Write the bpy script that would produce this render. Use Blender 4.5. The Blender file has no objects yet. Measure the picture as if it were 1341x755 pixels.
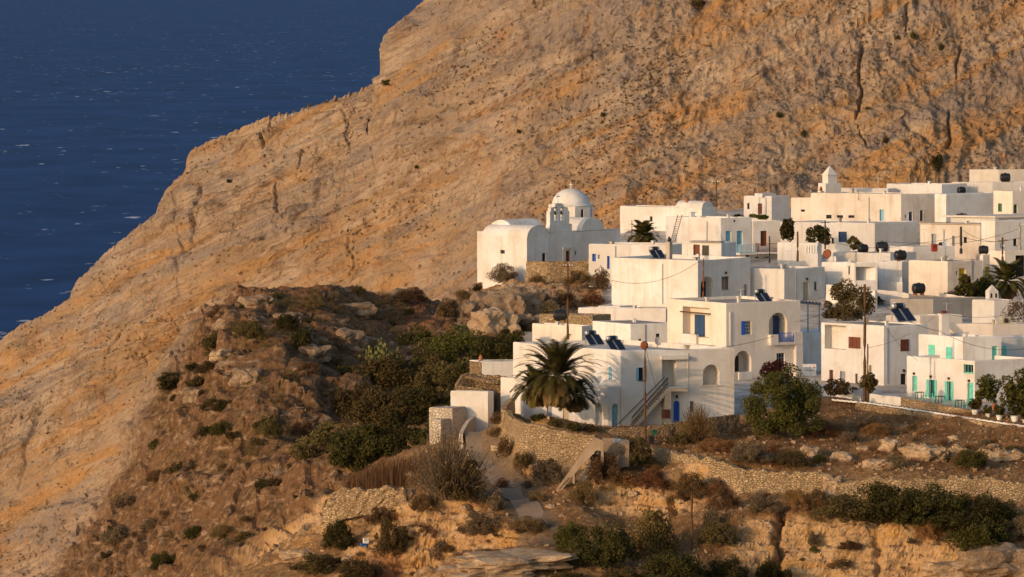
import bpy, math, random
import numpy as np
from mathutils import Vector
from mathutils.geometry import tessellate_polygon

# ------------------------------------------------------------------ frame
F = 6500.0          # focal length in pixels of the 1341 wide photograph
CX, HY = 670.5, -40.0
CAMZ = 300.0        # camera height above the sea
SUN_P, SUN_E = 42.0, 13.0   # sun: degrees from -X towards the camera side, elevation

scene = bpy.context.scene
COL = scene.collection
rng = np.random.default_rng(7)
random.seed(7)

def P(px, py, D):
    return Vector(((px-CX)/F*D, D, CAMZ-(py-HY)/F*D))
def ppm(D):
    return F/D

# ------------------------------------------------------------------ numpy noise
_perm = np.random.default_rng(3).permutation(256).astype(np.int32)
_perm = np.concatenate([_perm, _perm, _perm])
_g = np.random.default_rng(5).normal(size=(256, 3)); _g /= np.linalg.norm(_g, axis=1)[:, None]
def pn(x, y, z):
    x = np.asarray(x, float); y = np.asarray(y, float)+0*x; z = np.asarray(z, float)+0*x
    xi = np.floor(x).astype(np.int64); yi = np.floor(y).astype(np.int64); zi = np.floor(z).astype(np.int64)
    xf, yf, zf = x-xi, y-yi, z-zi
    f = lambda t: t*t*t*(t*(t*6-15)+10)
    u, v, w = f(xf), f(yf), f(zf)
    out = 0
    for dx in (0, 1):
        for dy in (0, 1):
            for dz in (0, 1):
                h = _perm[_perm[_perm[(xi+dx) & 255]+((yi+dy) & 255)]+((zi+dz) & 255)]
                g = _g[h]
                d = g[..., 0]*(xf-dx)+g[..., 1]*(yf-dy)+g[..., 2]*(zf-dz)
                out = out+d*(u if dx else 1-u)*(v if dy else 1-v)*(w if dz else 1-w)
    return out*1.6
def fbm(x, y, z, octv=4, lac=2.07, gain=.5):
    a, s, t = 1.0, 0, 0
    for k in range(octv):
        s = s+a*pn(x+17.3*k, y-9.1*k, z+4.7*k); t += a
        x, y, z = np.asarray(x)*lac, np.asarray(y)*lac, np.asarray(z)*lac; a *= gain
    return s/t
def ridge(x, y, z, octv=4):
    a, s, t = 1.0, 0, 0
    for k in range(octv):
        s = s+a*(1-2*np.abs(pn(x+11*k, y+5*k, z-7*k))); t += a
        x, y, z = np.asarray(x)*2.1, np.asarray(y)*2.1, np.asarray(z)*2.1; a *= .5
    return s/t
def sstep(a, b, x):
    t = np.clip((np.asarray(x, float)-a)/(b-a), 0, 1); return t*t*(3-2*t)

# ------------------------------------------------------------------ node helpers
class NT:
    def __init__(s, name):
        s.m = bpy.data.materials.new(name); s.m.use_nodes = True
        s.t = s.m.node_tree; s.b = s.t.nodes['Principled BSDF']; s.o = s.t.nodes['Material Output']
    def n(s, typ, **kw):
        nd = s.t.nodes.new(typ)
        for k, v in kw.items():
            if k.startswith('i_'):
                key = k[2:]; key = int(key) if key.isdigit() else key.replace('_', ' ')
                nd.inputs[key].default_value = v
            else: setattr(nd, k, v)
        return nd
    def l(s, a, b): s.t.links.new(a, b)
    def pos(s, scale=(1, 1, 1), rot=(0, 0, 0), obj=False):
        if obj: src = s.n('ShaderNodeTexCoord').outputs['Object']
        else: src = s.n('ShaderNodeNewGeometry').outputs['Position']
        mp = s.n('ShaderNodeMapping'); mp.inputs['Scale'].default_value = scale; mp.inputs['Rotation'].default_value = rot
        s.l(src, mp.inputs['Vector']); return mp.outputs['Vector']
    def noise(s, vec, scale, detail=4, rough=.55, dist=0):
        nd = s.n('ShaderNodeTexNoise'); s.l(vec, nd.inputs['Vector'])
        nd.inputs['Scale'].default_value = scale; nd.inputs['Detail'].default_value = detail
        nd.inputs['Roughness'].default_value = rough; nd.inputs['Distortion'].default_value = dist
        return nd.outputs['Fac']
    def ramp(s, fac, stops, interp='LINEAR'):
        nd = s.n('ShaderNodeValToRGB'); r = nd.color_ramp; r.interpolation = interp
        while len(r.elements) < len(stops): r.elements.new(.5)
        for e, (p, c) in zip(r.elements, stops):
            e.position = p
            e.color = (c, c, c, 1) if isinstance(c, (int, float)) else (*c, 1)
        s.l(fac, nd.inputs['Fac']); return nd.outputs['Color']
    def mix(s, fac, a, b, mode='MIX'):
        nd = s.n('ShaderNodeMix', data_type='RGBA', blend_type=mode)
        for v, k in ((fac, 0), (a, 6), (b, 7)):
            if hasattr(v, 'is_linked'): s.l(v, nd.inputs[k])
            elif isinstance(v, (int, float)) and k == 0: nd.inputs[k].default_value = v
            else: nd.inputs[k].default_value = (*v, 1) if not isinstance(v, (int, float)) else (v, v, v, 1)
        return nd.outputs[2]
    def math(s, op, a, b=None):
        nd = s.n('ShaderNodeMath', operation=op)
        for v, k in ((a, 0), (b, 1)):
            if v is None: continue
            if hasattr(v, 'is_linked'): s.l(v, nd.inputs[k])
            else: nd.inputs[k].default_value = v
        return nd.outputs[0]
    def bump(s, h, strength=.5, dist=.1, prev=None):
        nd = s.n('ShaderNodeBump'); s.l(h, nd.inputs['Height'])
        nd.inputs['Strength'].default_value = strength; nd.inputs['Distance'].default_value = dist
        if prev is not None: s.l(prev, nd.inputs['Normal'])
        s.l(nd.outputs['Normal'], s.b.inputs['Normal']); return nd.outputs['Normal']
    def base(s, c):
        if hasattr(c, 'is_linked'): s.l(c, s.b.inputs['Base Color'])
        else: s.b.inputs['Base Color'].default_value = (*c, 1)
    def set(s, rough=.9, spec=.2, metal=0):
        s.b.inputs['Roughness'].default_value = rough
        s.b.inputs['Specular IOR Level'].default_value = spec
        s.b.inputs['Metallic'].default_value = metal
        return s.m

M = {}
def plaster(name, c, dirt, amt=.35, streak=True):
    t = NT(name)
    n1 = t.noise(t.pos(), .42, 6, .65)
    c1 = t.mix(t.ramp(n1, [(.46, 0.0), (.70, amt)]), c, dirt)
    n0 = t.noise(t.pos(), .11, 2)
    c1 = t.mix(t.ramp(n0, [(.42, 0.0), (.58, .30)]), c1, tuple(q*.93 for q in dirt))
    if streak:
        n2 = t.noise(t.pos((1.6, 1.6, .12)), 1.0, 4, .6)
        c1 = t.mix(t.ramp(n2, [(.53, 0.0), (.72, amt)]), c1, dirt)
    n3 = t.noise(t.pos(), 9, 3)
    c1 = t.mix(t.ramp(n3, [(.35, .10), (.55, 0.0)]), c1, dirt)
    t.base(c1)
    b = t.bump(t.noise(t.pos(), 1.1, 5, .6), .5, .09)
    t.bump(n3, .35, .02, b)
    M[name] = t.set(.92, .15)
plaster('plaster', (.75, .735, .71), (.54, .46, .36), .6)
plaster('plaster_old', (.74, .68, .60), (.48, .38, .28), .6)
plaster('plaster_cream', (.78, .71, .62), (.58, .47, .36), .5)
plaster('roof_white', (.70, .67, .62), (.45, .39, .32), .6, False)
plaster('roof_grey', (.40, .35, .30), (.27, .22, .18), .7, False)
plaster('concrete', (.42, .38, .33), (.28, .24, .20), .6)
plaster('parapet_concrete', (.38, .29, .20), (.24, .17, .11), .7)
plaster('concrete_brown', (.27, .20, .14), (.17, .12, .08), .7)
plaster('concrete_pale', (.55, .47, .38), (.36, .29, .22), .6)

plaster('path_concrete', (.31, .235, .165), (.18, .125, .08), .7, False)
def simple(name, c, rough=.6, spec=.3, metal=0, var=.25, scale=3.0, obj=True):
    t = NT(name)
    n = t.noise(t.pos(obj=obj), scale, 4)
    t.base(t.mix(t.ramp(n, [(.3, 0.0), (.7, 1.0)]), tuple(x*(1-var) for x in c), tuple(min(1, x*(1+var*.6)) for x in c)))
    M[name] = t.set(rough, spec, metal)
simple('paint_turquoise', (.16, .62, .50), .55)
simple('paint_blue', (.02, .12, .55), .5)
simple('paint_pale_blue', (.22, .48, .62), .55)
simple('paint_dark_blue', (.03, .07, .16), .5)
simple('paint_brown', (.16, .045, .022), .55)
simple('paint_darkwood', (.035, .022, .016), .6)
simple('paint_green', (.02, .12, .06), .55)
simple('paint_yellow', (.62, .42, .03), .55)
simple('paint_beige', (.50, .44, .30), .6)
simple('paint_grey', (.30, .33, .36), .5)
simple('paint_white', (.78, .77, .74), .5)
simple('paint_red', (.35, .05, .03), .5)
simple('painted_interior_shade', (.02, .018, .016), .9)  # near-black colour that paints in the shade of interiors
simple('black_plastic', (.018, .018, .019), .45, .4)
simple('rust', (.22, .075, .03), .85)
simple('wood_pole', (.13, .07, .035), .85, .1, 0, .4, 6)
simple('iron_dark', (.03, .025, .022), .6)
simple('steel', (.5, .5, .5), .4, .5, .6)
simple('cable', (.05, .045, .04), .7)
simple('terracotta', (.42, .16, .08), .8)
simple('dish_beige', (.55, .50, .44), .6)
simple('solar_dark', (.012, .016, .03), .25, .5)
simple('cane', (.20, .13, .07), .85)
simple('graffiti_blue', (.10, .42, .85), .7)
simple('graffiti_dark', (.06, .06, .08), .7)
simple('ink_blue', (.03, .08, .32), .6)
simple('plastic_blue', (.03, .15, .5), .5)
t = NT('glass'); t.base((.02, .025, .03)); M['glass'] = t.set(.12, .5)

def leafmat(name, c1, c2, trans=.25):
    t = NT(name)
    oi = t.n('ShaderNodeObjectInfo')
    n = t.noise(t.pos(obj=True), 1.6, 3)
    n2 = t.noise(t.pos(obj=True), 9.0, 2)
    c = t.mix(t.ramp(n, [(.35, 0.0), (.65, 1.0)]), c1, c2)
    c = t.mix(t.ramp(n2, [(.4, 0.0), (.7, .5)]), c, tuple(x*1.5 for x in c2))
    hs = t.n('ShaderNodeHueSaturation'); t.l(c, hs.inputs['Color'])
    mr = t.n('ShaderNodeMapRange'); mr.inputs[3].default_value = .75; mr.inputs[4].default_value = 1.3
    t.l(oi.outputs['Random'], mr.inputs[0]); t.l(mr.outputs[0], hs.inputs['Value'])
    mr2 = t.n('ShaderNodeMapRange'); mr2.inputs[3].default_value = .485; mr2.inputs[4].default_value = .515
    t.l(oi.outputs['Random'], mr2.inputs[0]); t.l(mr2.outputs[0], hs.inputs['Hue'])
    t.l(hs.outputs['Color'], t.b.inputs['Base Color'])
    t.set(.75, .15)
    tr = t.n('ShaderNodeBsdfTranslucent'); t.l(hs.outputs['Color'], tr.inputs['Color'])
    mx = t.n('ShaderNodeMixShader'); mx.inputs[0].default_value = trans
    t.l(t.b.outputs[0], mx.inputs[1]); t.l(tr.outputs[0], mx.inputs[2]); t.l(mx.outputs[0], t.o.inputs['Surface'])
    M[name] = t.m
leafmat('leaf_green', (.050, .050, .011), (.095, .085, .020))
leafmat('leaf_dark', (.034, .033, .009), (.066, .056, .015))
leafmat('leaf_olive', (.066, .050, .018), (.125, .090, .032))
leafmat('leaf_brown', (.100, .060, .027), (.180, .110, .048))
leafmat('leaf_grey', (.115, .082, .048), (.19, .135, .078))
leafmat('leaf_rust', (.15, .070, .027), (.25, .125, .05))
leafmat('leaf_palm', (.034, .035, .008), (.10, .085, .02), .1)
leafmat('leaf_straw', (.30, .19, .08), (.42, .27, .12))
leafmat('leaf_gold', (.10, .070, .022), (.18, .125, .042))
leafmat('leaf_dead', (.10, .055, .025), (.17, .10, .045), .05)
leafmat('leaf_cactus', (.10, .12, .035), (.20, .19, .06), .05)
leafmat('petal_magenta', (.045, .014, .012), (.085, .030, .020))
simple('bark', (.10, .065, .04), .9, .1, 0, .5, 5)

def stone(name, cols, scale=3.2, zs=1.7, mort=(.27, .19, .11), bumpd=.16):
    t = NT(name)
    v = t.pos((1, 1, zs))
    nz = t.n('ShaderNodeTexNoise'); t.l(v, nz.inputs['Vector']); nz.inputs['Scale'].default_value = 2.5
    va = t.n('ShaderNodeVectorMath', operation='SCALE'); t.l(nz.outputs['Color'], va.inputs[0]); va.inputs['Scale'].default_value = .22
    vb = t.n('ShaderNodeVectorMath', operation='ADD'); t.l(v, vb.inputs[0]); t.l(va.outputs[0], vb.inputs[1])
    vo = t.n('ShaderNodeTexVoronoi', feature='F1'); t.l(vb.outputs[0], vo.inputs['Vector']); vo.inputs['Scale'].default_value = scale
    ve = t.n('ShaderNodeTexVoronoi', feature='DISTANCE_TO_EDGE'); t.l(vb.outputs[0], ve.inputs['Vector']); ve.inputs['Scale'].default_value = scale
    sep = t.n('ShaderNodeSeparateColor'); t.l(vo.outputs['Color'], sep.inputs[0])
    c = t.ramp(sep.outputs[0], [(i/(len(cols)-1), cc) for i, cc in enumerate(cols)])
    big = t.noise(t.pos(), .35, 4)
    c = t.mix(t.ramp(big, [(.4, 0.0), (.7, .55)]), c, tuple(x*.62 for x in cols[0]))
    edge = t.ramp(ve.outputs['Distance'], [(.0, .9), (.07, 0.0)])
    c = t.mix(edge, c, mort)
    t.base(c)
    fine = t.noise(t.pos(), 14, 4)
    hb = t.ramp(ve.outputs['Distance'], [(0, 0.0), (.18, 1.0)])
    b = t.bump(hb, .9, bumpd); t.bump(fine, .5, .05, b)
    M[name] = t.set(.95, .1)
stone('stone_wall', [(.38, .255, .135), (.56, .40, .23), (.47, .33, .18), (.64, .49, .31)])
stone('stone_brown', [(.28, .185, .105), (.41, .285, .165), (.34, .23, .13), (.46, .34, .215)], mort=(.13, .09, .055))
stone('stone_render', [(.62, .53, .42), (.70, .62, .52), (.52, .42, .31), (.66, .57, .46)], 3.0, 1.3, (.36, .28, .2), .08)

# ------------------------------------------------------------------ mesh builder
class MB:
    def __init__(s): s.v = []; s.f = []
    def add(s, pts, faces):
        o = len(s.v); s.v += [tuple(p) for p in pts]; s.f += [tuple(i+o for i in f) for f in faces]
    def poly(s, *pts): s.add(pts, [tuple(range(len(pts)))])
    def box8(s, p):  # p: 4 bottom + 4 top
        s.add(p, [(0, 3, 2, 1), (4, 5, 6, 7), (0, 1, 5, 4), (1, 2, 6, 5), (2, 3, 7, 6), (3, 0, 4, 7)])
    def box(s, c, size, rz=0, tilt=None):
        c = Vector(c); hx, hy, hz = size[0]/2, size[1]/2, size[2]/2
        ca, sa = math.cos(rz), math.sin(rz)
        pts = []
        for z in (-hz, hz):
            for x, y in ((-hx, -hy), (hx, -hy), (hx, hy), (-hx, hy)):
                pts.append((c.x+x*ca-y*sa, c.y+x*sa+y*ca, c.z+z))
        s.box8(pts)
    def bar(s, a, b, w, h=None, up=Vector((0, 0, 1))):
        a, b = Vector(a), Vector(b); d = (b-a)
        if d.length < 1e-6: return
        d.normalize(); h = h or w
        x = d.cross(up)
        if x.length < 1e-4: x = d.cross(Vector((0, 1, 0)))
        x.normalize(); y = x.cross(d)
        pts = []
        for q in (a, b):
            for i, j in ((-1, -1), (1, -1), (1, 1), (-1, 1)): pts.append(q+x*(i*w/2)+y*(j*h/2))
        s.box8(pts)
    def tube(s, pts, r, n=6, cap=True):
        pts = [Vector(p) for p in pts]; m = len(pts)
        rs = r if isinstance(r, (list, tuple)) else [r]*m
        o = len(s.v)
        for i, p in enumerate(pts):
            d = (pts[min(i+1, m-1)]-pts[max(i-1, 0)]).normalized()
            x = d.cross(Vector((0, 0, 1)))
            if x.length < 1e-3: x = d.cross(Vector((0, 1, 0)))
            x.normalize(); y = x.cross(d)
            for k in range(n):
                a = 2*math.pi*k/n; q = p+(x*math.cos(a)+y*math.sin(a))*rs[i]; s.v.append(tuple(q))
        for i in range(m-1):
            for k in range(n):
                s.f.append((o+i*n+k, o+i*n+(k+1) % n, o+(i+1)*n+(k+1) % n, o+(i+1)*n+k))
        if cap:
            s.f.append(tuple(o+k for k in range(n))[::-1]); s.f.append(tuple(o+(m-1)*n+k for k in range(n)))
    def lathe(s, prof, c=(0, 0, 0), n=16, axis='z', rz=0):
        c = Vector(c); o = len(s.v); m = len(prof)
        for r, h in prof:
            for k in range(n):
                a = 2*math.pi*k/n; u, w = r*math.cos(a), r*math.sin(a)
                q = Vector((u, w, h)) if axis == 'z' else Vector((h, u, w))
                if rz: q = Vector((q.x*math.cos(rz)-q.y*math.sin(rz), q.x*math.sin(rz)+q.y*math.cos(rz), q.z))
                s.v.append(tuple(c+q))
        for i in range(m-1):
            for k in range(n):
                s.f.append((o+i*n+k, o+i*n+(k+1) % n, o+(i+1)*n+(k+1) % n, o+(i+1)*n+k))
        if prof[0][0] > 1e-4: s.f.append(tuple(o+k for k in range(n))[::-1])
        if prof[-1][0] > 1e-4: s.f.append(tuple(o+(m-1)*n+k for k in range(n)))
    def ico(s, c, r, seed, squash=(1, 1, 1), sub=2, rough=.28, blocky=.5):
        import bmesh
        bm = bmesh.new(); bmesh.ops.create_icosphere(bm, subdivisions=sub, radius=1)
        V = np.array([v.co[:] for v in bm.verts]); Fc = [tuple(v.index for v in f.verts) for f in bm.faces]; bm.free()
        m = np.abs(V).max(1)[:, None]; V = V*(1-blocky)+V/m*blocky*.8
        k = seed*13.7
        d = 1+rough*fbm(V[:, 0]*1.3+k, V[:, 1]*1.3-k, V[:, 2]*1.3+k, 3)*1.6
        V = V*d[:, None]*np.array(squash)*r+np.array(c)
        s.add(V.tolist(), Fc)
    def build(s, name, mat, parent=None, smooth=False, off=None):
        me = bpy.data.meshes.new(name)
        o = Vector(off) if off is not None else (wloc(parent) if parent else Vector((0, 0, 0)))
        me.from_pydata([(v[0]-o.x, v[1]-o.y, v[2]-o.z) for v in s.v], [], s.f); me.update()
        me.materials.append(M[mat] if isinstance(mat, str) else mat)
        if smooth: me.polygons.foreach_set('use_smooth', [True]*len(me.polygons))
        ob = bpy.data.objects.new(name, me); COL.objects.link(ob)
        if parent: ob.parent = parent
        return ob
def wloc(o):
    p = Vector((0, 0, 0))
    while o is not None: p = p+o.location; o = o.parent
    return p
def fastmesh(name, V, Q, mat, parent=None, smooth=False):
    """V (n,3) and Q (m,k) numpy arrays."""
    me = bpy.data.meshes.new(name); k = Q.shape[1]
    me.vertices.add(len(V)); me.vertices.foreach_set('co', np.ascontiguousarray(V, np.float32).ravel())
    me.loops.add(Q.size); me.loops.foreach_set('vertex_index', np.ascontiguousarray(Q, np.int32).ravel())
    me.polygons.add(len(Q)); me.polygons.foreach_set('loop_start', np.arange(0, Q.size, k, dtype=np.int32))
    me.polygons.foreach_set('use_smooth', np.full(len(Q), smooth))
    me.update(); me.validate()
    me.materials.append(M[mat] if isinstance(mat, str) else mat)
    ob = bpy.data.objects.new(name, me); COL.objects.link(ob)
    if parent: ob.parent = parent
    return ob
def tag(o, label=None, cat=None, group=None, kind=None):
    if label: o['label'] = label
    if cat: o['category'] = cat
    if group: o['group'] = group
    if kind: o['kind'] = kind
    return o
def thing(name, label, cat, loc=(0, 0, 0), rz=0, group=None):
    o = bpy.data.objects.new(name, None); COL.objects.link(o); o.empty_display_size = .2
    o.location = loc; o.rotation_euler = (0, 0, rz); return tag(o, label, cat, group)
def dup(o, loc=None, rz=None, scale=None, label=None, group=None, parent=None):
    c = o.copy(); COL.objects.link(c)
    if parent is not None: c.parent = parent
    for ch in list(o.children): dup(ch, parent=c)
    if loc is not None: c.location = loc
    if rz is not None: c.rotation_euler = (0, 0, rz)
    if scale is not None: c.scale = scale if isinstance(scale, (tuple, list)) else (scale,)*3
    if label: c['label'] = label
    if group: c['group'] = group
    return c

# ------------------------------------------------------------------ world, sun, camera
w = bpy.data.worlds.new("World"); scene.world = w; w.use_nodes = True
wt = w.node_tree; bg = wt.nodes['Background']
sk = wt.nodes.new('ShaderNodeTexSky'); sk.sky_type = 'NISHITA'; sk.sun_disc = False
sk.sun_elevation = math.radians(SUN_E)
sdir = Vector((-math.cos(math.radians(SUN_P))*math.cos(math.radians(SUN_E)), -math.sin(math.radians(SUN_P))*math.cos(math.radians(SUN_E)), math.sin(math.radians(SUN_E))))
sk.sun_rotation = math.atan2(sdir.x, sdir.y)
sk.altitude = 200; sk.dust_density = 2.5; sk.ozone_density = 1.2
wt.links.new(sk.outputs[0], bg.inputs[0]); bg.inputs[1].default_value = .15
sl = bpy.data.lights.new('sun', 'SUN'); sl.energy = 2.15; sl.angle = math.radians(.55); sl.color = (1, .63, .365)
so = bpy.data.objects.new('sun', sl); COL.objects.link(so); so.rotation_euler = sdir.to_track_quat('Z', 'Y').to_euler(); so.location = (-60, 400, 400)
cam = bpy.data.cameras.new('camera'); co = bpy.data.objects.new('camera', cam); COL.objects.link(co)
co.location = (0, 0, CAMZ); co.rotation_euler = (math.pi/2, 0, 0)
cam.sensor_width = 36; cam.lens = 36*F/1341; cam.shift_y = -(377.5-HY)/1341
cam.clip_start = 5; cam.clip_end = 300000
scene.camera = co
scene.view_settings.view_transform = 'Standard'; scene.view_settings.look = 'None'
scene.view_settings.exposure = 0.12; scene.view_settings.gamma = 1

# ------------------------------------------------------------------ sea
t = NT('sea_water')
wv = t.pos((1/30, 1/45, 1)); n1 = t.noise(wv, 1, 6, .6)
wv2 = t.pos((1/160, 1/260, 1)); n2 = t.noise(wv2, 1, 7, .68)
foam_n = t.noise(t.pos((1/34, 1/95, 1)), 1, 4, .55)
patch = t.noise(t.pos((1/700, 1/1500, 1)), 1, 2)
patch = t.ramp(patch, [(.35, 0.0), (.7, .06)])
th = t.math('ADD', foam_n, patch)
foam = t.ramp(th, [(.675, 0.0), (.75, .7)])
deep = t.mix(t.ramp(n2, [(.38, 0.0), (.64, 1.0)]), (.003, .012, .050), (.016, .040, .125))
t.base(t.mix(foam, deep, (.75, .75, .75)))
t.set(.9, .0)
t.bump(t.math('ADD', n1, n2), .6, 1.5)
gl = t.n('ShaderNodeBsdfGlossy'); gl.inputs['Roughness'].default_value = .35; gl.inputs['Color'].default_value = (.45, .66, 1, 1)
fr_ = t.n('ShaderNodeFresnel'); fr_.inputs['IOR'].default_value = 1.33
fm = t.math('MULTIPLY', fr_.outputs[0], .17)
mxs = t.n('ShaderNodeMixShader'); t.l(fm, mxs.inputs[0]); t.l(t.b.outputs[0], mxs.inputs[1]); t.l(gl.outputs[0], mxs.inputs[2]); t.l(mxs.outputs[0], t.o.inputs['Surface'])
M['sea'] = t.m
mb = MB(); mb.poly((-40000, -3000, 0), (40000, -3000, 0), (40000, 150000, 0), (-40000, 150000, 0))
tag(mb.build('sea', 'sea'), kind='structure')
# ------------------------------------------------------------------ mountain
def interp(px, pts, k):
    xs = [p[0] for p in pts]; return np.interp(px, xs, [p[k] for p in pts])
ridge_pts = [(-140, 500), (0, 447), (25, 428), (60, 413), (93, 392), (102, 370), (140, 332), (175, 305), (205, 283), (225, 248), (246, 222), (253, 198), (280, 184), (312, 171), (345, 156), (356, 154), (385, 149), (412, 139), (440, 129), (470, 119), (496, 106), (501, 72), (510, 45), (530, 24), (555, 0), (600, -45), (700, -110), (850, -170), (1000, -220), (1341, -320), (1500, -340)]
# rows: (px, py, D)
ridgeD = [(-140, 838), (0, 834), (250, 822), (500, 812), (800, 806), (1341, 800), (1500, 800)]
base = [(-140, 900, 758), (0, 880, 760), (250, 720, 762), (500, 500, 752), (650, 405, 742), (820, 312, 736), (1000, 272, 734), (1180, 250, 736), (1341, 225, 742), (1500, 215, 742)]
NU, NV = 900, 330
us = np.linspace(-130, 1490, NU)
rx, ry, rD = us, interp(us, ridge_pts, 1), interp(us, ridgeD, 1)
bx, by, bD = us, interp(us, base, 1), interp(us, base, 2)
def PP(px, py, D): return np.stack([(px-CX)/F*D, D, CAMZ-(py-HY)/F*D], -1)
R0 = PP(rx, ry, rD); B0 = PP(bx, by, bD)
tt = np.linspace(0, 1, NV)
rows = []
prof = tt+.045*np.sin(tt*math.pi*2)            # face slightly concave low, bulging high
for s, q in zip(tt, prof):
    p = B0*(1-s)+R0*s
    p[:, 1] = B0[:, 1]*(1-q)+R0[:, 1]*q
    rows.append(p)
face = np.array(rows)                          # NV,NU,3
# relief, pushed mostly outwards along the face normal
X, Y, Z = face[..., 0], face[..., 1], face[..., 2]-CAMZ
PXI = np.broadcast_to(us, X.shape)
al = math.radians(27)
wx = X+5*fbm(X/22, Y/22, Z/22, 3); wz = Z+4*fbm(X/26+9, Y/26, Z/26, 3)
sbed = wz*math.cos(al)-wx*math.sin(al)         # bedding coordinate (rises to the right)
tbed = wx*math.cos(al)+wz*math.sin(al)
left = 1-sstep(560, 760, PXI)
def saw(x):
    fr = x-np.floor(x); return np.where(fr < .78, fr/.78, (1-fr)/.22)
led = 1.3*saw(sbed/6.1+.35*pn(tbed/30, 0, 0))+.55*saw(sbed/2.3+.5*pn(tbed/11, 3, 0))+.22*saw(sbed/.95+.4*pn(tbed/6, 7, 0))
patchy = sstep(-.25, .35, fbm(X/16, Y/16, Z/10, 3))
flute = ridge(X/5.5+.6*pn(X/9, 0, Z/20), Y/5.5, Z/34, 3)
flute2 = ridge(X/2.1, Y/2.1, Z/12+5, 3)
rough = fbm(X/1.7, Y/1.7, Z/1.7, 4)
big = fbm(X/34, Y/34, Z/40, 4)
mid = ridge(X/9+3, Y/9, Z/9, 4)
pit = np.minimum(0, fbm(X/1.25+40, Y/1.25, Z/1.25, 3)+.12)
q1 = np.floor(3.2*fbm(tbed/7, sbed/2.6, Y/7, 3)+.5)/3.2
q2 = np.floor(3.0*fbm(X/2.6, Y/2.6, Z/4.2, 3)+.5)/3.0
q3 = np.floor(3.0*fbm(X/1.1+9, Y/1.1, Z/1.3, 2)+.5)/3.0
qm = sstep(-.15, .25, fbm(X/15+31, Y/15, Z/15, 3))
h = 1.5*q1*(.25+.4*left*patchy)+q2*(.08+.40*qm)*(1-.7*left)+.2*q3*(.1+.9*qm)*(1-.6*left)+4.2*big+left*(2.0*led*(.2+.8*patchy))+(1-left)*(1.5*ridge(X/13+.5*pn(X/14, 0, Z/30), Y/13, Z/60, 2)+1.25*flute+.5*flute2+.7*mid+.35*led*patchy)+left*.55*mid+(.32+.2*(1-left))*rough+.55*pit*(1-.6*left)*sstep(-.3, .3, fbm(X/13+3, Y/13, Z/13, 3))
# deep cracks seen on the left flank and the right wall, steep gullies
def crack(px0, py0, px1, py1, wid, dep):
    """a groove running between two picture points of the face"""
    pyI = HY+(-Z)/Y*F
    ax, ay = px1-px0, py1-py0; L2 = ax*ax+ay*ay
    wob = 5*pn(X/2.5, Z/2.5, 1.7)
    tq = np.clip(((PXI-px0)*ax+(pyI-py0)*ay)/L2, -.05, 1.05)
    d = np.hypot(PXI+wob-(px0+tq*ax), pyI-(py0+tq*ay))
    wv_ = wid*.62*(.55+.9*np.abs(pn(X/1.7, Z/1.7, 8.3)))
    return -.8*dep*np.exp(-(d/wv_)**2)*np.sin(np.clip(tq, 0, 1)*math.pi)**.35
for c in [(354, 158, 348, 200, 3, 2.4), (268, 245, 252, 345, 4, 2.6), (240, 260, 248, 350, 3, 1.6), (373, 245, 368, 295, 3, 1.6), (445, 215, 395, 300, 8, 2.2), (400, 195, 395, 225, 3, 1.3), (420, 190, 414, 215, 3, 1.2),
          (455, 150, 470, 205, 3, 1.5), (300, 340, 340, 315, 3, 1.2), (460, 305, 470, 370, 3, 1.2), (500, 150, 497, 200, 3, 1.2), (1133, 62, 1127, 118, 5, 2.0), (1130, 112, 1125, 165, 4, 2.4), (1126, 170, 1137, 200, 3, 1.4), (1262, 60, 1252, 110, 4, 1.4), (1246, 150, 1240, 205, 5, 2.0), (1190, 10, 1186, 50, 3, 1.2), (640, 150, 540, 165, 5, 1.8), (770, 58, 745, 70, 3, 1.6), (785, 75, 790, 88, 3, 2.0), (600, 95, 610, 50, 5, 1.2), (830, 40, 690, 150, 8, 1.5), (1180, 165, 1230, 205, 7, 1.6), (505, 178, 665, 118, 2.6, 1.5), (600, 168, 765, 62, 2.4, 1.4), (640, 152, 900, 16, 2.8, 1.3), (330, 335, 505, 248, 2.4, 1.5), (420, 335, 605, 228, 2.4, 1.3), (470, 305, 565, 258, 2.2, 1.3), (240, 335, 335, 282, 2.4, 1.4), (100, 475, 245, 398, 2.6, 1.4), (20, 565, 125, 480, 2.6, 1.3), (700, 142, 870, 88, 2.2, 1.1), (560, 122, 640, 42, 2.2, 1.3), (270, 285, 440, 215, 2.2, 1.3), (150, 545, 300, 440, 2.4, 1.2), (380, 215, 500, 160, 2.0, 1.2), (60, 520, 20, 640, 6, 1.4), (150, 470, 190, 400, 5, 1.0)]:
    h = h+crack(*c)
fade = sstep(0, .06, 1-tt)[:, None]*.6+.4   # keep the skyline where it is
dy = np.gradient(face, axis=0); dx = np.gradient(face, axis=1)
Nn = np.cross(dx, dy); Nn /= np.linalg.norm(Nn, axis=-1)[..., None]
Nn = np.where(Nn[..., 1:2] > 0, -Nn, Nn)
Nd = Nn*np.array([.8, 1, .55]); face = face+Nd*(h*fade)[..., None]
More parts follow.
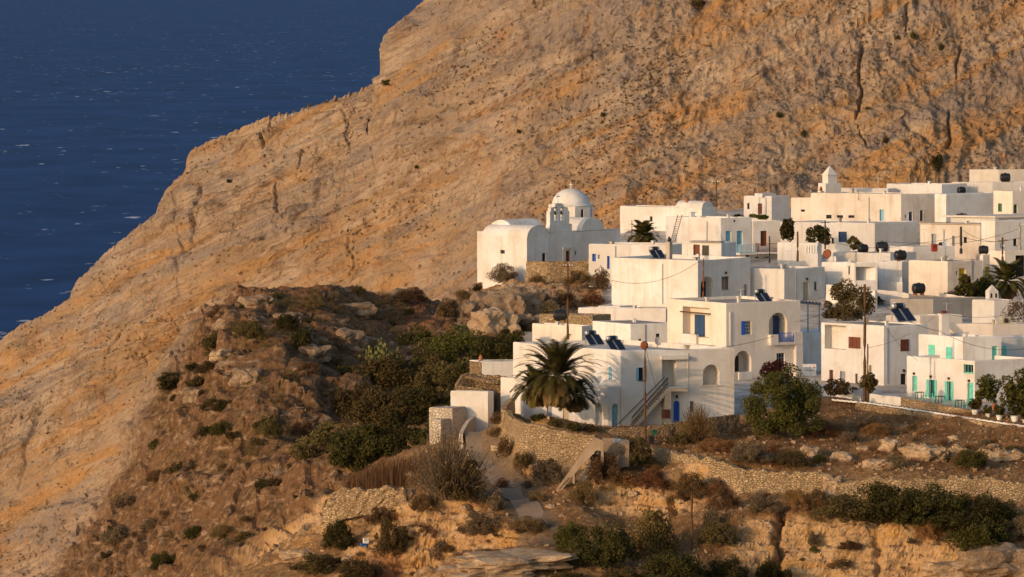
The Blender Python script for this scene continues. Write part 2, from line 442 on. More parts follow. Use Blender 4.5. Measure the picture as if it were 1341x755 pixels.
# crumbly skyline
sk_w = sstep(.86, 1, tt)[:, None]
blk = .55*fbm(us/6, 0*us+8, 0*us, 3)+.5*np.maximum(0, pn(us/4.5, 0*us+3, 0*us))*(1+2.2*np.exp(-((us-430)/75)**2))
face[..., 2] += (sstep(.975, 1, tt)[:, None]*blk[None])
mountain_pts = face.copy()
low = B0.copy(); low[:, 2] = -8; low[:, 1] -= 55
lowm = (B0+low)/2; lowm[:, 1] += 6
back1 = R0+np.array([0, 45, -25]); back2 = R0+np.array([0, 260, 0]); back2[:, 2] = -8
back1[:, 2] = np.where(R0[:, 2]-25 < 0, 0, R0[:, 2]-25)
G = np.concatenate([low[None], lowm[None], face, back1[None], back2[None]], 0)
nr = G.shape[0]
idx = np.arange(nr*NU).reshape(nr, NU)
Q = np.stack([idx[:-1, :-1], idx[:-1, 1:], idx[1:, 1:], idx[1:, :-1]], -1).reshape(-1, 4)

t = NT('mountain_rock')
p0 = t.pos()
rot = t.pos((1, 1, 1), (0, al, 0))
mp = t.n('ShaderNodeMapping'); mp.inputs['Scale'].default_value = (.05, .05, .55); t.l(rot, mp.inputs['Vector'])
strat = t.noise(mp.outputs[0], 1.0, 6, .62, .6)
mp2 = t.n('ShaderNodeMapping'); mp2.inputs['Scale'].default_value = (.30, .30, .035); t.l(p0, mp2.inputs['Vector'])
vert = t.noise(mp2.outputs[0], 1.0, 5, .6, .5)
bigc = t.noise(p0, .028, 5, .6)
midc = t.noise(p0, .16, 5, .6, .4)
fine = t.noise(p0, 1.3, 6, .65)
c = t.ramp(bigc, [(.34, (0.344, 0.241, 0.155)), (.47, (0.370, 0.258, 0.163)), (.56, (0.413, 0.271, 0.147)), (.64, (0.456, 0.254, 0.098))])
mp3 = t.n('ShaderNodeMapping'); mp3.inputs['Scale'].default_value = (.13, .13, 1.5); t.l(rot, mp3.inputs['Vector'])
strat2 = t.noise(mp3.outputs[0], 1.0, 6, .65, 1.1)
blot = t.noise(p0, .055, 5, .65); blot = t.ramp(blot, [(.40, .12), (.56, 1.0)])
mp4 = t.n('ShaderNodeMapping'); mp4.inputs['Scale'].default_value = (.022, .022, .17); t.l(rot, mp4.inputs['Vector'])
strat3 = t.noise(mp4.outputs[0], 1.0, 5, .6, .9)
c = t.mix(t.ramp(strat3, [(.45, .95), (.51, 0.0)]), c, (.335, .255, .19))
c = t.mix(t.ramp(strat3, [(.53, 0.0), (.60, .85)]), c, (.50, .26, .09))
c = t.mix(t.math('MULTIPLY', t.ramp(strat, [(.44, 0.0), (.56, 1.0)]), blot), c, (0.499, 0.364, 0.237))
c = t.mix(t.math('MULTIPLY', t.ramp(strat2, [(.38, .6), (.47, 0.0)]), blot), c, (0.249, 0.152, 0.090))
c = t.mix(t.math('MULTIPLY', t.ramp(strat2, [(.56, 0.0), (.68, .7)]), blot), c, (0.533, 0.407, 0.278))
c = t.mix(t.ramp(midc, [(.53, 0.0), (.68, .55)]), c, (0.258, 0.169, 0.102))
c = t.mix(t.ramp(vert, [(.55, 0.0), (.70, .6)]), c, (0.447, 0.229, 0.098))
spots = t.noise(p0, 2.6, 4, .6)
c = t.mix(t.ramp(spots, [(.30, .6), (.42, 0.0)]), c, (0.163, 0.097, 0.057))
c = t.mix(t.ramp(fine, [(.33, .45), (.46, 0.0)]), c, (0.215, 0.131, 0.078))
c = t.mix(t.ramp(fine, [(.57, 0.0), (.72, .45)]), c, (0.516, 0.381, 0.253))
def cracks(vec, sc, wd):
    nn_ = t.n('ShaderNodeTexNoise'); t.l(p0, nn_.inputs['Vector']); nn_.inputs['Scale'].default_value = .5; nn_.inputs['Detail'].default_value = 4
    s_ = t.n('ShaderNodeVectorMath', operation='SCALE'); t.l(nn_.outputs['Color'], s_.inputs[0]); s_.inputs['Scale'].default_value = 1.6
    a_ = t.n('ShaderNodeVectorMath', operation='ADD'); t.l(vec, a_.inputs[0]); t.l(s_.outputs[0], a_.inputs[1])
    v_ = t.n('ShaderNodeTexVoronoi', feature='DISTANCE_TO_EDGE'); t.l(a_.outputs[0], v_.inputs['Vector']); v_.inputs['Scale'].default_value = sc
    return t.ramp(v_.outputs['Distance'], [(0, 1.0), (wd, 0.0)])
mk = t.n('ShaderNodeMapping'); mk.inputs['Scale'].default_value = (.22, .22, .95); t.l(rot, mk.inputs['Vector'])
ck1 = cracks(mk.outputs[0], .55, .035)
mk2 = t.n('ShaderNodeMapping'); mk2.inputs['Scale'].default_value = (.8, .8, .3); t.l(p0, mk2.inputs['Vector'])
ck2 = cracks(mk2.outputs[0], .75, .05)
cm = t.ramp(t.noise(p0, .12, 3), [(.50, 0.0), (.60, 1.0)])
ck = t.math('MAXIMUM', t.math('MULTIPLY', ck1, cm), t.math('MULTIPLY', ck2, t.ramp(t.noise(p0, .09, 3), [(.54, 0.0), (.64, .8)])))
c = t.mix(t.math('MULTIPLY', ck, .62), c, (0.146, 0.085, 0.049))
c = t.mix(1.0, c, (.82, .84, .88), 'MULTIPLY')
t.base(c)
b = t.bump(t.math('SUBTRACT', 1.0, ck), .45, .4); b = t.bump(fine, .9, .45, b); b = t.bump(t.noise(p0, 5, 5, .65), .6, .16, b); b = t.bump(strat2, .5, .35, b)
M['mountain_rock'] = t.set(.95, .08)
tag(fastmesh('mountain', G.reshape(-1, 3), Q, 'mountain_rock'), kind='structure')

# ------------------------------------------------------------------ terrain: control points (px, py, D)
CT = []
for D, y, xs in [(500, 558, (705, 760, 810, 860, 915)), (550, 480, (720, 800, 900, 1000, 1100, 1200, 1300, 1430)), (600, 404, (800, 880, 1000, 1100, 1200, 1300, 1430)),
                 (650, 345, (830, 920, 1000, 1100, 1200, 1300, 1430)), (700, 294, (850, 950, 1050, 1200, 1300, 1430)), (740, 268, (850, 1000, 1200, 1430))]:
    CT += [(x, y, D) for x in xs]
CT += [(520, 520, 525)] if 0 else []
CT += [(632, 378, 641), (690, 364, 638), (720, 358, 643), (790, 350, 650), (700, 345, 660), (780, 330, 675),
       (700, 395, 615), (740, 400, 610), (700, 425, 597), (790, 408, 603), (640, 430, 590), (600, 440, 588), (622, 388, 630), (592, 400, 614), (575, 425, 592),
       (420, 377, 591), (470, 380, 599), (520, 384, 606), (330, 388, 588), (270, 409, 586), (240, 451, 583), (215, 490, 578), (170, 590, 568), (120, 680, 558), (60, 757, 548), (20, 830, 540), (-60, 900, 530),
       (300, 450, 569), (360, 430, 563), (400, 430, 564), (440, 430, 575), (480, 430, 586), (520, 430, 593), (250, 500, 563), (300, 500, 555), (350, 500, 548), (395, 500, 549), (435, 500, 561), (470, 490, 568), (250, 560, 554), (300, 560, 543), (350, 570, 535), (390, 590, 528), (425, 590, 535), (420, 545, 545), (260, 640, 538), (200, 680, 540), (150, 740, 540), (300, 680, 521), (380, 640, 517), (400, 700, 505), (300, 760, 506), (200, 790, 520), (450, 560, 545),
       (500, 510, 562), (540, 480, 570), (560, 540, 540), (600, 500, 550), (640, 478, 560), (480, 600, 521), (540, 600, 514), (590, 572, 512), (578, 577, 504.5), (602, 574, 505), (430, 650, 506),
       (440, 668, 489), (500, 655, 487), (530, 645, 485), (440, 695, 485), (500, 688, 482.5), (480, 750, 472), (420, 755, 474), (540, 664, 475), (580, 666, 474), (620, 684, 471), (652, 700, 468), (540, 770, 471.5), (580, 772, 470.6), (620, 765, 467.8), (655, 745, 465.6), (600, 640, 480), (640, 640, 482), (590, 620, 491), (620, 605, 497), 
       (600, 722, 460), (680, 716, 462), (750, 722, 458), (650, 762, 450),
       (622, 552, 514), (618, 570, 507), (630, 600, 495), (650, 625, 487), (675, 655, 478), (695, 680, 471), (700, 700, 466),
       (660, 600, 492), (680, 614, 487), (720, 622, 484.5), (745, 625, 483), (700, 637, 480), (720, 650, 476), (742, 642, 477), (760, 662, 472), (720, 682, 469),
       (672, 538, 500), (691, 552, 491), (720, 560, 489), (750, 566, 487.5), (790, 566, 489), (700, 548, 497), (760, 558, 494),
       (790, 608, 480), (830, 606, 482), (790, 640, 476.5), (820, 640, 476.5), (860, 645, 475.5), (790, 672, 474.8), (820, 674, 474.6), (860, 678, 473.6), (780, 695, 466), (850, 705, 464), (800, 732, 459), (870, 738, 457), (900, 762, 451), (800, 775, 450), (740, 775, 450),
       (856, 614, 481.5), (906, 636, 475.2), (948, 650, 472), (1000, 655, 471), (1060, 658, 470.3), (1130, 665, 468.3), (1200, 668, 467.3), (1341, 676, 465.3), (1430, 680, 464.3),
       (840, 580, 487), (906, 596, 479.5), (948, 604, 476.5), (1000, 615, 475), (1060, 618, 474.5), (1130, 623, 472.5), (1200, 624, 471.5), (1341, 632, 469.5), (1430, 638, 468.5),
       (900, 572, 490), (960, 578, 488), (1000, 592, 482.5), (1060, 582, 486.5), (1100, 556, 497), (1100, 603, 479), (1200, 603, 479), (1200, 572, 489.5), (1341, 607, 477.5), (1341, 580, 484), (1150, 547, 502), (1200, 556, 498), (1270, 566, 492), (960, 552, 497), (1050, 537, 505),
       (1090, 521, 512), (1150, 527, 509), (1250, 545, 497), (1341, 558, 489), (1430, 574, 484), (1200, 520, 517), (1270, 530, 509), (1341, 540, 500), (1430, 545, 498),
       (960, 668, 466), (1030, 674, 463), (1100, 680, 462), (1180, 684, 461.5), (1250, 690, 461), (1341, 712, 459), (960, 762, 455), (1030, 768, 457.5), (1100, 772, 457.5), (1180, 776, 457), (1250, 780, 455), (1341, 785, 453)]
CT += [(x, 880, 442) for x in range(-60, 1500, 120)]
ct = np.array(CT, float)
cp = PP(ct[:, 0], ct[:, 1], ct[:, 2]); cxy = cp[:, :2]; cz = cp[:, 2]
def phi(r2): return np.sqrt(r2+1.2**2)
Ak = phi(((cxy[:, None]-cxy[None])**2).sum(-1)); nC = len(ct)
Ab = np.zeros((nC+3, nC+3)); Ab[:nC, :nC] = Ak-np.eye(nC)*.25; Pm = np.c_[np.ones(nC), cxy[:, 0], cxy[:, 1]-550]
Ab[:nC, nC:] = Pm; Ab[nC:, :nC] = Pm.T
wts = np.linalg.solve(Ab, np.r_[cz, 0, 0, 0])
edge_pts = [(-200, 540), (20, 544), (60, 551), (120, 561), (170, 571), (215, 581), (270, 591), (330, 593), (420, 594), (470, 602), (520, 609), (560, 617), (600, 630), (618, 640), (632, 652), (700, 668), (815, 694), (900, 722), (1000, 735), (1500, 742)]
def ground_xy(X, Y):
    X = np.asarray(X, float); Y = np.asarray(Y, float); sh = X.shape; q = np.stack([X.ravel(), Y.ravel()], -1)
    z = np.empty(len(q))
    for i in range(0, len(q), 20000):
        s = q[i:i+20000]; z[i:i+20000] = phi(((s[:, None]-cxy[None])**2).sum(-1))@wts[:nC]+wts[nC]+wts[nC+1]*s[:, 0]+wts[nC+2]*(s[:, 1]-550)
    px = q[:, 0]/q[:, 1]*F+CX
    px = px+16*pn(q[:, 1]/9, q[:, 0]/14, .5)+9*pn(q[:, 1]/3.2, q[:, 0]/5, 2.5)
    d = np.maximum(0, q[:, 1]-np.interp(px, [e[0] for e in edge_pts], [e[1] for e in edge_pts]))
    z = z-np.minimum(d*d*.35, 1.45*d)
    return np.maximum(z, -6).reshape(sh)
gu = np.linspace(-70, 1440, 620); gy = np.concatenate([np.linspace(436, 452, 24)[:-1], np.linspace(452, 486, 230)[:-1], np.linspace(486, 600, 230)[:-1], np.linspace(600, 745, 170), np.linspace(750, 960, 30)])
GX = (gu[None]-CX)/F*gy[:, None]; GY = np.broadcast_to(gy[:, None], GX.shape).copy()
GZ = ground_xy(GX, GY)
def ground(px, D):
    i = np.clip(np.searchsorted(gy, D)-1, 0, len(gy)-2); fy = (D-gy[i])/(gy[i+1]-gy[i])
    fu = (px-gu[0])/(gu[1]-gu[0]); j = int(min(max(math.floor(fu), 0), len(gu)-2)); fu -= j
    return (GZ[i, j]*(1-fu)+GZ[i, j+1]*fu)*(1-fy)+(GZ[i+1, j]*(1-fu)+GZ[i+1, j+1]*fu)*fy
def gpt(px, D):
    return Vector(((px-CX)/F*D, D, ground(px, D)))
def on(px, py, d0=440, d1=735):
    """where the ray through a picture point first meets the terrain"""
    D = d0
    while D < d1:
        if CAMZ-(py-HY)/F*D <= ground(px, D): break
        D += .5
    return gpt(px, D)
# zones (what the ground is made of)
PXG = np.broadcast_to(gu[None], GX.shape); PYG = HY+(CAMZ-GZ)/GY*F
gz_y = np.gradient(GZ, axis=0)/np.gradient(GY, axis=0); gz_x = np.gradient(GZ, axis=1)/np.gradient(GX, axis=1)
slope = np.hypot(gz_x, gz_y)
n_a = fbm(GX/9, GY/9, 0*GX, 4); n_b = fbm(GX/2.5, GY/2.5, 0*GX+4, 4)
vill = sstep(0, 6, GY-np.interp(PXG, [600, 690, 960, 1090, 1440], [640, 500, 500, 512, 490]))*sstep(670, 700, PXG)
church_rock = sstep(800, 785, PXG)*sstep(585, 592, GY)
vill = vill*(1-church_rock)
head = sstep(505, 512, GY-10*n_a)*(1-sstep(590, 650, PXG))
lime = sstep(.40, .85, slope+.5*n_b)*(1-head)*(1-vill)
soil = np.clip(sstep(-.1, .3, n_a)+.25, 0, 1)*(1-vill)*(1-head)
De = np.interp(PXG, [e[0] for e in edge_pts], [e[1] for e in edge_pts])
edgep = head*np.clip(np.exp(-np.maximum(0, De-GY)/4.5)*1.5+.9*(n_b-.15), 0, 1)*sstep(330, 200, PXG)
red = sstep(455, 475, PXG)*(1-sstep(520, 535, PXG))*sstep(478, 470, GY)+church_rock*.55*sstep(-.1, .2, n_b)
path_pts = [(622, 552, 514), (619, 570, 507), (631, 600, 496), (655, 629, 486), (684, 660, 476), (706, 690, 467), (716, 712, 462)]
# relief
amp_h = head*sstep(600, 580, GY+0*GX)*.9+head*.5
Zs = GZ-CAMZ
dl = -head*.55*np.maximum(0, ridge(GX/7+.6*pn(GX/6, GY/6, 1), GY/16, 0*GX+.2, 2)-.55)*2.2+amp_h*(1.3*fbm(GX/14, GY/14, Zs/9, 3)+.7*ridge(GX/8, GY/8, Zs/7, 3)*sstep(-.15, .25, n_a)+.45*saw((GX*.35-GY*.2+Zs*.9)/2.6+.6*pn(GX/8, GY/8, 0))*sstep(-.15, .3, n_a)+.25*fbm(GX/1.6, GY/1.6, Zs/1.6, 4)+.55*np.floor(3*fbm(GX/5.5, GY/5.5, Zs/4.5, 3)+.5)/3*sstep(-.15, .2, n_a)+.06*np.floor(3*fbm(GX/1.5, GY/1.5, Zs/1.1, 2)+.5)/3+.8*np.floor(2.5*fbm(GX/10+4, GY/10, Zs/6, 2)+.5)/2.5)
strata_l = .9*saw(Zs/1.9+.35*pn(GX/9, GY/9, 0))+.35*saw(Zs/.7+.4*pn(GX/5, 2, 0))
limew = np.clip(lime+church_rock*.8, 0, 1)
dl = dl+limew*(.8*strata_l+.7*fbm(GX/5, GY/5, Zs/3, 3)+.35*ridge(GX/4.5, GY/4.5, Zs/1.6, 3)+.45*np.floor(3*fbm(GX/4, GY/4, Zs/1.3, 3)+.5)/3+.3*np.floor(3*fbm(GX/1.2, GY/1.2, Zs/.7, 2)+.5)/3+.22*fbm(GX/.9, GY/.9, Zs/.6, 4)-.8)
dl = dl+(1-vill)*(1-head)*(.35*fbm(GX/4, GY/4, 0*GX, 3)+.16*fbm(GX/.9, GY/.9, 0*GX, 3))
for cpx, d0_, d1_, dp in ((1021, 455, 466, 1.7), (1150, 455, 462, .8), (880, 470, 476, 1.8)):
    dl = dl-dp*np.exp(-((PXG+7*pn(GZ/1.1, GY/1.6, 1.0)-cpx)/4.5)**2)*sstep(d0_, d0_+2, GY)*sstep(d1_, d1_-2, GY)
pathd = np.abs(PXG-np.interp(GY, [p[2] for p in path_pts][::-1], [p[0] for p in path_pts][::-1]))/F*GY
onpath = (1-sstep(1.6, 2.6, pathd))*sstep(458, 462, GY)*sstep(520, 514, GY)
dl = dl*(1-.9*onpath)
nz = np.stack([-gz_x, -gz_y, np.ones_like(gz_x)], -1); nz /= np.linalg.norm(nz, axis=-1)[..., None]
TP = np.stack([GX, GY, GZ], -1)+nz*dl[..., None]
idx = np.arange(TP.shape[0]*TP.shape[1]).reshape(TP.shape[:2])
Q = np.stack([idx[:-1, :-1], idx[:-1, 1:], idx[1:, 1:], idx[1:, :-1]], -1).reshape(-1, 4)
t = NT('terrain_ground')
at = t.n('ShaderNodeAttribute', attribute_name='zone'); sp = t.n('ShaderNodeSeparateColor'); t.l(at.outputs['Color'], sp.inputs[0])
at2 = t.n('ShaderNodeAttribute', attribute_name='zoneb'); sp2 = t.n('ShaderNodeSeparateColor'); t.l(at2.outputs['Color'], sp2.inputs[0])
p0 = t.pos(); fine = t.noise(p0, 1.6, 6, .65); mid = t.noise(p0, .35, 5, .6); tiny = t.noise(p0, 7, 4, .6)
dirt = t.ramp(fine, [(.3, (.125, .068, .030)), (.5, (.225, .132, .062)), (.7, (.36, .235, .125))])
dry = t.ramp(tiny, [(.3, (.14, .070, .027)), (.5, (.23, .122, .048)), (.7, (.34, .205, .09))])
c = t.mix(sp.outputs[2], dirt, dry)
lim_s = t.noise(t.pos((.25, .25, 2.2)), 1, 5, .6, .3)
limc = t.ramp(mid, [(.36, (.38, .235, .115)), (.5, (.46, .30, .155)), (.64, (.46, .255, .085))])
limc = t.mix(t.ramp(lim_s, [(.5, 0.0), (.7, .6)]), limc, (.55, .40, .245))
limc = t.mix(t.ramp(fine, [(.32, .6), (.45, 0.0)]), limc, (.25, .16, .09))
c = t.mix(sp.outputs[1], c, limc)
hr = t.ramp(fine, [(.34, (.07, .036, .018)), (.47, (.135, .076, .038)), (.58, (.19, .115, .062)), (.68, (.30, .20, .12))])
hr = t.mix(t.ramp(mid, [(.45, 0.0), (.65, .6)]), hr, (.17, .092, .045))
hr = t.mix(t.ramp(t.noise(t.pos((1, 1, 3)), .42, 5, .6), [(.57, 0.0), (.66, .75)]), hr, (.36, .25, .155))
hr = t.mix(at2.outputs['Alpha'], hr, t.ramp(fine, [(.34, (.17, .11, .065)), (.5, (.29, .20, .13)), (.66, (.38, .275, .18))]))
c = t.mix(sp2.outputs[0], c, hr)
c = t.mix(sp2.outputs[1], c, t.ramp(fine, [(.35, (.20, .075, .03)), (.65, (.34, .15, .065))]))
vg = t.ramp(mid, [(.38, (.40, .34, .27)), (.5, (.50, .44, .37)), (.62, (.66, .61, .54))])
c = t.mix(sp.outputs[0], c, vg)
pc = t.ramp(fine, [(.35, (.15, .10, .06)), (.65, (.24, .165, .10))])
c = t.mix(sp2.outputs[2], c, pc)
t.base(c); b = t.bump(fine, .8, .3); t.bump(tiny, .6, .1, b)
M['terrain_ground'] = t.set(.95, .08)
ter = fastmesh('terrain', TP.reshape(-1, 3), Q, 'terrain_ground')
for nm, (r, g, bl, al_) in (('zone', (vill, limew, soil, 1+0*soil)), ('zoneb', (head, np.clip(red, 0, 1), onpath, edgep))):
    a = ter.data.color_attributes.new(nm, 'FLOAT_COLOR', 'POINT')
    a.data.foreach_set('color', np.stack([np.clip(r, 0, 1), np.clip(g, 0, 1), np.clip(bl, 0, 1), np.clip(al_, 0, 1)], -1).astype(np.float32).ravel())
tag(ter, kind='structure')
# ------------------------------------------------------------------ houses
def nz1(x, y): return float(pn(x, y, .37))
class Face:
    def __init__(s, O, t, n, L): s.O, s.t, s.n, s.L = O, t, n, L
    def u(s, px):
        k = (px-CX)/F; return (k*s.O[1]-s.O[0])/(s.t[0]-k*s.t[1])
    def uz(s, px, py):
        u = s.u(px); return u, CAMZ-(py-HY)/F*(s.O[1]+u*s.t[1])
    def pt(s, u, z, d=0):   # d > 0 goes outwards
        return Vector((s.O[0]+s.t[0]*u+s.n[0]*d, s.O[1]+s.t[1]*u+s.n[1]*d, z))
    def box(s, mb, u0, u1, z0, z1, d0, d1):
        mb.box8([s.pt(u0, z0, d1), s.pt(u1, z0, d1), s.pt(u1, z0, d0), s.pt(u0, z0, d0), s.pt(u0, z1, d1), s.pt(u1, z1, d1), s.pt(u1, z1, d0), s.pt(u0, z1, d0)])
def arch_loop(u0, u1, z0, z1, n=10):
    r = (u1-u0)/2; rise = min(r, (z1-z0)*.6); zs = z1-rise; c = (u0+u1)/2
    return [(u0, z0), (u1, z0)]+[(c+r*math.cos(a), zs+rise*math.sin(a)) for a in np.linspace(0, math.pi, n)]
def wall_face(mb, fc, z0, z1, holes, top=.07):
    L = fc.L; n = max(2, int(L/1.1)); zt = z1-top
    def topz(u):
        p = fc.pt(u, 0); return zt+.05*nz1(p.x*.45, p.y*.45)
    outer = [(0, z0), (L, z0)]+[(L*(1-i/n), topz(L*(1-i/n))) for i in range(n+1)]
    loops = [outer]+[h[0] for h in holes]
    tri = tessellate_polygon([[Vector((a, b, 0)) for a, b in lp] for lp in loops])
    flat = [p for lp in loops for p in lp]
    mb.add([fc.pt(a, b) for a, b in flat], [tuple(q) for q in tri])
    for lp, dep, back in holes:
        k = len(lp)
        mb.add([fc.pt(a, b) for a, b in lp]+[fc.pt(a, b, -dep) for a, b in lp], [(i, (i+1) % k, k+(i+1) % k, k+i) for i in range(k)])
        if back: mb.add([fc.pt(a, b, -dep) for a, b in lp], [tuple(range(k))])
    return [fc.pt(u, z) for u, z in outer[2:]]
class House:
    pass
def boxwalls(root, C, tl, tr, nl, nrr, Ll, Lr, z0, z1, feats=(), roof='roof_grey', wall='plaster', par=.22, top=.12, faceL=None, faceR=None, wallL=None):
    """one block of a house: C nearest corner (x, y); feats as (kind, face, x0, y0, x1, y1, options)"""
    fL = Face(C, tl, nl, Ll); fR = Face(C, tr, nrr, Lr)
    hl, hr, parts = [], [], []
    for ft in feats:
        kind, side, x0, y0, x1, y1 = ft[:6]; o = ft[6] if len(ft) > 6 else {}
        fc = fL if side == 'L' else fR
        ua, ub = sorted((fc.u(x0), fc.u(x1))); um = (ua+ub)/2
        zb = CAMZ-(max(y0, y1)-HY)/F*(fc.O[1]+um*fc.t[1]); zt = CAMZ-(min(y0, y1)-HY)/F*(fc.O[1]+um*fc.t[1])
        ua = max(ua, .08); ub = min(ub, fc.L-.08); zt = min(zt, z1-top-.12); zb = max(zb, z0+.05)
        if ub-ua < .1 or zt-zb < .1: continue
        rect = [(ua, zb), (ub, zb), (ub, zt), (ua, zt)]
        lst = hl if side == 'L' else hr
        if kind == 'shutter': parts.append((kind, fc, ua, ub, zb, zt, o)); continue
        if kind in ('arch', 'archdoor', 'archwin'): lp = arch_loop(ua, ub, zb, zt)
        else: lp = rect
        dep = o.get('d', {'arch': 1.0, 'recess': 1.2, 'door': .26, 'window': .26, 'archdoor': .3, 'archwin': .3, 'awindow': .26}.get(kind, .2))
        lst.append((lp, dep, kind in ('arch', 'recess')))
        parts.append((kind, fc, ua, ub, zb, zt, o, lp, dep))
    mb = MB(); mbl = MB() if wallL else mb
    wall_face(mbl, fL, z0, z1, hl, top); wall_face(mb, fR, z0, z1, hr, top)
    A = Vector((C[0], C[1], 0)); TL = Vector((tl[0], tl[1], 0)); TR = Vector((tr[0], tr[1], 0))
    def cor(a, b, z): return A+TL*a+TR*b+Vector((0, 0, z))
    # back walls
    zt = z1-top
    mb.poly(cor(Ll, 0, z0), cor(Ll, Lr, z0), cor(Ll, Lr, zt), cor(Ll, 0, zt))
    mb.poly(cor(0, Lr, z0), cor(Ll, Lr, z0), cor(Ll, Lr, zt), cor(0, Lr, zt))
    # rim: soft shoulder, coping, inner parapet
    def ring(ins, z, wob=True):
        pts = []
        cs = [(ins, ins), (ins, Lr-ins), (Ll-ins, Lr-ins), (Ll-ins, ins)]; ns = [max(2, int(Lr/1.1)), max(2, int(Ll/1.1))]*2
        for i in range(4):
            (a0, b0), (a1, b1) = cs[i], cs[(i+1) % 4]
            for k in range(ns[i]):
                s = k/ns[i]; q = cor(a0+(a1-a0)*s, b0+(b1-b0)*s, z)
                e = cs[i]; e2 = cs[(i+1) % 4]
                if wob: q.z += .05*nz1(q.x*.45, q.y*.45)
                pts.append(q)
        return pts
    rs = [ring(0, zt), ring(.02, zt+top*.6), ring(.07, z1), ring(.26, z1), ring(.27, z1-par, False)]
    k = len(rs[0]); o = len(mb.v)
    for r in rs: mb.v += [tuple(p) for p in r]
    for j in range(len(rs)-1):
        for i in range(k): mb.f.append((o+j*k+i, o+j*k+(i+1) % k, o+(j+1)*k+(i+1) % k, o+(j+1)*k+i))
    wo = mb.build('wall', wall, root)
    if wallL: mbl.build('wall', wallL, root)
    mr = MB(); mr.poly(*[cor(a, b, z1-par+.01) for a, b in ((.265, .265), (.265, Lr-.265), (Ll-.265, Lr-.265), (Ll-.265, .265))])
    mr.build('roof', roof, root)
    for p in parts: feature_part(root, p, wall)
    return fL, fR
def feature_part(root, p, wallmat):
    kind, fc, ua, ub, zb, zt, o = p[:7]
    col = o.get('c', 'paint_darkwood'); w = ub-ua; h = zt-zb
    if kind == 'shutter':
        mb = MB(); n = o.get('n', 2)
        for i in range(n):
            a, b = ua+w*i/n+.012, ua+w*(i+1)/n-.012
            fc.box(mb, a, b, zb, zt, .015, .04)
            fc.box(mb, a, a+.05, zb, zt, .04, .055); fc.box(mb, b-.05, b, zb, zt, .04, .055)
            k = max(3, int(h/.12))
            for j in range(k):
                z = zb+h*(j+.5)/k; fc.box(mb, a+.05, b-.05, z-.018, z+.018, .04, .052)
        mb.build('shutter', col, root); return
    lp, dep = p[7], p[8]
    if kind in ('door', 'archdoor'):
        mb = MB(); ins = dep-.012
        mb.add([fc.pt(a, b, -ins) for a, b in lp], [tuple(range(len(lp)))])
        zt2 = zt if kind == 'door' else zt-w*.5
        n = 2 if w > .75 else 1
        for i in range(n):
            a, b = ua+w*i/n, ua+w*(i+1)/n
            for x0, x1, y0, y1 in ((a+.01, a+.09, zb, zt2), (b-.09, b-.01, zb, zt2), (a+.09, b-.09, zb, zb+.16), (a+.09, b-.09, zt2-.1, zt2), (a+.09, b-.09, (zb+zt2)/2-.05, (zb+zt2)/2+.05)):
                fc.box(mb, x0, x1, y0, y1, -ins+.002, -ins+.035)
        mb.build('door', col, root)
        if o.get('frame'):
            mf = MB(); fc.box(mf, ua-.1, ub+.1, zt+.002, zt+.14, -.02, .05); fc.box(mf, ua-.1, ua-.002, zb, zt, -.02, .03); fc.box(mf, ub+.002, ub+.1, zb, zt, -.02, .03)
            mf.build('door_surround', o['frame'], root)
    elif kind in ('window', 'awindow', 'archwin'):
        fr = MB(); i = dep-.05; t = .055
        zt2 = zt if kind != 'archwin' else zt-w*.3
        for x0, x1, y0, y1 in ((ua+.004, ua+t, zb+.004, zt2), (ub-t, ub-.004, zb+.004, zt2), (ua+t, ub-t, zb+.004, zb+t), (ua+t, ub-t, zt2-t, zt2-.004)):
            fc.box(fr, x0, x1, y0, y1, -i-.03, -i+.01)
        for k in range(1, o.get('nx', 2)): x = ua+w*k/o.get('nx', 2); fc.box(fr, x-.02, x+.02, zb+t, zt2-t, -i-.02, -i+.008)
        for k in range(1, o.get('ny', 1)): z = zb+h*k/o.get('ny', 1); fc.box(fr, ua+t, ub-t, z-.018, z+.018, -i-.02, -i+.006)
        if o.get('sill', True): fc.box(fr, ua-.06, ub+.06, zb-.07, zb-.003, -.02, .06)
        f = fr.build('window', col, root)
        g = MB(); g.add([fc.pt(a, b, -i-.025) for a, b in lp], [tuple(range(len(lp)))]); g.build('pane', 'glass', f)
        if kind == 'awindow':
            for sgn, sc in ((-1, o.get('l', True)), (1, o.get('r', True))):
                if not sc: continue
                sh = MB(); sw = min(w*.55, .6)
                a, b = (ua-sw-.02, ua-.02) if sgn < 0 else (ub+.02, ub+sw+.02)
                fc.box(sh, a, b, zb, zt, .015, .05)
                for j in range(7):
                    z = zb+h*(j+.5)/7; fc.box(sh, a+.05, b-.05, z-.02, z+.02, .05, .062)
                sh.build('shutter', o.get('sc', 'paint_pale_blue'), root)
    elif kind == 'open':
        mb = MB(); mb.add([fc.pt(a, b, -dep) for a, b in lp], [tuple(range(len(lp)))]); mb.build('doorway', 'painted_interior_shade', root)  # flat sheet at the back of the hole, shade painted as near-black
    elif kind in ('arch', 'recess') and o.get('door'):
        ds = o['door']      # fraction range in u, height fraction, colour
        mb = MB(); a, b = ua+w*ds[0], ua+w*ds[1]; fc.box(mb, a, b, zb, zb+h*ds[2], -dep+.003, -dep+.05)
        m = (a+b)/2; fc.box(mb, m-.02, m+.02, zb, zb+h*ds[2], -dep+.05, -dep+.07)
        mb.build('door', ds[3], root)
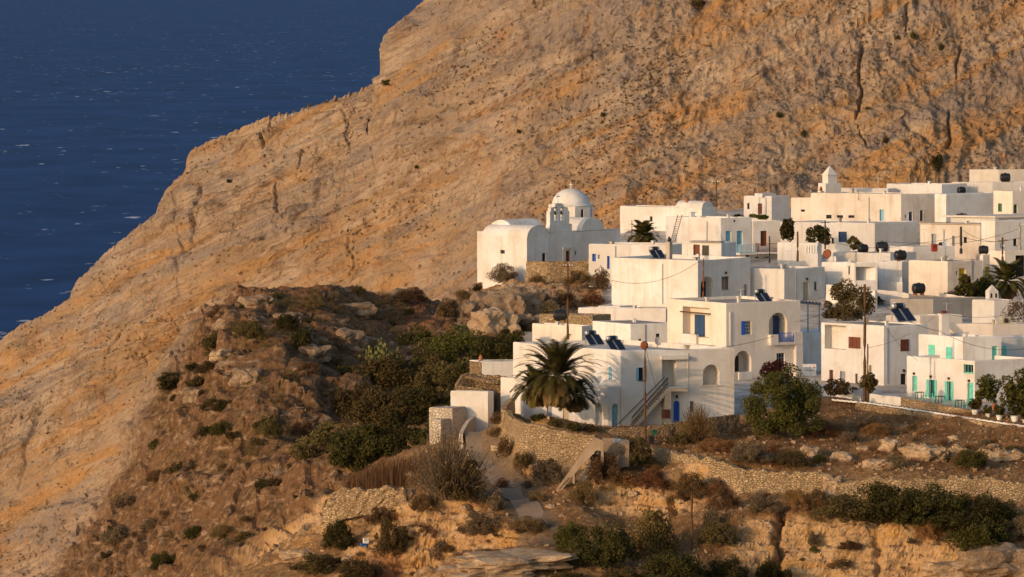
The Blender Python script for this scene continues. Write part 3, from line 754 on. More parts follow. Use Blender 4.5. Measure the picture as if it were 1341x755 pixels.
def house(label, xc, yt, D, xl, xr, a=42, b=44, yb=None, feats=(), name='house', cat='house', root=None, z0=None, group=None, **kw):
    C = P(xc, yt, D); z1 = C.z
    a, b = math.radians(a), math.radians(b)
    tl = (-math.cos(a), math.sin(a)); tr = (math.cos(b), math.sin(b))
    nl = (-math.sin(a), -math.cos(a)); nr_ = (math.sin(b), -math.cos(b))
    fl = Face((C.x, C.y), tl, nl, 1); fr = Face((C.x, C.y), tr, nr_, 1)
    Ll, Lr = kw.pop('Ll', None) or fl.u(xl), kw.pop('Lr', None) or fr.u(xr)
    if z0 is None:
        if yb is not None: z0 = CAMZ-(yb-HY)/F*D-.4
        else:
            g = []
            for i in (0, .5, 1):
                for j in (0, .5, 1):
                    x, y = C.x+tl[0]*Ll*i+tr[0]*Lr*j, C.y+tl[1]*Ll*i+tr[1]*Lr*j
                    g.append(ground(x/y*F+CX, min(y, 735)))
            z0 = min(g)-.4
    z0 = min(z0, z1-.5)
    if root is None: root = thing(name, label, cat, (C.x, C.y, z0), 0, group)
    fL, fR = boxwalls(root, (C.x, C.y), tl, tr, nl, nr_, Ll, Lr, z0, z1, feats, **kw)
    H = House(); H.root, H.L, H.R, H.C, H.z0, H.z1, H.tl, H.tr, H.Ll, H.Lr = root, fL, fR, C, z0, z1, Vector((*tl, 0)), Vector((*tr, 0)), Ll, Lr
    H.rz = math.atan2(tr[1], tr[0])
    def rp(u, v, z=0): return Vector((C.x, C.y, z1+z))+H.tl*(Ll*u)+H.tr*(Lr*v)
    H.rp = rp
    return H
def chimney(H, p, w=.55, h=1.3, pot=True, mat='plaster', rz=None, cap='paint_white'):
    mb = MB(); rz = H.rz if rz is None else rz
    mb.box(p+Vector((0, 0, h/2-.2)), (w, w, h+.4), rz); mb.box(p+Vector((0, 0, h+.04)), (w+.16, w+.16, .09), rz)
    c = mb.build('chimney', mat, H.root)
    if pot:
        m2 = MB(); m2.lathe([(.17, 0), (.22, .15), (.2, .4), (.12, .5), (.12, .62)], p+Vector((0, 0, h+.085)), 10); m2.build('chimney_pot', pot if isinstance(pot, str) else 'terracotta', c)
def eave(H, over=.18, th=.12, mat='roof_grey'):
    mb = MB(); z = H.z1+.03; A = Vector((H.C.x, H.C.y, z)); e = over
    q = [A-H.tl*e-H.tr*e, A+H.tr*(H.Lr+e)-H.tl*e, A+H.tr*(H.Lr+e)+H.tl*(H.Ll+e), A+H.tl*(H.Ll+e)-H.tr*e]
    mb.box8(q+[v+Vector((0, 0, th)) for v in q]); mb.build('roof_slab', mat, H.root)
def railing(root, a, b, h, mat, step=.16, name='railing', base=0):
    mb = MB(); a, b = Vector(a), Vector(b); n = max(2, int((b-a).length/step))
    mb.bar(a+Vector((0, 0, h)), b+Vector((0, 0, h)), .06); mb.bar(a+Vector((0, 0, .08)), b+Vector((0, 0, .08)), .05)
    for i in range(n+1):
        p = a+(b-a)*(i/n); mb.bar(p, p+Vector((0, 0, h)), .07 if i in (0, n) else .035)
    return mb.build(name, mat, root)

# === church ==========================================================
D0 = 640
CC = P(690, 311, D0); a, b = math.radians(28), math.radians(43)
tl = Vector((-math.cos(a), math.sin(a), 0)); tr = Vector((math.cos(b), math.sin(b), 0))
nl = (-math.sin(a), -math.cos(a)); nrr = (math.sin(b), -math.cos(b))
fL = Face((CC.x, CC.y), tl, nl, 1); fR = Face((CC.x, CC.y), tr, nrr, 1)
fL.L = fL.u(632); wh = fR.u(718.5); Lf = fR.u(812.6)
zh = CC.z; zb = CAMZ-(386-HY)/F*D0
church = thing('church', 'white domed church with a twin arched belfry above a rubble terrace wall', 'church', (CC.x, CC.y, zb))
fH = Face((CC.x, CC.y), tr, nrr, wh)
mb = MB()
u0, z0_ = fL.uz(661, 332); u1, z1_ = fL.uz(657.5, 327)
win = [(min(u0, u1)-.0, z0_), (max(u0, u1)+.25, z0_), (max(u0, u1)+.25, z1_), (min(u0, u1), z1_)]
wall_face(mb, fL, zb, zh+.07, [(win, .2, False)])
# hall gable with vault curve
rise = (CC.z-P(704, 294, D0+3).z)*-1
nA = 18
gab = [(0, zb), (wh, zb)]+[(wh/2+wh/2*math.cos(q), zh+rise*math.sin(q)) for q in np.linspace(0, math.pi, nA)]
ud0, zd0 = fR.uz(710, 341); ud1, zd1 = fR.uz(714.8, 331)
dl_ = [(ud0, zd0-.6), (min(ud1, wh-.1), zd0-.6), (min(ud1, wh-.1), zd1), (ud0, zd1)]
tri = tessellate_polygon([[Vector((q[0], q[1], 0)) for q in lp] for lp in (gab, dl_)])
mb.add([fH.pt(*q) for q in gab+dl_], [tuple(q) for q in tri])
mb.add([fH.pt(*q) for q in dl_]+[fH.pt(*q, -.25) for q in dl_], [(i, (i+1) % 4, 4+(i+1) % 4, 4+i) for i in range(4)])
A3 = Vector((CC.x, CC.y, 0))
mb.poly(A3+tl*fL.L+Vector((0, 0, zb)), A3+tl*fL.L+tr*wh+Vector((0, 0, zb)), A3+tl*fL.L+tr*wh+Vector((0, 0, zh)), A3+tl*fL.L+Vector((0, 0, zh)))
mb.poly(*[A3+tl*fL.L+tr*q[0]+Vector((0, 0, q[1])) for q in gab[2:]])
mb.poly(A3+tr*wh+Vector((0, 0, zb)), A3+tr*wh+tl*fL.L+Vector((0, 0, zb)), A3+tr*wh+tl*fL.L+Vector((0, 0, zh)), A3+tr*wh+Vector((0, 0, zh)))
mb.build('wall', 'plaster', church)
mb = MB()
def vault(mb, org, ax, Lx, side, wv, zs, rs, n=16, over=.0, caps=False, e=0.0):
    """barrel along ax from org, across side"""
    pts = []
    for k in range(n):
        q = math.pi*k/(n-1)
        off = side*(wv/2-(wv/2+e)*math.cos(q))+Vector((0, 0, zs+(rs+e)*math.sin(q)))
        pts.append(off)
    o = len(mb.v)
    m = 8
    for j in range(m+1):
        for p in pts:
            v = org+ax*(-over+(Lx+2*over)*j/m)+p; v.z += .03*nz1(v.x, v.y); mb.v.append(tuple(v))
    for j in range(m):
        for k in range(n-1): mb.f.append((o+j*n+k, o+j*n+k+1, o+(j+1)*n+k+1, o+(j+1)*n+k))
    if caps:
        mb.f.append(tuple(range(o, o+n))); mb.f.append(tuple(range(o+m*n, o+m*n+n)))
vault(mb, A3, tl, fL.L, tr, wh, zh, rise, over=.08, e=.03)
mb.build('vault_roof', 'plaster', church)
mb = MB(); a4, b4 = win[0][0], win[1][0]
mb.add([fL.pt(*q, -.19) for q in win], [(0, 1, 2, 3)]); mb.build('window', 'glass', church)
mb = MB(); mb.add([fH.pt(*q, -.24) for q in dl_], [(0, 1, 2, 3)]); fH.box(mb, dl_[0][0], dl_[0][0]+.1, dl_[0][1], dl_[2][1], -.238, -.2); fH.box(mb, dl_[1][0]-.1, dl_[1][0], dl_[0][1], dl_[2][1], -.238, -.2); mb.build('door', 'paint_darkwood', church)
# main body behind the long front wall
O2 = fR.pt(wh+.02, 0, -.05); dpt = 10.5
fM = Face((O2.x, O2.y), tr, nrr, Lf-wh)
zt_body = fM.uz(790, 301.5)[1]
mb = MB()
def rect_hole(fc, x0, y0, x1, y1):
    ua, ub = sorted((fc.u(x0), fc.u(x1))); um = (ua+ub)/2
    z = lambda y: CAMZ-(y-HY)/F*(fc.O[1]+um*fc.t[1]); zz = sorted((z(y0), z(y1)))
    return [(ua, zz[0]), (ub, zz[0]), (ub, zz[1]), (ua, zz[1])]
dr = rect_hole(fM, 740.3, 341, 747, 328); dr[0] = (dr[0][0], dr[0][1]-.4); dr[1] = (dr[1][0], dr[1][1]-.4)
wn = rect_hole(fM, 752.6, 333.5, 754.8, 328)
wall_face(mb, fM, zb, zt_body+.07, [(dr, .3, False), (wn, .2, False)])
B3 = Vector((O2.x, O2.y, 0))
for (p, q) in ((B3, B3+tl*dpt), (B3+tr*fM.L, B3+tr*fM.L+tl*dpt), (B3+tl*dpt, B3+tl*dpt+tr*fM.L)):
    mb.poly(p+Vector((0, 0, zb)), q+Vector((0, 0, zb)), q+Vector((0, 0, zt_body)), p+Vector((0, 0, zt_body)))
# raised piece of front wall under the belfry
ub0, ub1 = fM.u(720), fM.u(749); zbel = fM.uz(734, 293.5)[1]
fM.box(mb, ub0, ub1, zt_body-.3, zbel, -.75, -.004)
mb.build('wall', 'plaster', church)
mb = MB(); mb.poly(*[B3+p+Vector((0, 0, zt_body-.05)) for p in (tl*.1+tr*.1, tr*(fM.L-.1)+tl*.1, tr*(fM.L-.1)+tl*(dpt-.1), tl*(dpt-.1)+tr*.1)])
fM.box(mb, .0, fM.L, zt_body+.065, zt_body+.16, -.4, .04)
mb.build('roof', 'roof_white', church)
mb = MB(); mb.add([fM.pt(*q, -.28) for q in dr], [(0, 1, 2, 3)]); mm = (dr[0][0]+dr[1][0])/2; fM.box(mb, mm-.04, mm+.04, dr[0][1], dr[2][1], -.278, -.24); mb.build('door', 'paint_brown', church)
mb = MB(); fM.box(mb, dr[0][0]-.45, dr[0][0]-.01, dr[0][1], dr[2][1]+.25, -.02, .12); fM.box(mb, dr[1][0]+.01, dr[1][0]+.45, dr[0][1], dr[2][1]+.25, -.02, .12); fM.box(mb, dr[0][0]-.55, dr[1][0]+.55, dr[2][1]+.26, dr[2][1]+.5, -.02, .2); mb.build('door_surround', 'plaster_old', church)
mb = MB(); mb.add([fM.pt(*q, -.18) for q in wn], [(0, 1, 2, 3)]); mb.build('window', 'glass', church)
# belfry
bu0, bu1 = fM.u(722), fM.u(744.5); bz1 = fM.uz(733, 267)[1]; bw = bu1-bu0
mb = MB()
fB = Face((fM.pt(bu0, 0, -.1).x, fM.pt(bu0, 0, -.1).y), tr, nrr, bw)
arches = [arch_loop(bw*.20, bw*.44, zbel+.45, zbel+(bz1-zbel)*.86), arch_loop(bw*.56, bw*.80, zbel+.45, zbel+(bz1-zbel)*.86)]
outer = [(0, zbel-.02), (bw, zbel-.02), (bw, bz1-.5), (bw*.78, bz1-.35), (bw*.72, bz1), (bw*.56, bz1+.15), (bw*.5, bz1-.2), (bw*.44, bz1+.15), (bw*.28, bz1), (bw*.22, bz1-.35), (0, bz1-.5)]
for dd in (0, -.6):
    tri = tessellate_polygon([[Vector((q[0], q[1], 0)) for q in lp] for lp in [outer]+arches])
    mb.add([fB.pt(*q, dd) for q in outer+arches[0]+arches[1]], [tuple(q) for q in tri])
for lp in [outer]+arches:
    k = len(lp); mb.add([fB.pt(*q) for q in lp]+[fB.pt(*q, -.6) for q in lp], [(i, (i+1) % k, k+(i+1) % k, k+i) for i in range(k)])
for s in (0, bw): fB.box(mb, s-.18, s+.18, zbel-.02, bz1-.9, -.62, .05); 
bel = mb.build('belfry', 'plaster', church)
mb = MB(); pc = fB.pt(bw/2, bz1-.1, -.3)
mb.bar(pc, pc+Vector((0, 0, 1.55)), .16); q = pc+Vector((0, 0, 1.1)); mb.bar(q-tr*.38, q+tr*.38, .14); mb.build('cross', 'paint_white', bel)
for s in (.32, .68):
    mb = MB(); p = fB.pt(bw*s, zbel+(bz1-zbel)*.62, -.3); mb.lathe([(.22, -.35), (.2, -.25), (.13, 0), (.1, .1), (.02, .14)], p, 10); mb.build('bell', 'iron_dark', bel)
# transverse vault gable over the front wall and its barrel
gu0, gu1 = fM.u(762), fM.u(791.6); gz1 = fM.uz(776.5, 284.5)[1]; gw = gu1-gu0
mb = MB(); org = fM.pt(gu0, 0, -.02)
vault(mb, Vector((org.x, org.y, 0)), tl, 5.2, tr, gw, zt_body+.1, gz1-zt_body-.1, caps=True)
mb.build('vault_roof', 'plaster', church)
# nave barrel, axis along the front, set back
mb = MB(); org = B3+tl*3.3-tr*2.3
vault(mb, org, tr, 5.6, tl, 3.6, zt_body, 1.7, caps=True); mb.build('vault_roof', 'plaster', church)
# dome on octagonal drum
cd = P(747.5, 291, D0+13.2); cd.z = 0
zd0 = CAMZ-(297-HY)/F*cd.y; zd1 = CAMZ-(268-HY)/F*cd.y; Rdr = 29.8/F*cd.y
mb = MB(); n = 8; rot0 = math.radians(10)
for k in range(n):
    q0, q1 = rot0+2*math.pi*k/n, rot0+2*math.pi*(k+1)/n
    p0_, p1_ = cd+Vector((math.cos(q0), math.sin(q0), 0))*Rdr, cd+Vector((math.cos(q1), math.sin(q1), 0))*Rdr
    t_ = (p1_-p0_); L = t_.length; t_.normalize(); nn = (t_.y, -t_.x)
    fc = Face((p0_.x, p0_.y), t_, nn, L)
    lp = arch_loop(L*.40, L*.60, zd0+.9, zd0+2.5)
    wall_face(mb, fc, zd0-1.2, zd1, [(lp, .22, False)], .05)
    g = MB(); g.add([fc.pt(*q, -.2) for q in lp], [tuple(range(len(lp)))]); g.build('window', 'glass', church)
mb.build('drum', 'plaster', church)
mb = MB(); Rd = 24.5/F*cd.y; hd = (268-247.5)/F*cd.y
prof = [(Rdr-.02, zd1-.05), (Rdr*.98, zd1+.05), (Rd+.12, zd1+.12)]+[(Rd*math.cos(q), zd1+.1+hd*math.sin(q)) for q in np.linspace(.05, math.pi/2, 12)]
prof[-1] = (.02, prof[-1][1]); mb.lathe(prof, cd, 32)
mb.build('dome', 'plaster', church, True)
mb = MB(); pc = cd+Vector((0, 0, zd1+hd)); mb.bar(pc, pc+Vector((0, 0, .9)), .09); mb.bar(pc+Vector((-.25, 0, .62)), pc+Vector((.25, 0, .62)), .08); mb.build('cross', 'paint_white', church)

# === houses ==========================================================
HS = {}
# long low annex right of the church
HS['annex'] = house('long low white annex with two small blue doors right of the church', 873, 320, 628, 771, 905, 12, 50, feats=[
    ('door', 'L', 775.5, 342, 780.5, 332, {'c': 'paint_blue'}), ('door', 'L', 795, 352, 798.4, 335, {'c': 'paint_blue'}), ('window', 'L', 783, 339, 785.5, 333, {'c': 'paint_white'})], roof='roof_white')
# parapet house behind, at the foot of the mountain
HS['vaulted'] = H = house('flat roofed white house with a low rounded vault, highest row behind the palm', 919, 272, 690, 812, 939, 30, 46, feats=[('door', 'L', 851, 290, 854.5, 283, {'c': 'paint_darkwood'})], roof='roof_white', par=.1)
mb = MB(); o = H.rp(.02, .12, -.1); vault(mb, o, H.tl, H.Ll*.32, H.tr, H.Lr*.75, 0, 1.0, caps=True); mb.build('vault_roof', 'roof_white', H.root)
chimney(H, H.rp(.24, .3), .5, .5); chimney(H, H.rp(.06, .5), .5, .7)
mb = MB(); 
# two storey house with the pale blue doors and balconies
HS['balcony'] = H = house('white house with two pale blue doors and a pale blue balcony beside a leaning ladder', 944, 285, 655, 872, 984.5, 30, 26, feats=[
    ('door', 'R', 950.5, 318.5, 957.7, 302, {'c': 'paint_pale_blue'}), ('door', 'R', 965, 320, 972.7, 302, {'c': 'paint_pale_blue'}),
    ('window', 'R', 960.5, 290.5, 963.5, 287.5, {'c': 'paint_blue', 'sill': False}), ('window', 'R', 957, 338, 961, 332, {'c': 'paint_darkwood'}), ('open', 'R', 977, 340, 981, 333, {'d': .4})], roof='roof_white')
chimney(H, H.rp(.75, .4, -.2), .6, .7, False)
fc = H.R
ua, ub = fc.u(963.6), fc.u(985.5); zf = fc.uz(975, 330.5)[1]
mb = MB(); fc.box(mb, ua, ub, zf-.22, zf, -.05, 1.15); bal = mb.build('balcony', 'plaster', H.root)
railing(bal, fc.pt(ua+.05, zf+.01, 1.1), fc.pt(ub-.05, zf+.01, 1.1), 1.05, 'paint_pale_blue', .2); railing(bal, fc.pt(ua+.05, zf+.01, .05), fc.pt(ua+.05, zf+.01, 1.06), 1.05, 'paint_pale_blue', .2)
HS['red_balcony'] = H = house('narrow white house with a brown door and dark red balcony railing', 986, 289, 657, 985, 1023.5, 40, 18, Ll=6, feats=[
    ('door', 'R', 996, 322, 1004.6, 302, {'c': 'paint_brown'}), ('window', 'R', 1001, 339.5, 1009, 336, {'c': 'paint_darkwood'}), ('window', 'R', 989, 340, 994, 336, {'c': 'paint_darkwood'})], roof='roof_white')
fc = H.R; ua, ub = fc.u(989), fc.u(1025); zf = fc.uz(1005, 329)[1]
mb = MB(); fc.box(mb, ua, ub, zf-.25, zf, -.05, 1.25); bal = mb.build('balcony', 'plaster', H.root)
railing(bal, fc.pt(ua+.05, zf+.01, 1.2), fc.pt(ub-.05, zf+.01, 1.2), 1.1, 'paint_brown', .17)
railing(bal, fc.pt(ub-.05, zf+.01, .05), fc.pt(ub-.05, zf+.01, 1.16), 1.1, 'paint_brown', .17); railing(bal, fc.pt(ua+.05, zf+.01, .05), fc.pt(ua+.05, zf+.01, 1.16), 1.1, 'paint_brown', .17)
# small penthouse room in front
HS['penthouse'] = H = house('small white rooftop room with a red framed doorway under a brown slab roof', 944.6, 317.5, 622, 893, 964, 22, 48, feats=[
    ('door', 'L', 908, 341, 916.5, 320, {'c': 'paint_brown'}), ('window', 'L', 919.5, 338, 928.5, 321, {'c': 'paint_darkwood', 'd': .2})], roof='roof_white')
mb = MB(); f = H.L; f.box(mb, f.u(945), f.u(904), H.z1+.01, H.z1+.14, -1.2, .35); mb.build('door_canopy', 'concrete', H.root)
# big plain white house in the middle
HS['arch_house'] = H = house('large plain white house with a shaded arched doorway and square window on its right wall', 914, 341, 600, 801, 982.7, 33, 47, feats=[
    ('arch', 'R', 917.5, 391, 934.5, 361.5, {'d': 1.1, 'door': (.1, .9, .75, 'paint_darkwood')}), ('window', 'R', 945, 379.5, 955, 361.5, {'c': 'paint_beige', 'd': .22}), ('door', 'R', 974, 392, 979, 372, {'c': 'paint_grey'})], roof='roof_white', par=.5)
chimney(H, P(876.5, 345, 606), .55, 2.6, 'iron_dark', 'concrete_pale')
# house with the beige door, right
HS['beige_door'] = H = house('white house with a beige curtained door behind the flat roof with solar heater', 1027, 352, 606, 979, 1080, 28, 42, feats=[
    ('door', 'R', 1051.5, 394, 1060, 369, {'c': 'paint_beige', 'd': .3}), ('window', 'R', 1066, 380, 1070.5, 368.5, {'c': 'paint_beige', 'd': .25})], roof='roof_grey', par=.3)
# two-storey house with the arched loggia
HS['loggia'] = H = house('two storey white house with blue lattice window and arched upper balcony', 951, 397, 535, 874, 1048, 52, 30, feats=[
    ('recess', 'L', 894, 441, 929, 402, {'d': 1.1, 'door': (.45, .83, .72, 'paint_dark_blue')}),
    ('awindow', 'R', 975.5, 438, 984, 420, {'c': 'paint_white', 'nx': 3, 'ny': 4, 'r': False, 'sc': 'paint_blue'}),
    ('arch', 'R', 1007, 446, 1031, 409, {'d': 1.5, 'door': (.62, .96, .86, 'paint_dark_blue')}),
    ('arch', 'R', 962, 487, 984, 459, {'d': 1.6, 'door': (.15, .7, .7, 'paint_darkwood')}), ('window', 'R', 1017, 481, 1028, 462, {'c': 'paint_grey', 'nx': 3, 'ny': 3})], roof='roof_grey', wall='plaster_cream', par=.3)
fc = H.R
mb = MB(); ua, ub = fc.u(1006), fc.u(1047.5); zf = fc.uz(1025, 447)[1]; zt_ = fc.uz(1040, 434)[1]
fc.box(mb, fc.u(1037), ub, zf-.3, zt_, -.3, .55); fc.box(mb, ua, fc.u(1016), zf-.3, zt_-.2, .003, .55); fc.box(mb, ua, ub, zf-.32, zf-.02, .004, .52); bal = mb.build('balcony', 'plaster_cream', H.root)
railing(bal, fc.pt(fc.u(1016)+.02, zf, .45), fc.pt(fc.u(1037)-.02, zf, .45), .95, 'paint_blue', .14)
mb = MB(); fc.box(mb, fc.u(1039.5), fc.u(1048.3), H.z0, zt_-.5, .001, .5); 
fc.box(mb, fc.u(955.5), fc.u(955.5)+.12, fc.uz(956, 453)[1], fc.uz(956, 408)[1], .005, .1); mb.build('drainpipe', 'plaster', H.root)
mb = MB(); fc.box(mb, fc.u(962.5), fc.u(979), H.z0, fc.uz(970, 486)[1], .6, .85); fc.box(mb, fc.u(979), fc.u(1003), H.z0, fc.uz(990, 497)[1], .6, .85); fc.box(mb, fc.u(962.5), fc.u(1003), H.z0, fc.uz(990, 505)[1], .01, .6); mb.build('terrace_wall', 'plaster', H.root)
mb = MB(); f = H.L; f.box(mb, f.u(931), f.u(892), f.uz(912, 410)[1], f.uz(912, 408.5)[1], -.05, .2); mb.build('canopy_beam', 'wood_pole', H.root)
mb = MB(); f.box(mb, f.u(915), f.u(893), f.uz(905, 452)[1], f.uz(905, 437)[1], .002, .35); f.box(mb, f.u(936), f.u(893), f.uz(905, 462)[1], f.uz(905, 449)[1], .003, .9); mb.build('terrace_wall', 'plaster', H.root)
# front house with the palms
HS['front'] = H = house('long white two storey house behind the palm with outside stairs and an arched niche', 813, 459, 500, 672, 961.5, 47, 17, feats=[
    ('shutter', 'L', 801, 497, 797.5, 480, {'c': 'paint_pale_blue', 'n': 1}),
    ('awindow', 'R', 836.5, 498, 842.5, 481, {'c': 'paint_darkwood', 'sc': 'paint_pale_blue', 'd': .25}),
    ('recess', 'R', 867, 506, 886, 471, {'d': 1.5, 'door': (.02, .22, .86, 'paint_dark_blue')}),
    ('arch', 'R', 920.5, 504, 942.5, 477, {'d': 1.4}),
    ('archdoor', 'R', 882, 554.5, 890, 524.5, {'c': 'paint_blue', 'd': .25}), ('window', 'R', 903.7, 539.6, 908.7, 525, {'c': 'paint_grey'})], roof='roof_white', par=.5)
fc = H.R
# lower storey stepping out on the left
c2 = Vector((H.C.x, H.C.y, 0))-H.tr*1.35
xl2 = 676
D2 = c2.y; xc2 = c2.x/c2.y*F+CX
H2 = house('', xc2, 505.5, D2, xl2, 814, 56, 17, root=H.root, z0=H.z0, Lr=2.2, feats=[
    ('archdoor', 'L', 779.3, 557, 788, 526.5, {'c': 'paint_grey', 'd': .35}), ('arch', 'R', 801, 560, 809.5, 528.5, {'d': .5, 'door': (.1, .9, .9, 'paint_pale_blue')}),
    ('door', 'L', 716, 555, 723, 528, {'c': 'paint_grey'})], roof='roof_white', par=.06) if False else None
# (the step is a solid ledge)
mb = MB()
f2 = Face((c2.x+H.R.n[0]*.02, c2.y+H.R.n[1]*.02), (H.L.t[0], H.L.t[1]), H.L.n, H.Ll)
zl = f2.uz(790, 505.5)[1]
l1 = [arch_loop(*sorted((f2.u(779.3), f2.u(788))), f2.uz(783, 557)[1], f2.uz(783, 526.5)[1])]
dd = rect_hole(f2, 716, 557, 723, 530); dd2 = rect_hole(f2, 737, 557, 745, 530)
wall_face(mb, f2, H.z0, zl+.07, [(l1[0], .4, False), (dd, .2, False), (dd2, .2, False)])
f3 = Face((f2.O[0], f2.O[1]), (H.R.t[0], H.R.t[1]), H.R.n, fc.u(812)+1.35)
l3 = arch_loop(*sorted((f3.u(801.5), f3.u(809.5))), f3.uz(805, 560)[1], f3.uz(805, 528.5)[1])
wall_face(mb, f3, H.z0, zl+.07, [(l3, .5, False)])
e = f3.L
mb.poly(f3.pt(0, zl), f3.pt(e, zl), f3.pt(e, zl)+H.tl*(H.Ll), f3.pt(0, zl)+H.tl*H.Ll)
mb.poly(f3.pt(e, H.z0), f3.pt(e, zl), f3.pt(e, zl, -.5), f3.pt(e, H.z0, -.5))
mb.build('wall', 'plaster', H.root)
for (f_, lp, cc, dep) in ((f2, l1[0], 'paint_grey', .38), (f3, l3, 'paint_pale_blue', .48), (f2, dd, 'paint_grey', .18), (f2, dd2, 'paint_beige', .18)):
    mb = MB(); mb.add([f_.pt(*q, -dep) for q in lp], [tuple(range(len(lp)))])
    x0, x1 = min(q[0] for q in lp), max(q[0] for q in lp); y0, y1 = min(q[1] for q in lp), max(q[1] for q in lp)
    m = (x0+x1)/2; f_.box(mb, m-.03, m+.03, y0, y0+(y1-y0)*.8, -dep+.002, -dep+.03); f_.box(mb, x0+.05, x1-.05, y0+.9, y0+1.0, -dep+.002, -dep+.028)
    mb.build('door', cc, H.root)
# porch canopy, jamb pier, stairs
mb = MB(); fc.box(mb, fc.u(864.5), fc.u(899), fc.uz(880, 470)[1], fc.uz(880, 465.5)[1], -.3, .55); mb.build('porch_canopy', 'plaster', H.root)
mb = MB(); us0, us1 = fc.u(823), fc.u(870); zs0, zs1 = fc.uz(823, 559)[1], fc.uz(868, 507)[1]
ns = 17
for i in range(ns):
    a_, b_ = us0+(us1-us0)*i/ns, us0+(us1-us0)*(i+1)/ns
    z_ = zs0+(zs1-zs0)*(i+1)/ns; fc.box(mb, a_, b_, z_-.55 if i > 2 else H.z0, z_, .004, 1.15)
ul = fc.u(896); fc.box(mb, us1, ul, zs1-.35, zs1+.002, .004, 1.15); fc.box(mb, us1-.3, us1+.35, H.z0, zs1-.35, .006, 1.13)
st = mb.build('staircase', 'concrete_pale', H.root)
mb = MB()
for off in (0.0, .42, .95):
    mb.bar(fc.pt(us0, zs0+.1+off, 1.1), fc.pt(us1, zs1+off+.1, 1.1), .09 if off > .9 else .045)
for i in range(ns*2+1):
    u_ = us0+(us1-us0)*i/(ns*2); z_ = zs0+(zs1-zs0)*i/(ns*2); mb.bar(fc.pt(u_, z_, 1.1), fc.pt(u_, z_+1.05, 1.1), .035)
mb.bar(fc.pt(us0-1.6, zs0-.2+.2, .3), fc.pt(us1, zs1+1.05, .08), .06)
mb.build('railing', 'iron_dark', st)
mb = MB(); fc.box(mb, us1+.05, ul, zs1, zs1+.12, 1.0, 1.15); mb.build('step', 'plaster', H.root)
mb = MB(); fc.box(mb, fc.u(861.5), fc.u(872), fc.uz(866, 546)[1], fc.uz(866, 534.6)[1], 1.17, 1.3); fc.box(mb, fc.u(862.4), fc.u(871), fc.uz(866, 545)[1], fc.uz(866, 535.5)[1], 1.3, 1.32); mb.build('meter_box', 'paint_brown', H.root)
mb = MB(); fc.box(mb, fc.u(900.6), fc.u(901.4), fc.uz(900, 519)[1], fc.uz(900, 462)[1], .004, .06); fc.box(mb, fc.u(917), fc.u(946), fc.uz(930, 505.6)[1], fc.uz(930, 504.2)[1], .002, .12); mb.build('window_sill', 'plaster_old', H.root)
# grey roofed low house behind it
HS['grey_roof'] = H = house('low white house with a wide grey brown roof behind the solar panels', 826, 424, 553, 776, 886, 50, 20, feats=[
    ('window', 'R', 859, 448.5, 864.5, 436.5, {'c': 'paint_green'}), ('window', 'R', 836, 449, 840.5, 443.5, {'c': 'paint_darkwood'})], roof='roof_grey', par=.05)
mb = MB(); f = H.R; f.box(mb, f.u(844), f.u(844)+.09, H.z0, H.z1-.1, .004, .09); mb.build('drainpipe', 'paint_grey', H.root)
# little roofs left of it
HS['cream_low'] = house('low cream block with a grey shaded end, right of the valley trees', 762, 427, 560, 697, 777, 40, 48, wall='plaster_cream', roof='roof_white')
HS['stone_low'] = H = house('low stone faced block carrying a black water tank', 776, 412.5, 572, 706, 800, 20, 46, wall='stone_wall', roof='roof_white', par=.15)
HS['terrace_low'] = H = house('long low white terrace roof below the large plain house', 872, 404, 588, 757, 885, 14, 50, roof='roof_grey', par=.25)
HS['terrace_back'] = house('low white step of wall beside the dry shrubs, below the plain house corner', 812, 400.5, 596, 783, 830, 14, 50, roof='roof_white')
# left group
HS['brick_end'] = H = house('low white house with a bare brown end wall and terracotta pot beside valley trees', 631, 473, 527, 614.8, 690, 60, 8, wallL='stone_brown', roof='roof_grey', par=.1)
chimney(H, H.rp(.2, .03, -.2), .3, .15, True, 'concrete')
HS['white_hut'] = H = house('small plain white hut above the stone hut at the path', 639, 512, 508, 590, 646.5, 12, 52, roof='concrete_pale', par=.05)
mb = MB(); mb.box(H.rp(.5, .5, .09), (H.Ll+.24, H.Lr+.2, .14), -math.radians(12)); 
HS['stone_hut'] = H = house('tiny whitewashed rubble stone hut with a lower block at its front', 592.5, 534, 506, 562, 603, 14, 55, wall='stone_render', roof='concrete', par=.03, Lr=2.4, name='stone_hut', cat='hut')
H2 = house('', 577.5, 549, 504.6, 562.6, 581, 14, 55, wall='stone_render', roof='concrete', par=.03, root=H.root, z0=H.z0-.4, Lr=1.6)
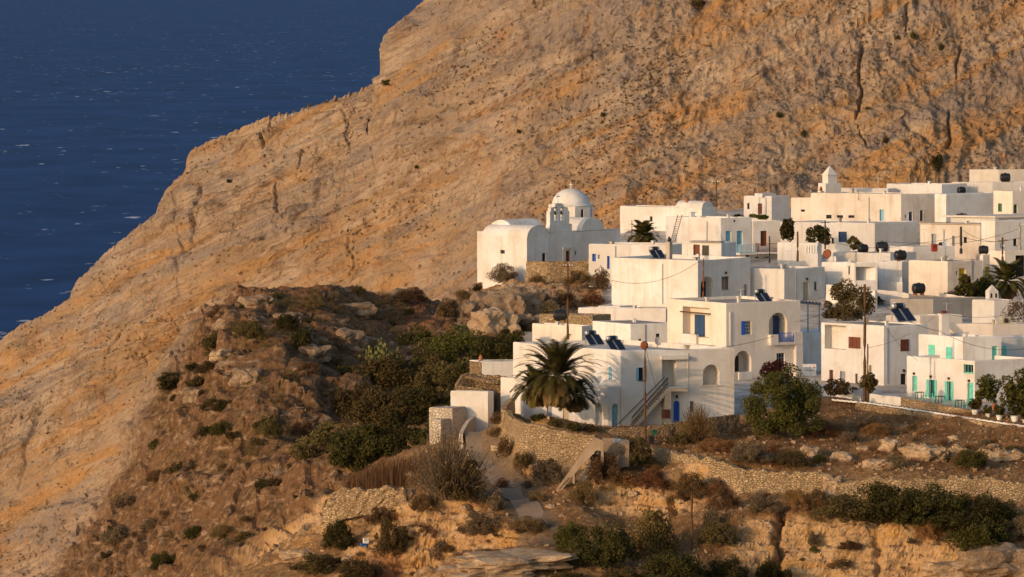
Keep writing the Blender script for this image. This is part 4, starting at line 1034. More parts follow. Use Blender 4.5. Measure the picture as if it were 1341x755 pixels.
# ruin: broken roofed stone house
def ruin():
    C = P(646, 505, 514); root = thing('stone_ruin', 'ruined stone house with a jagged broken roof behind the small plain white hut', 'ruin', (C.x, C.y, C.z-3.5))
    a, b = math.radians(14), math.radians(25); tl = Vector((-math.cos(a), math.sin(a), 0)); tr = Vector((math.cos(b), math.sin(b), 0))
    fl = Face((C.x, C.y), tl, (-math.sin(a), -math.cos(a)), 1); fr = Face((C.x, C.y), tr, (math.sin(b), -math.cos(b)), 1)
    Ll, Lr = fl.u(598), fr.u(676); mb = MB()
    A = Vector((C.x, C.y, 0)); z0 = C.z-3.5
    def ragged(p, d, L, hts, th):
        n = int(L/.3); s = Vector((-d.y, d.x, 0)); tops = []
        for i in range(n+1):
            u = L*i/n; q = p+d*u; z = np.interp(i/n, [k/(len(hts)-1) for k in range(len(hts))], hts)+.22*nz1(q.x*3, q.y*3+7); tops.append((q, z))
        for i in range(n):
            (q0, y0), (q1, y1) = tops[i], tops[i+1]
            mb.box8([q0+Vector((0, 0, z0)), q1+Vector((0, 0, z0)), q1+s*th+Vector((0, 0, z0)), q0+s*th+Vector((0, 0, z0)), q0+Vector((0, 0, y0)), q1+Vector((0, 0, y1)), q1+s*th+Vector((0, 0, y1)), q0+s*th+Vector((0, 0, y0))])
    z = C.z
    ragged(A, tl, Ll, [z-1.1, z-.3, z-.1, z, z+.1], .5)
    ragged(A+tl*Ll, tr, Lr*.8, [z+.1, z+.9, z+1.2, z+1.1], .5)
    ragged(A+tl*Ll+tr*Lr*.8, -tl, Ll, [z+1.1, z+.9, z+1.0, z+.6], .5)
    ragged(A+tr*.5, tr, Lr*.4, [z-1.2, z-1.6, z-.9], .5)
    mb.build('wall', 'stone_brown', root)
    mr = MB(); q = A+tl*Ll*.45+tr*Lr*.25+Vector((0, 0, z+.2)); 
    pts = []
    for i in range(13):
        s = i/12; e = q+tr*(Lr*.55*s)-tl*(Ll*.32*(.6+.5*math.sin(s*5)+.25*nz1(s*9, 2))); pts.append(e)
    for i in range(12):
        p0, p1 = pts[i], pts[i+1]; b0, b1 = q+tl*Ll*.5+tr*(Lr*.55*i/12)+Vector((0, 0, .5)), q+tl*Ll*.5+tr*(Lr*.55*(i+1)/12)+Vector((0, 0, .5))
        d = Vector((0, 0, .28)); mr.box8([p0, p1, b1, b0, p0+d, p1+d, b1+d, b0+d])
    mr.build('broken_roof', 'stone_brown', root)
ruin()
# back left row by the mountain
HS['red_door'] = H = house('small white house with a dark red door at the foot of the mountain', 1010.6, 256.5, 705, 974, 1034, 24, 38, feats=[('door', 'L', 992.5, 280, 998, 266, {'c': 'paint_brown'}), ('window', 'L', 978.5, 273.5, 981.5, 265.5, {'c': 'paint_darkwood', 'sill': False})], roof='roof_white')
mb = MB(); mb.box(H.rp(.45, .35, .1), (2.6, 1.6, .5), H.rz); mb.build('roof_block', 'plaster', H.root)
HS['c1'] = H = house('long cream old house with three narrow doors below the little chapel tower', 1180, 254, 688, 1062, 1227, 22, 30, wall='plaster_old', feats=[
    ('door', 'L', 1152, 290.5, 1157.5, 274, {'c': 'paint_pale_blue'}), ('window', 'L', 1082, 286, 1089, 281, {'c': 'paint_green', 'sill': False}), ('window', 'L', 1096, 285, 1104, 281.5, {'c': 'paint_darkwood', 'sill': False}), ('window', 'L', 1111, 285, 1119, 281.5, {'c': 'paint_darkwood', 'sill': False}),
    ('door', 'R', 1190, 290, 1195, 277, {'c': 'paint_dark_blue', 'frame': 'plaster'}), ('door', 'R', 1204.5, 289, 1209, 275, {'c': 'paint_dark_blue', 'frame': 'plaster'}), ('window', 'R', 1185, 285.5, 1187, 281, {'c': 'paint_darkwood', 'sill': False})], roof='roof_white', par=.12)
HS['c1b'] = H = house('low white house left of the chapel tower with a rusty chimney pot', 1121, 259.5, 694, 1036, 1130, 14, 40, wall='plaster_cream', roof='roof_white', feats=[('window', 'L', 1049, 277, 1054, 274, {'c': 'paint_darkwood', 'sill': False})])
chimney(H, H.rp(.55, .1), .55, .9, 'rust')
HS['c2'] = H = house('white walled yard house with a small pointed chapel tower', 1163, 246.5, 712, 1080, 1175, 12, 40, roof='roof_white')
tw = P(1086.5, 256, 708); mb = MB(); sq = .68
mb.box(tw+Vector((0, 0, .6)), (2.6, 2.0, 2.4), .5); mb.box(tw+Vector((0, 0, 2.2)), (1.5, 1.5, 1.6), .5); mb.box(tw+Vector((0, 0, 3.02)), (1.7, 1.7, .12), .5)
q = [tw+Vector((math.cos(.5+math.pi/4+k*math.pi/2), math.sin(.5+math.pi/4+k*math.pi/2), 0))*1.1+Vector((0, 0, 3.06)) for k in range(4)]; ap = tw+Vector((0, 0, 4.3))
for k in range(4): mb.poly(q[k], q[(k+1) % 4], ap)
tower = mb.build('tower', 'plaster', H.root)
HS['c3'] = house('wide plain white house with a bright flat roof below the dark cleft bush', 1233.5, 241, 712, 1161, 1266, 16, 36, roof='roof_white', par=.15)
HS['c4'] = H = house('white house with a long blank wall under the top right terrace', 1239, 254, 686, 1224, 1304, 40, 33, roof='roof_white')
HS['c5'] = H = house('topmost right cream house with a black water tank in front of its wall', 1308, 222, 726, 1269.5, 1380, 8, 14, wall='plaster_cream', roof='roof_white')
HS['c5b'] = H = house('low white terrace house just under the topmost cream house', 1300, 238.5, 716, 1246, 1360, 10, 14, roof='roof_white', par=.2)
HS['c6'] = H = house('white house with a green door and a small arched window at the right edge', 1326, 250, 684, 1301, 1380, 30, 24, wall='plaster_cream', feats=[('door', 'L', 1307, 277, 1312, 266, {'c': 'paint_green'}), ('archdoor', 'R', 1327.5, 279, 1332.5, 267, {'c': 'paint_green', 'frame': None})], roof='roof_grey')
HS['c7'] = H = house('white house with a thin overhanging roof slab behind the black tank', 1303, 285, 668, 1245, 1380, 18, 22, roof='roof_grey', feats=[('window', 'R', 1308, 293, 1322, 285.5, {'c': 'paint_grey', 'sill': False, 'nx': 3}), ('window', 'R', 1325, 293, 1338, 285.5, {'c': 'paint_grey', 'sill': False, 'nx': 3})])
eave(H, .6, .22, 'plaster_cream')
HS['c9'] = H = house('white house with two grey doors under the two thin roof poles', 1284, 294.5, 655, 1205, 1304, 20, 38, wall='plaster_old', feats=[('door', 'L', 1220, 321, 1226, 306, {'c': 'paint_grey'}), ('door', 'L', 1247, 322, 1251, 308.5, {'c': 'paint_grey'}), ('window', 'L', 1262, 318, 1266, 310, {'c': 'paint_darkwood', 'sill': False})], roof='roof_grey', par=.1)
eave(H, .12, .14, 'concrete_pale')
HS['c10'] = H = house('greyish white house at the right edge beside the grey pole', 1303, 289, 648, 1285, 1380, 50, 24, feats=[('window', 'R', 1327, 321, 1332, 312, {'c': 'paint_darkwood'}), ('window', 'R', 1312, 322, 1314, 310, {'c': 'paint_dark_blue'})], roof='roof_white')
# shaded middle
HS['m1'] = H = house('long shaded white house with a grey blue end wall in the middle of the village', 1145.5, 291.5, 655, 1022, 1201.5, 12, 36, feats=[('door', 'L', 1098, 317, 1109, 303, {'c': 'paint_dark_blue'}), ('window', 'L', 1089, 318, 1092, 311, {'c': 'paint_darkwood'})], roof='roof_white', par=.12)
mb = MB(); mb.box(H.rp(0, 1, -1.9)+H.tr*.35, (.5, 1.5, 4.4), H.rz); 
HS['m2'] = H = house('low shaded wall house with a white slotted balustrade', 1071, 318, 632, 1018, 1076, 20, 50, roof='roof_white', par=.2)
fc = H.L
mb = MB()
for i in range(5):
    x = 1055+i*3.4; fc.box(mb, fc.u(x+1.6), fc.u(x), fc.uz(x, 331)[1], fc.uz(x, 321)[1], .002, .14)
mb.build('balustrade', 'paint_white', H.root)
HS['m3'] = H = house('white house with a deep dark porch left of the yellow door house', 1119, 344, 612, 1076, 1149, 30, 8, feats=[('recess', 'R', 1121, 367, 1146.5, 349, {'d': 2.2, 'door': (.3, .75, .8, 'painted_interior_shade')}), ('door', 'L', 1111, 359, 1113, 348, {'c': 'paint_dark_blue'})], roof='roof_grey', par=.2)  # the porch door is a near-black panel painted as interior shade
HS['m3b'] = H = house('white block with a sunlit end between the dark porch and the yellow door house', 1181, 342, 616, 1147.5, 1194, 10, 40, feats=[], roof='roof_grey', par=.12)
mb = MB(); f = H.L; f.box(mb, f.u(1182), f.u(1167), f.uz(1175, 368)[1], f.uz(1175, 362)[1], .01, .9); f.box(mb, f.u(1183), f.u(1153), H.z0, f.uz(1175, 368)[1], .012, 1.4); mb.build('terrace_wall', 'plaster', H.root)
HS['m4'] = H = house('low grey roofed block with tanks behind the dark porch', 1166, 331, 634, 1091, 1200, 14, 40, roof='roof_grey', par=.1)
HS['m5'] = H = house('small low white block under the round black tank', 1196, 322.5, 646, 1165, 1250, 30, 14, roof='roof_grey', par=.08)
HS['yellow'] = H = house('weathered cream house with a yellow door behind the leafy trees', 1241, 342, 612, 1190, 1287, 34, 28, wall='plaster_old', feats=[('door', 'R', 1255.7, 369, 1264.5, 351, {'c': 'paint_yellow'}), ('window', 'R', 1252, 360, 1254, 355, {'c': 'paint_darkwood', 'sill': False})], roof='roof_grey', par=.1)
HS['yellowb'] = H = house('cream house with a yellow framed window next to the yellow door house', 1287.5, 333.5, 622, 1283, 1312, 50, 26, wall='plaster_old', feats=[('door', 'R', 1290, 361, 1299, 349, {'c': 'paint_yellow'})], roof='roof_white')
HS['edge'] = H = house('white house with grey pipes behind the palm at the right edge', 1316, 328.5, 616, 1296, 1380, 30, 24, wall='plaster_cream', feats=[('open', 'R', 1330, 362, 1345, 334, {'d': .8})], roof='roof_white')
# front right
HS['shutters'] = H = house('white house with red brown shutters and a brown roof behind the tall pole', 1157.5, 426.5, 528, 1075.5, 1215, 42, 30, feats=[
    ('recess', 'L', 1108, 457, 1080, 424, {'d': 1.1}), ('shutter', 'L', 1127, 456, 1111.5, 441, {'c': 'paint_brown', 'n': 3}), ('shutter', 'R', 1179, 459.5, 1190, 444, {'c': 'paint_brown', 'n': 2}),
    ('door', 'R', 1179.5, 512, 1187, 489, {'c': 'paint_darkwood', 'd': .3}), ('door', 'L', 1091, 500, 1086, 484, {'c': 'paint_brown'}), ('door', 'L', 1107, 502, 1100, 486, {'c': 'paint_grey'}), ('window', 'L', 1123, 502, 1120, 489, {'c': 'paint_brown'})], roof='roof_grey', par=.12)
f = H.L; mb = MB(); f.box(mb, f.u(1106.5), f.u(1103), f.uz(1104, 456.5)[1], f.uz(1104, 438)[1], -1.05, -1.0); mb.build('shutter', 'paint_pale_blue', H.root)
mb = MB(); f = H.R; f.box(mb, f.u(1161.5), f.u(1161.5)+.06, f.uz(1162, 502)[1], f.uz(1162, 429)[1], .004, .07); mb.build('drainpipe', 'paint_grey', H.root)
mb = MB(); f = H.L; f.box(mb, f.u(1141), f.u(1136.5), f.uz(1138, 486)[1], f.uz(1138, 477.5)[1], .01, .4); mb.build('air_conditioner', 'paint_beige', H.root)
HS['turquoise'] = H = house('white house with turquoise doors and shutters and tables on its terrace', 1261, 441, 517, 1203, 1311, 44, 18, feats=[
    ('shutter', 'L', 1224.3, 469, 1216, 451, {'c': 'paint_turquoise', 'n': 1}), ('shutter', 'L', 1247, 472, 1239, 454, {'c': 'paint_turquoise', 'n': 1}), ('door', 'R', 1299, 480, 1306.5, 453, {'c': 'paint_turquoise'})], roof='roof_grey', par=.4)
H1t = H
chimney(H, P(1236, 440, 520.5), .8, 2.3, False)
mb = MB(); q = P(1236, 440, 520.5); mb.box(q+Vector((0, 0, 2.52)), (.5, .5, .3), H.rz); mb.build('chimney_pot', 'paint_brown', H.root)
Hb = house('', 1275, 476, 512.5, 1187, 1345, 44, 22, root=H.root, z0=H.z0-.8, feats=[
    ('door', 'L', 1201, 513, 1194.7, 492, {'c': 'paint_turquoise'}), ('awindow', 'L', 1223.5, 519, 1216, 497, {'c': 'paint_turquoise', 'sc': 'paint_turquoise', 'd': .25}), ('awindow', 'L', 1246, 524, 1241, 499, {'c': 'paint_turquoise', 'sc': 'paint_turquoise', 'd': .25}),
    ('door', 'L', 1275, 527, 1266, 501, {'c': 'paint_turquoise'})], roof='roof_white', par=.5) if False else None
# lower storey in two steps: left lean-to and right terrace box
Hl = house('', 1276.5, 472, 511.5, 1187.5, 1360, 44, 24, root=H.root, z0=H.z0-.6, feats=[
    ('door', 'L', 1201, 512, 1194.7, 492, {'c': 'paint_turquoise'}), ('awindow', 'L', 1223.2, 520, 1217, 497, {'c': 'paint_turquoise', 'sc': 'paint_turquoise', 'd': .25}), ('awindow', 'L', 1245.6, 525, 1240.5, 499, {'c': 'paint_turquoise', 'sc': 'paint_turquoise', 'd': .25}),
    ('door', 'L', 1274.5, 527, 1267, 501, {'c': 'paint_turquoise'}), ('window', 'L', 1274.5, 488, 1262, 477, {'c': 'paint_turquoise', 'nx': 3})], roof='roof_white', par=.9)
Hr = house('', 1311.5, 443, 524, 1309, 1370, 60, 20, root=H.root, z0=H.z0, Ll=4, feats=[('shutter', 'R', 1312.8, 478, 1317.8, 452.5, {'c': 'paint_turquoise', 'n': 2})], roof='roof_white')
HS['belfry_house'] = H = house('low white house with a tiny belfry behind the turquoise house', 1302, 393, 568, 1273, 1340, 26, 16, roof='roof_grey', par=.08, wall='plaster')
def belfry(H, p, w=1.2):
    mb = MB(); mb.box(p+Vector((0, 0, .55)), (w, w, 1.3), H.rz)
    q = [p+Vector((math.cos(H.rz+math.pi/4+k*math.pi/2), math.sin(H.rz+math.pi/4+k*math.pi/2), 0))*w*.74+Vector((0, 0, 1.205)) for k in range(4)]; ap = p+Vector((0, 0, 2.0))
    for k in range(4): mb.poly(q[k], q[(k+1) % 4], ap)
    mb.poly(*q); o = mb.build('belfry', 'plaster', H.root)
    m2 = MB(); r = Vector((math.cos(H.rz), math.sin(H.rz), 0)); nn = Vector((r.y, -r.x, 0))
    for s in (-.25, .25):
        c_ = p+r*(s*w)+nn*(w/2+.004)+Vector((0, 0, .75)); m2.poly(c_-r*.12-Vector((0, 0, .25)), c_+r*.12-Vector((0, 0, .25)), c_+r*.12+Vector((0, 0, .2)), c_+Vector((0, 0, .3)), c_-r*.12+Vector((0, 0, .2)))
    m2.build('opening_shade_patch', 'painted_interior_shade', o)  # flat dark shapes on the solid block, painted shade instead of holes
belfry(H, P(1299, 395, 571), 1.15)
HS['roof_yard'] = H = house('low white parapet roof with an air conditioner behind the turquoise house chimney', 1300, 424.5, 545, 1238, 1380, 16, 14, roof='roof_grey', par=.35, wall='plaster_cream')
HS['roof_yard2'] = H = house('low cream parapet block behind the solar heater by the tall pole', 1205, 413, 552, 1160, 1260, 10, 22, roof='roof_white', par=.3, wall='plaster_cream')
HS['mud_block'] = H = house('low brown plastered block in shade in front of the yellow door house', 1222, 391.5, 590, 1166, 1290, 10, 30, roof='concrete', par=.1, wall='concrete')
HS['shade_block'] = H = house('tall shaded wall with a dark pergola behind the green tree', 1047, 437, 542.5, 1040, 1077, 50, 46, feats=[], roof='roof_white', par=.1, z0=P(1045, 520, 540).z)

# small roof clutter: vents and stubs
for key, items in {'annex': [(.3, .4, .5), (.8, .3, .35)], 'balcony': [(.2, .6, .5)], 'arch_house': [(.3, .5, .6), (.15, .2, .4)], 'beige_door': [(.5, .4, .5), (.8, .7, .4)], 'loggia': [(.35, .45, .55), (.2, .75, .45), (.7, .3, .35)], 'front': [(.25, .25, .45), (.12, .7, .4)], 'grey_roof': [(.5, .5, .5)], 'c1': [(.3, .3, .5), (.7, .4, .7)], 'c3': [(.4, .4, .5)], 'c9': [(.3, .3, .6), (.7, .5, .4)], 'm1': [(.2, .3, .5), (.6, .5, .6)], 'm3': [(.5, .5, .5)], 'm4': [(.3, .3, .6), (.7, .5, .4)], 'yellow': [(.4, .3, .5), (.7, .7, .6)], 'shutters': [(.2, .35, .5), (.7, .6, .7)], 'turquoise': [(.35, .5, .5)], 'roof_yard': [(.3, .3, .6), (.6, .5, .5)], 'terrace_low': [(.4, .4, .4)], 'c5': [(.5, .2, .5)], 'c6': [(.4, .4, .6)], 'cream_low': [(.6, .5, .4)]}.items():
    for k_, (u_, v_, h_) in enumerate(items): chimney(HS[key], HS[key].rp(u_, v_, -.2), .3+.12*(k_ % 2), h_, False, 'plaster' if k_ % 2 == 0 else 'concrete_pale')
f = HS['roof_yard']; q = f.rp(.0, .22, .0); mb = MB(); mb.box(q+Vector((0, .5, .35)), (1.0, .45, .8), f.rz); ac = mb.build('air_conditioner', 'paint_beige', f.root)
mb = MB(); mb.lathe([(.28, 0), (.28, .04), (.05, .05)], (0, 0, 0), 14); mb.v = [(q.x+x, q.y+.5-.24-z, q.z+.38+y) for x, y, z in mb.v]; mb.build('fan', 'paint_darkwood', ac)

# drainpipes and door lamps
for key, side, xs_, y0_, y1_ in (('arch_house', 'L', 868, 398, 345), ('beige_door', 'R', 1042, 392, 356), ('c1', 'L', 1138, 290, 258), ('c9', 'L', 1236, 320, 300), ('m1', 'L', 1080, 316, 296), ('yellow', 'R', 1272, 366, 338), ('balcony', 'L', 926, 318, 290), ('annex', 'L', 806, 340, 322), ('c7', 'L', 1288, 300, 288), ('red_door', 'L', 1003, 284, 259)):
    f_ = getattr(HS[key], side); mb = MB(); u_ = f_.u(xs_); f_.box(mb, u_-.05, u_+.05, f_.uz(xs_, y1_+.001)[1]-(y0_-y1_)/F*f_.O[1], f_.uz(xs_, y1_)[1], .004, .10); mb.build('drainpipe', 'paint_grey', HS[key].root)
for key, side, xs_, ys_ in (('front', 'R', 886, 519), ('loggia', 'R', 1022, 449), ('arch_house', 'R', 950, 357), ('shutters', 'R', 1183, 485), ('beige_door', 'R', 1056, 365)):
    f_ = getattr(HS[key], side); mb = MB(); u_, z_ = f_.uz(xs_, ys_); f_.box(mb, u_-.09, u_+.09, z_-.15, z_+.15, .004, .2); mb.build('wall_lamp', 'iron_dark', HS[key].root)
for xs_, ys_ in ((1197.5, 488.5), (1219.5, 492.5), (1243, 495), (1269.5, 498)):
    mb = MB(); u_, z_ = Hl.L.uz(xs_, ys_); Hl.L.box(mb, u_-.09, u_+.09, z_-.14, z_+.1, .004, .2); mb.build('wall_lamp', 'iron_dark', Hl.root)
# ------------------------------------------------------------------ walls, path, road
def wall_strip(name, label, pts, mat='stone_wall', th=.6, zbot=None, rag=.12, cat='wall', jit=.06, sub=.32):
    """pts: (px, y_top, D); bottom follows the ground or the given y values"""
    W = [P(*p[:3]) for p in pts]
    B = [(CAMZ-(p[3]-HY)/F*p[2]) if len(p) > 3 else ground(p[0], p[2])-.8 for p in pts]
    line, zt, zb = [], [], []
    for i in range(len(W)-1):
        L = (W[i+1]-W[i]).to_2d().length; n = max(1, int(L/sub))
        for k in range(n):
            s = k/n; q = W[i].lerp(W[i+1], s); line.append(q); zb.append(B[i]*(1-s)+B[i+1]*s)
    line.append(W[-1]); zb.append(B[-1]); n = len(line)
    rows = 9; V = []
    for i, q in enumerate(line):
        d = (line[min(i+1, n-1)]-line[max(i-1, 0)]); d.z = 0; d.normalize(); nn = Vector((d.y, -d.x, 0))
        if nn.y > 0: nn = -nn
        top = q.z+rag*(2.2*nz1(q.x*1.1, q.y*1.1)+1.4*nz1(q.x*3.3, q.y*3.1)); b_ = min(zb[i], top-.2)
        for r in range(rows): V.append(q+nn*(.10*(1-r/(rows-1))*(top-b_)*.5)+Vector((0, 0, b_+(top-b_)*r/(rows-1)-q.z)))
        V.append(q-nn*th+Vector((0, 0, top-q.z-.02))); V.append(q-nn*th+Vector((0, 0, b_-q.z)))
    V = np.array([v[:] for v in V]); j = jit
    V[:, 0] += j*pn(V[:, 0]*2.1, V[:, 1]*2.1, V[:, 2]*2.1); V[:, 1] += 2*j*pn(V[:, 0]*2.3+5, V[:, 1]*2.3, V[:, 2]*2.3); V[:, 2] += j*pn(V[:, 0]*2.2, V[:, 1]*2.2+9, V[:, 2]*2.2)
    R = rows+2; mb = MB(); mb.v = V.tolist()
    for i in range(n-1):
        for r in range(R-1): mb.f.append((i*R+r, (i+1)*R+r, (i+1)*R+r+1, i*R+r+1))
    mb.f.append(tuple(range(R))); mb.f.append(tuple((n-1)*R+r for r in range(R)))
    o = Vector((line[0].x, line[0].y, zb[0]))
    ob = mb.build(name, mat, off=o); ob.location = o
    return tag(ob, label, cat)
wall_strip('retaining_wall', 'tall curved rubble retaining wall holding up the palm terrace', [(674, 521, 508, 570), (666, 527, 502, 585), (662.5, 536, 497, 596), (666, 545, 492, 605), (684, 553, 488, 612), (720, 560, 486, 620), (750, 567, 484.6, 625), (779, 570.5, 483, 625)], rag=.04, th=.5)
wall_strip('stone_wall', 'low brown stone wall under the long front house beside the tall pole', [(781, 565, 489, 590), (800, 562, 488.8, 590), (830, 559, 489, 590), (870, 556, 489.4, 590), (905, 550, 490.2, 592), (940, 546, 491.5, 592), (968, 542, 493, 592)], 'stone_brown', rag=.03)
wall_strip('stone_wall', 'dry stone field wall falling right from the dark bush below the wall with graffiti', [(846, 583, 485), (870, 589, 482), (906, 596.5, 477), (936, 602, 475), (966, 614, 473), (1000, 617.5, 472.5), (1040, 618, 472), (1078, 621, 471.5), (1090, 627, 471)], rag=.14)
wall_strip('stone_wall', 'long ragged dry stone wall above the big dark bush at the right', [(1088, 633, 470), (1110, 632, 469.7), (1150, 628, 469.5), (1180, 626.5, 469), (1226, 625, 469), (1280, 627, 468), (1341, 633, 467), (1420, 640, 466)], rag=.16)
wall_strip('stone_wall', 'crumbling pale stone wall on the left slope above the red soil', [(423, 660, 486, 690), (440, 652, 485.5, 688), (450, 636, 485, 680), (470, 638, 484.5, 676), (495, 641, 484, 672), (515, 634, 483.5, 668), (532, 640, 483, 660)], rag=.3, jit=.14)
wall_strip('stone_wall', 'stone terrace wall in front of the church door', [(689, 342, 636.5, 372), (716, 342, 635.5, 370), (740, 342, 635.6, 370), (770, 341, 635.8, 370), (800, 341.5, 636, 370)], rag=.03)
wall_strip('stone_wall', 'broken pale terrace wall in the upper right field', [(1176, 583, 482.5), (1200, 582, 482), (1240, 585, 481), (1290, 588, 479.5), (1341, 592, 478), (1420, 598, 476)], rag=.3, jit=.15)
wall_strip('retaining_wall', 'low stone retaining wall along the road at the right edge', [(1120, 527, 506.2, 545), (1150, 531, 504.6, 550), (1200, 538.5, 501.6, 560), (1250, 546.3, 497.2, 566), (1300, 554.0, 492.5, 574), (1341, 560.5, 488.6, 580), (1420, 572, 483, 590)], rag=.03)
wall_strip('stone_wall', 'low stone terrace wall in front of the turquoise doors', [(1180, 520.5, 506.8, 540), (1200, 524, 505.3, 545), (1230, 529.5, 502.3, 550), (1271, 537, 498.8, 558)], rag=.02, th=.4)
wall_strip('white_wall', 'low whitewashed wall at the foot of the tall pole', [(1138, 515, 508.6, 535), (1160, 517.5, 507.8, 537), (1179.5, 520, 507, 540)], 'plaster', rag=.02, jit=.02, th=.35)
wall_strip('white_wall', 'shaded low white wall behind the flower tree, left of the pole', [(1075, 507, 515), (1100, 508, 513), (1128, 511, 510.5)], 'plaster', rag=.02, jit=.02, th=.35)
wall_strip('path_wall', 'low curved plastered wall along the upper bend of the path', [(634, 538, 513), (626, 541, 510, 590), (616, 550, 506, 592), (609, 560, 503, 594), (606, 568, 500, 596)], 'concrete_pale', rag=.02, jit=.02, th=.4)
wall_strip('path_wall', 'plastered wall edging the lower path on its left side', [(612, 590, 498.5, 625), (622, 606, 493, 640), (637, 628, 487, 660), (652, 648, 481.5, 675), (668, 668, 476, 690)], 'concrete_pale', rag=.04, jit=.03, th=.4)
wall_strip('concrete_wall', 'grey concrete block wall with blue graffiti scribbles beside the stair parapet', [(789, 573, 479, 614), (805, 574, 478.6, 614), (824, 576, 478.2, 610)], 'concrete_brown', rag=.01, jit=.01, th=.3)
pr = []
mbp = MB(); Ds = np.linspace(513.5, 466.5, 160)
for D_ in Ds:
    x_ = float(np.interp(-D_, [-p[2] for p in path_pts], [p[0] for p in path_pts])); s_ = ppm(D_)
    zc = ground(x_, D_)+.15; w_ = 1.35*s_
    for q_ in (-w_, w_): v_ = P(x_+q_, 0, D_); v_.z = zc; pr.append(v_)
mbp.v = [tuple(v) for v in pr]; mbp.f = [(2*i, 2*i+2, 2*i+3, 2*i+1) for i in range(len(Ds)-1)]
tag(mbp.build('path', 'path_concrete'), kind='structure')
# graffiti strokes lie on the block wall
gw = [o for o in COL.objects if o.get('label', '').startswith('grey concrete block wall')][0]
mb = MB()
def stroke(mb, pts, w, d):
    for a_, b_ in zip(pts[:-1], pts[1:]): mb.bar(a_, b_, w, .012)
g0, g1 = P(801, 577, 478.45), P(816, 577, 478.15)
gx = (g1-g0); gx.z = 0; gl = gx.length; gx.normalize(); gn = Vector((gx.y, -gx.x, 0))
def gp(u, v): return g0+gx*u+Vector((0, 0, v))+gn*.17
for k, seq in enumerate([[(.35, .28), (.12, .3), (.03, .1), (.1, -.12), (.34, -.1), (.34, .06), (.2, .06)], [(.48, -.12), (.5, .28), (.7, .24), (.7, .1), (.5, .08), (.72, -.14)], [(.98, .24), (.82, .26), (.82, .1), (.98, .04), (.96, -.12), (.8, -.12)], [(1.08, .2), (1.12, -.1), (1.24, .05), (1.34, -.12), (1.4, .24)]]):
    stroke(mb, [gp(*q) for q in seq], .075, 0)
g = mb.build('graffiti', 'graffiti_blue', gw)
# sloping stair parapet
mb = MB()
pl = [(781, 573), (790.5, 577), (790.5, 606), (787, 606), (787, 590), (781, 589.5), (752.5, 620), (752.5, 633), (750, 633), (750, 623), (731, 648), (728, 641), (773, 578)]
fr = [P(x, y, 477-.6*(x-728)/62) for x, y in pl]; bk = [p+Vector((.05, .45, 0)) for p in fr]; k = len(fr)
tri = tessellate_polygon([[Vector((x, -y, 0)) for x, y in pl]])
mb.add(fr, [tuple(q) for q in tri]); mb.add(bk, [tuple(q) for q in tri]); mb.add(fr+bk, [(i, (i+1) % k, k+(i+1) % k, k+i) for i in range(k)])
sp_ = mb.build('stair_parapet', 'parapet_concrete', off=fr[10]); sp_.location = fr[10]; tag(sp_, 'sloping concrete stair parapet with faint dark scribble beside the path', 'parapet')
mb = MB()
for i in range(7):
    c_ = P(733+i*1.9, 639.5-i*2.15, 477-.6*(5+i*1.9)/62-.02)
    r = .16; mb.bar(c_+Vector((-.05, -.02, -r)), c_+Vector((.04, -.02, r*.9)), .05, .012); mb.bar(c_+Vector((-.09, -.02, .02)), c_+Vector((.1, -.02, .07*(-1)**i)), .045, .012)
mb.build('graffiti', 'graffiti_dark', sp_)
mb = MB()
for i in range(16):
    p0, p1 = P(736+i*3.0, 653-i*4.1, 477.4), P(739+i*3.0, 648.9-i*4.1, 477.4)
    mb.box8([p0+Vector((.2, .4, -1)), p0+Vector((.35, .4, -1)), p0+Vector((.35, 2.2, -1)), p0+Vector((.2, 2.2, -1)), p0+Vector((.2, .4, .0)), p0+Vector((.45, .4, .0)), p0+Vector((.45, 2.2, .0)), p0+Vector((.2, 2.2, .0))])
so_ = mb.build('stairs', 'concrete_pale', sp_)
# road and kerb
def ribbon(name, pl, pr, mat, lift):
    mb = MB(); n = 60; L = []
    xs = np.linspace(0, len(pl)-1, n)
    for s in xs:
        i = min(int(s), len(pl)-2); f = s-i
        for pp in (pl, pr):
            x = pp[i][0]*(1-f)+pp[i+1][0]*f; D = pp[i][1]*(1-f)+pp[i+1][1]*f
            q = P(x, 0, D); q.z = pp[i][2]*(1-f)+pp[i+1][2]*f+lift; L.append(q)
    mb.v = [tuple(q) for q in L]
    for i in range(n-1): mb.f.append((2*i, 2*i+2, 2*i+3, 2*i+1))
    return mb.build(name, mat)
def zy(y, D): return CAMZ-(y-HY)/F*D
rl = [(x, D, zy(y, D)) for x, y, D in ((1090, 522, 511), (1138, 526.5, 508.2), (1180, 532.5, 506.4), (1230, 540, 501.9), (1271, 546.5, 498.4), (1341, 556.5, 491.5), (1430, 569, 485.5))]
rr = [(x, D-2.2, zz-.02) for x, D, zz in rl]
simple('asphalt', (.10, .092, .085), .9, .15, 0, .3, 2, False)
tag(ribbon('road', rl, rr, 'asphalt', .06), kind='structure')
mb = MB()
for i in range(len(rl)-1):
    a_, b_ = P(rl[i][0], 0, rl[i][1]-2.2), P(rl[i+1][0], 0, rl[i+1][1]-2.2); a_.z = rl[i][2]+.02; b_.z = rl[i+1][2]+.02
    n_ = 8
    for k_ in range(n_):
        q0, q1 = a_.lerp(b_, k_/n_), a_.lerp(b_, (k_+1)/n_); mb.bar(q0+Vector((0, .15, .1)), q1+Vector((0, .15, .03)), .2, .16)
kb = mb.build('kerb', 'plaster'); tag(kb, kind='structure')

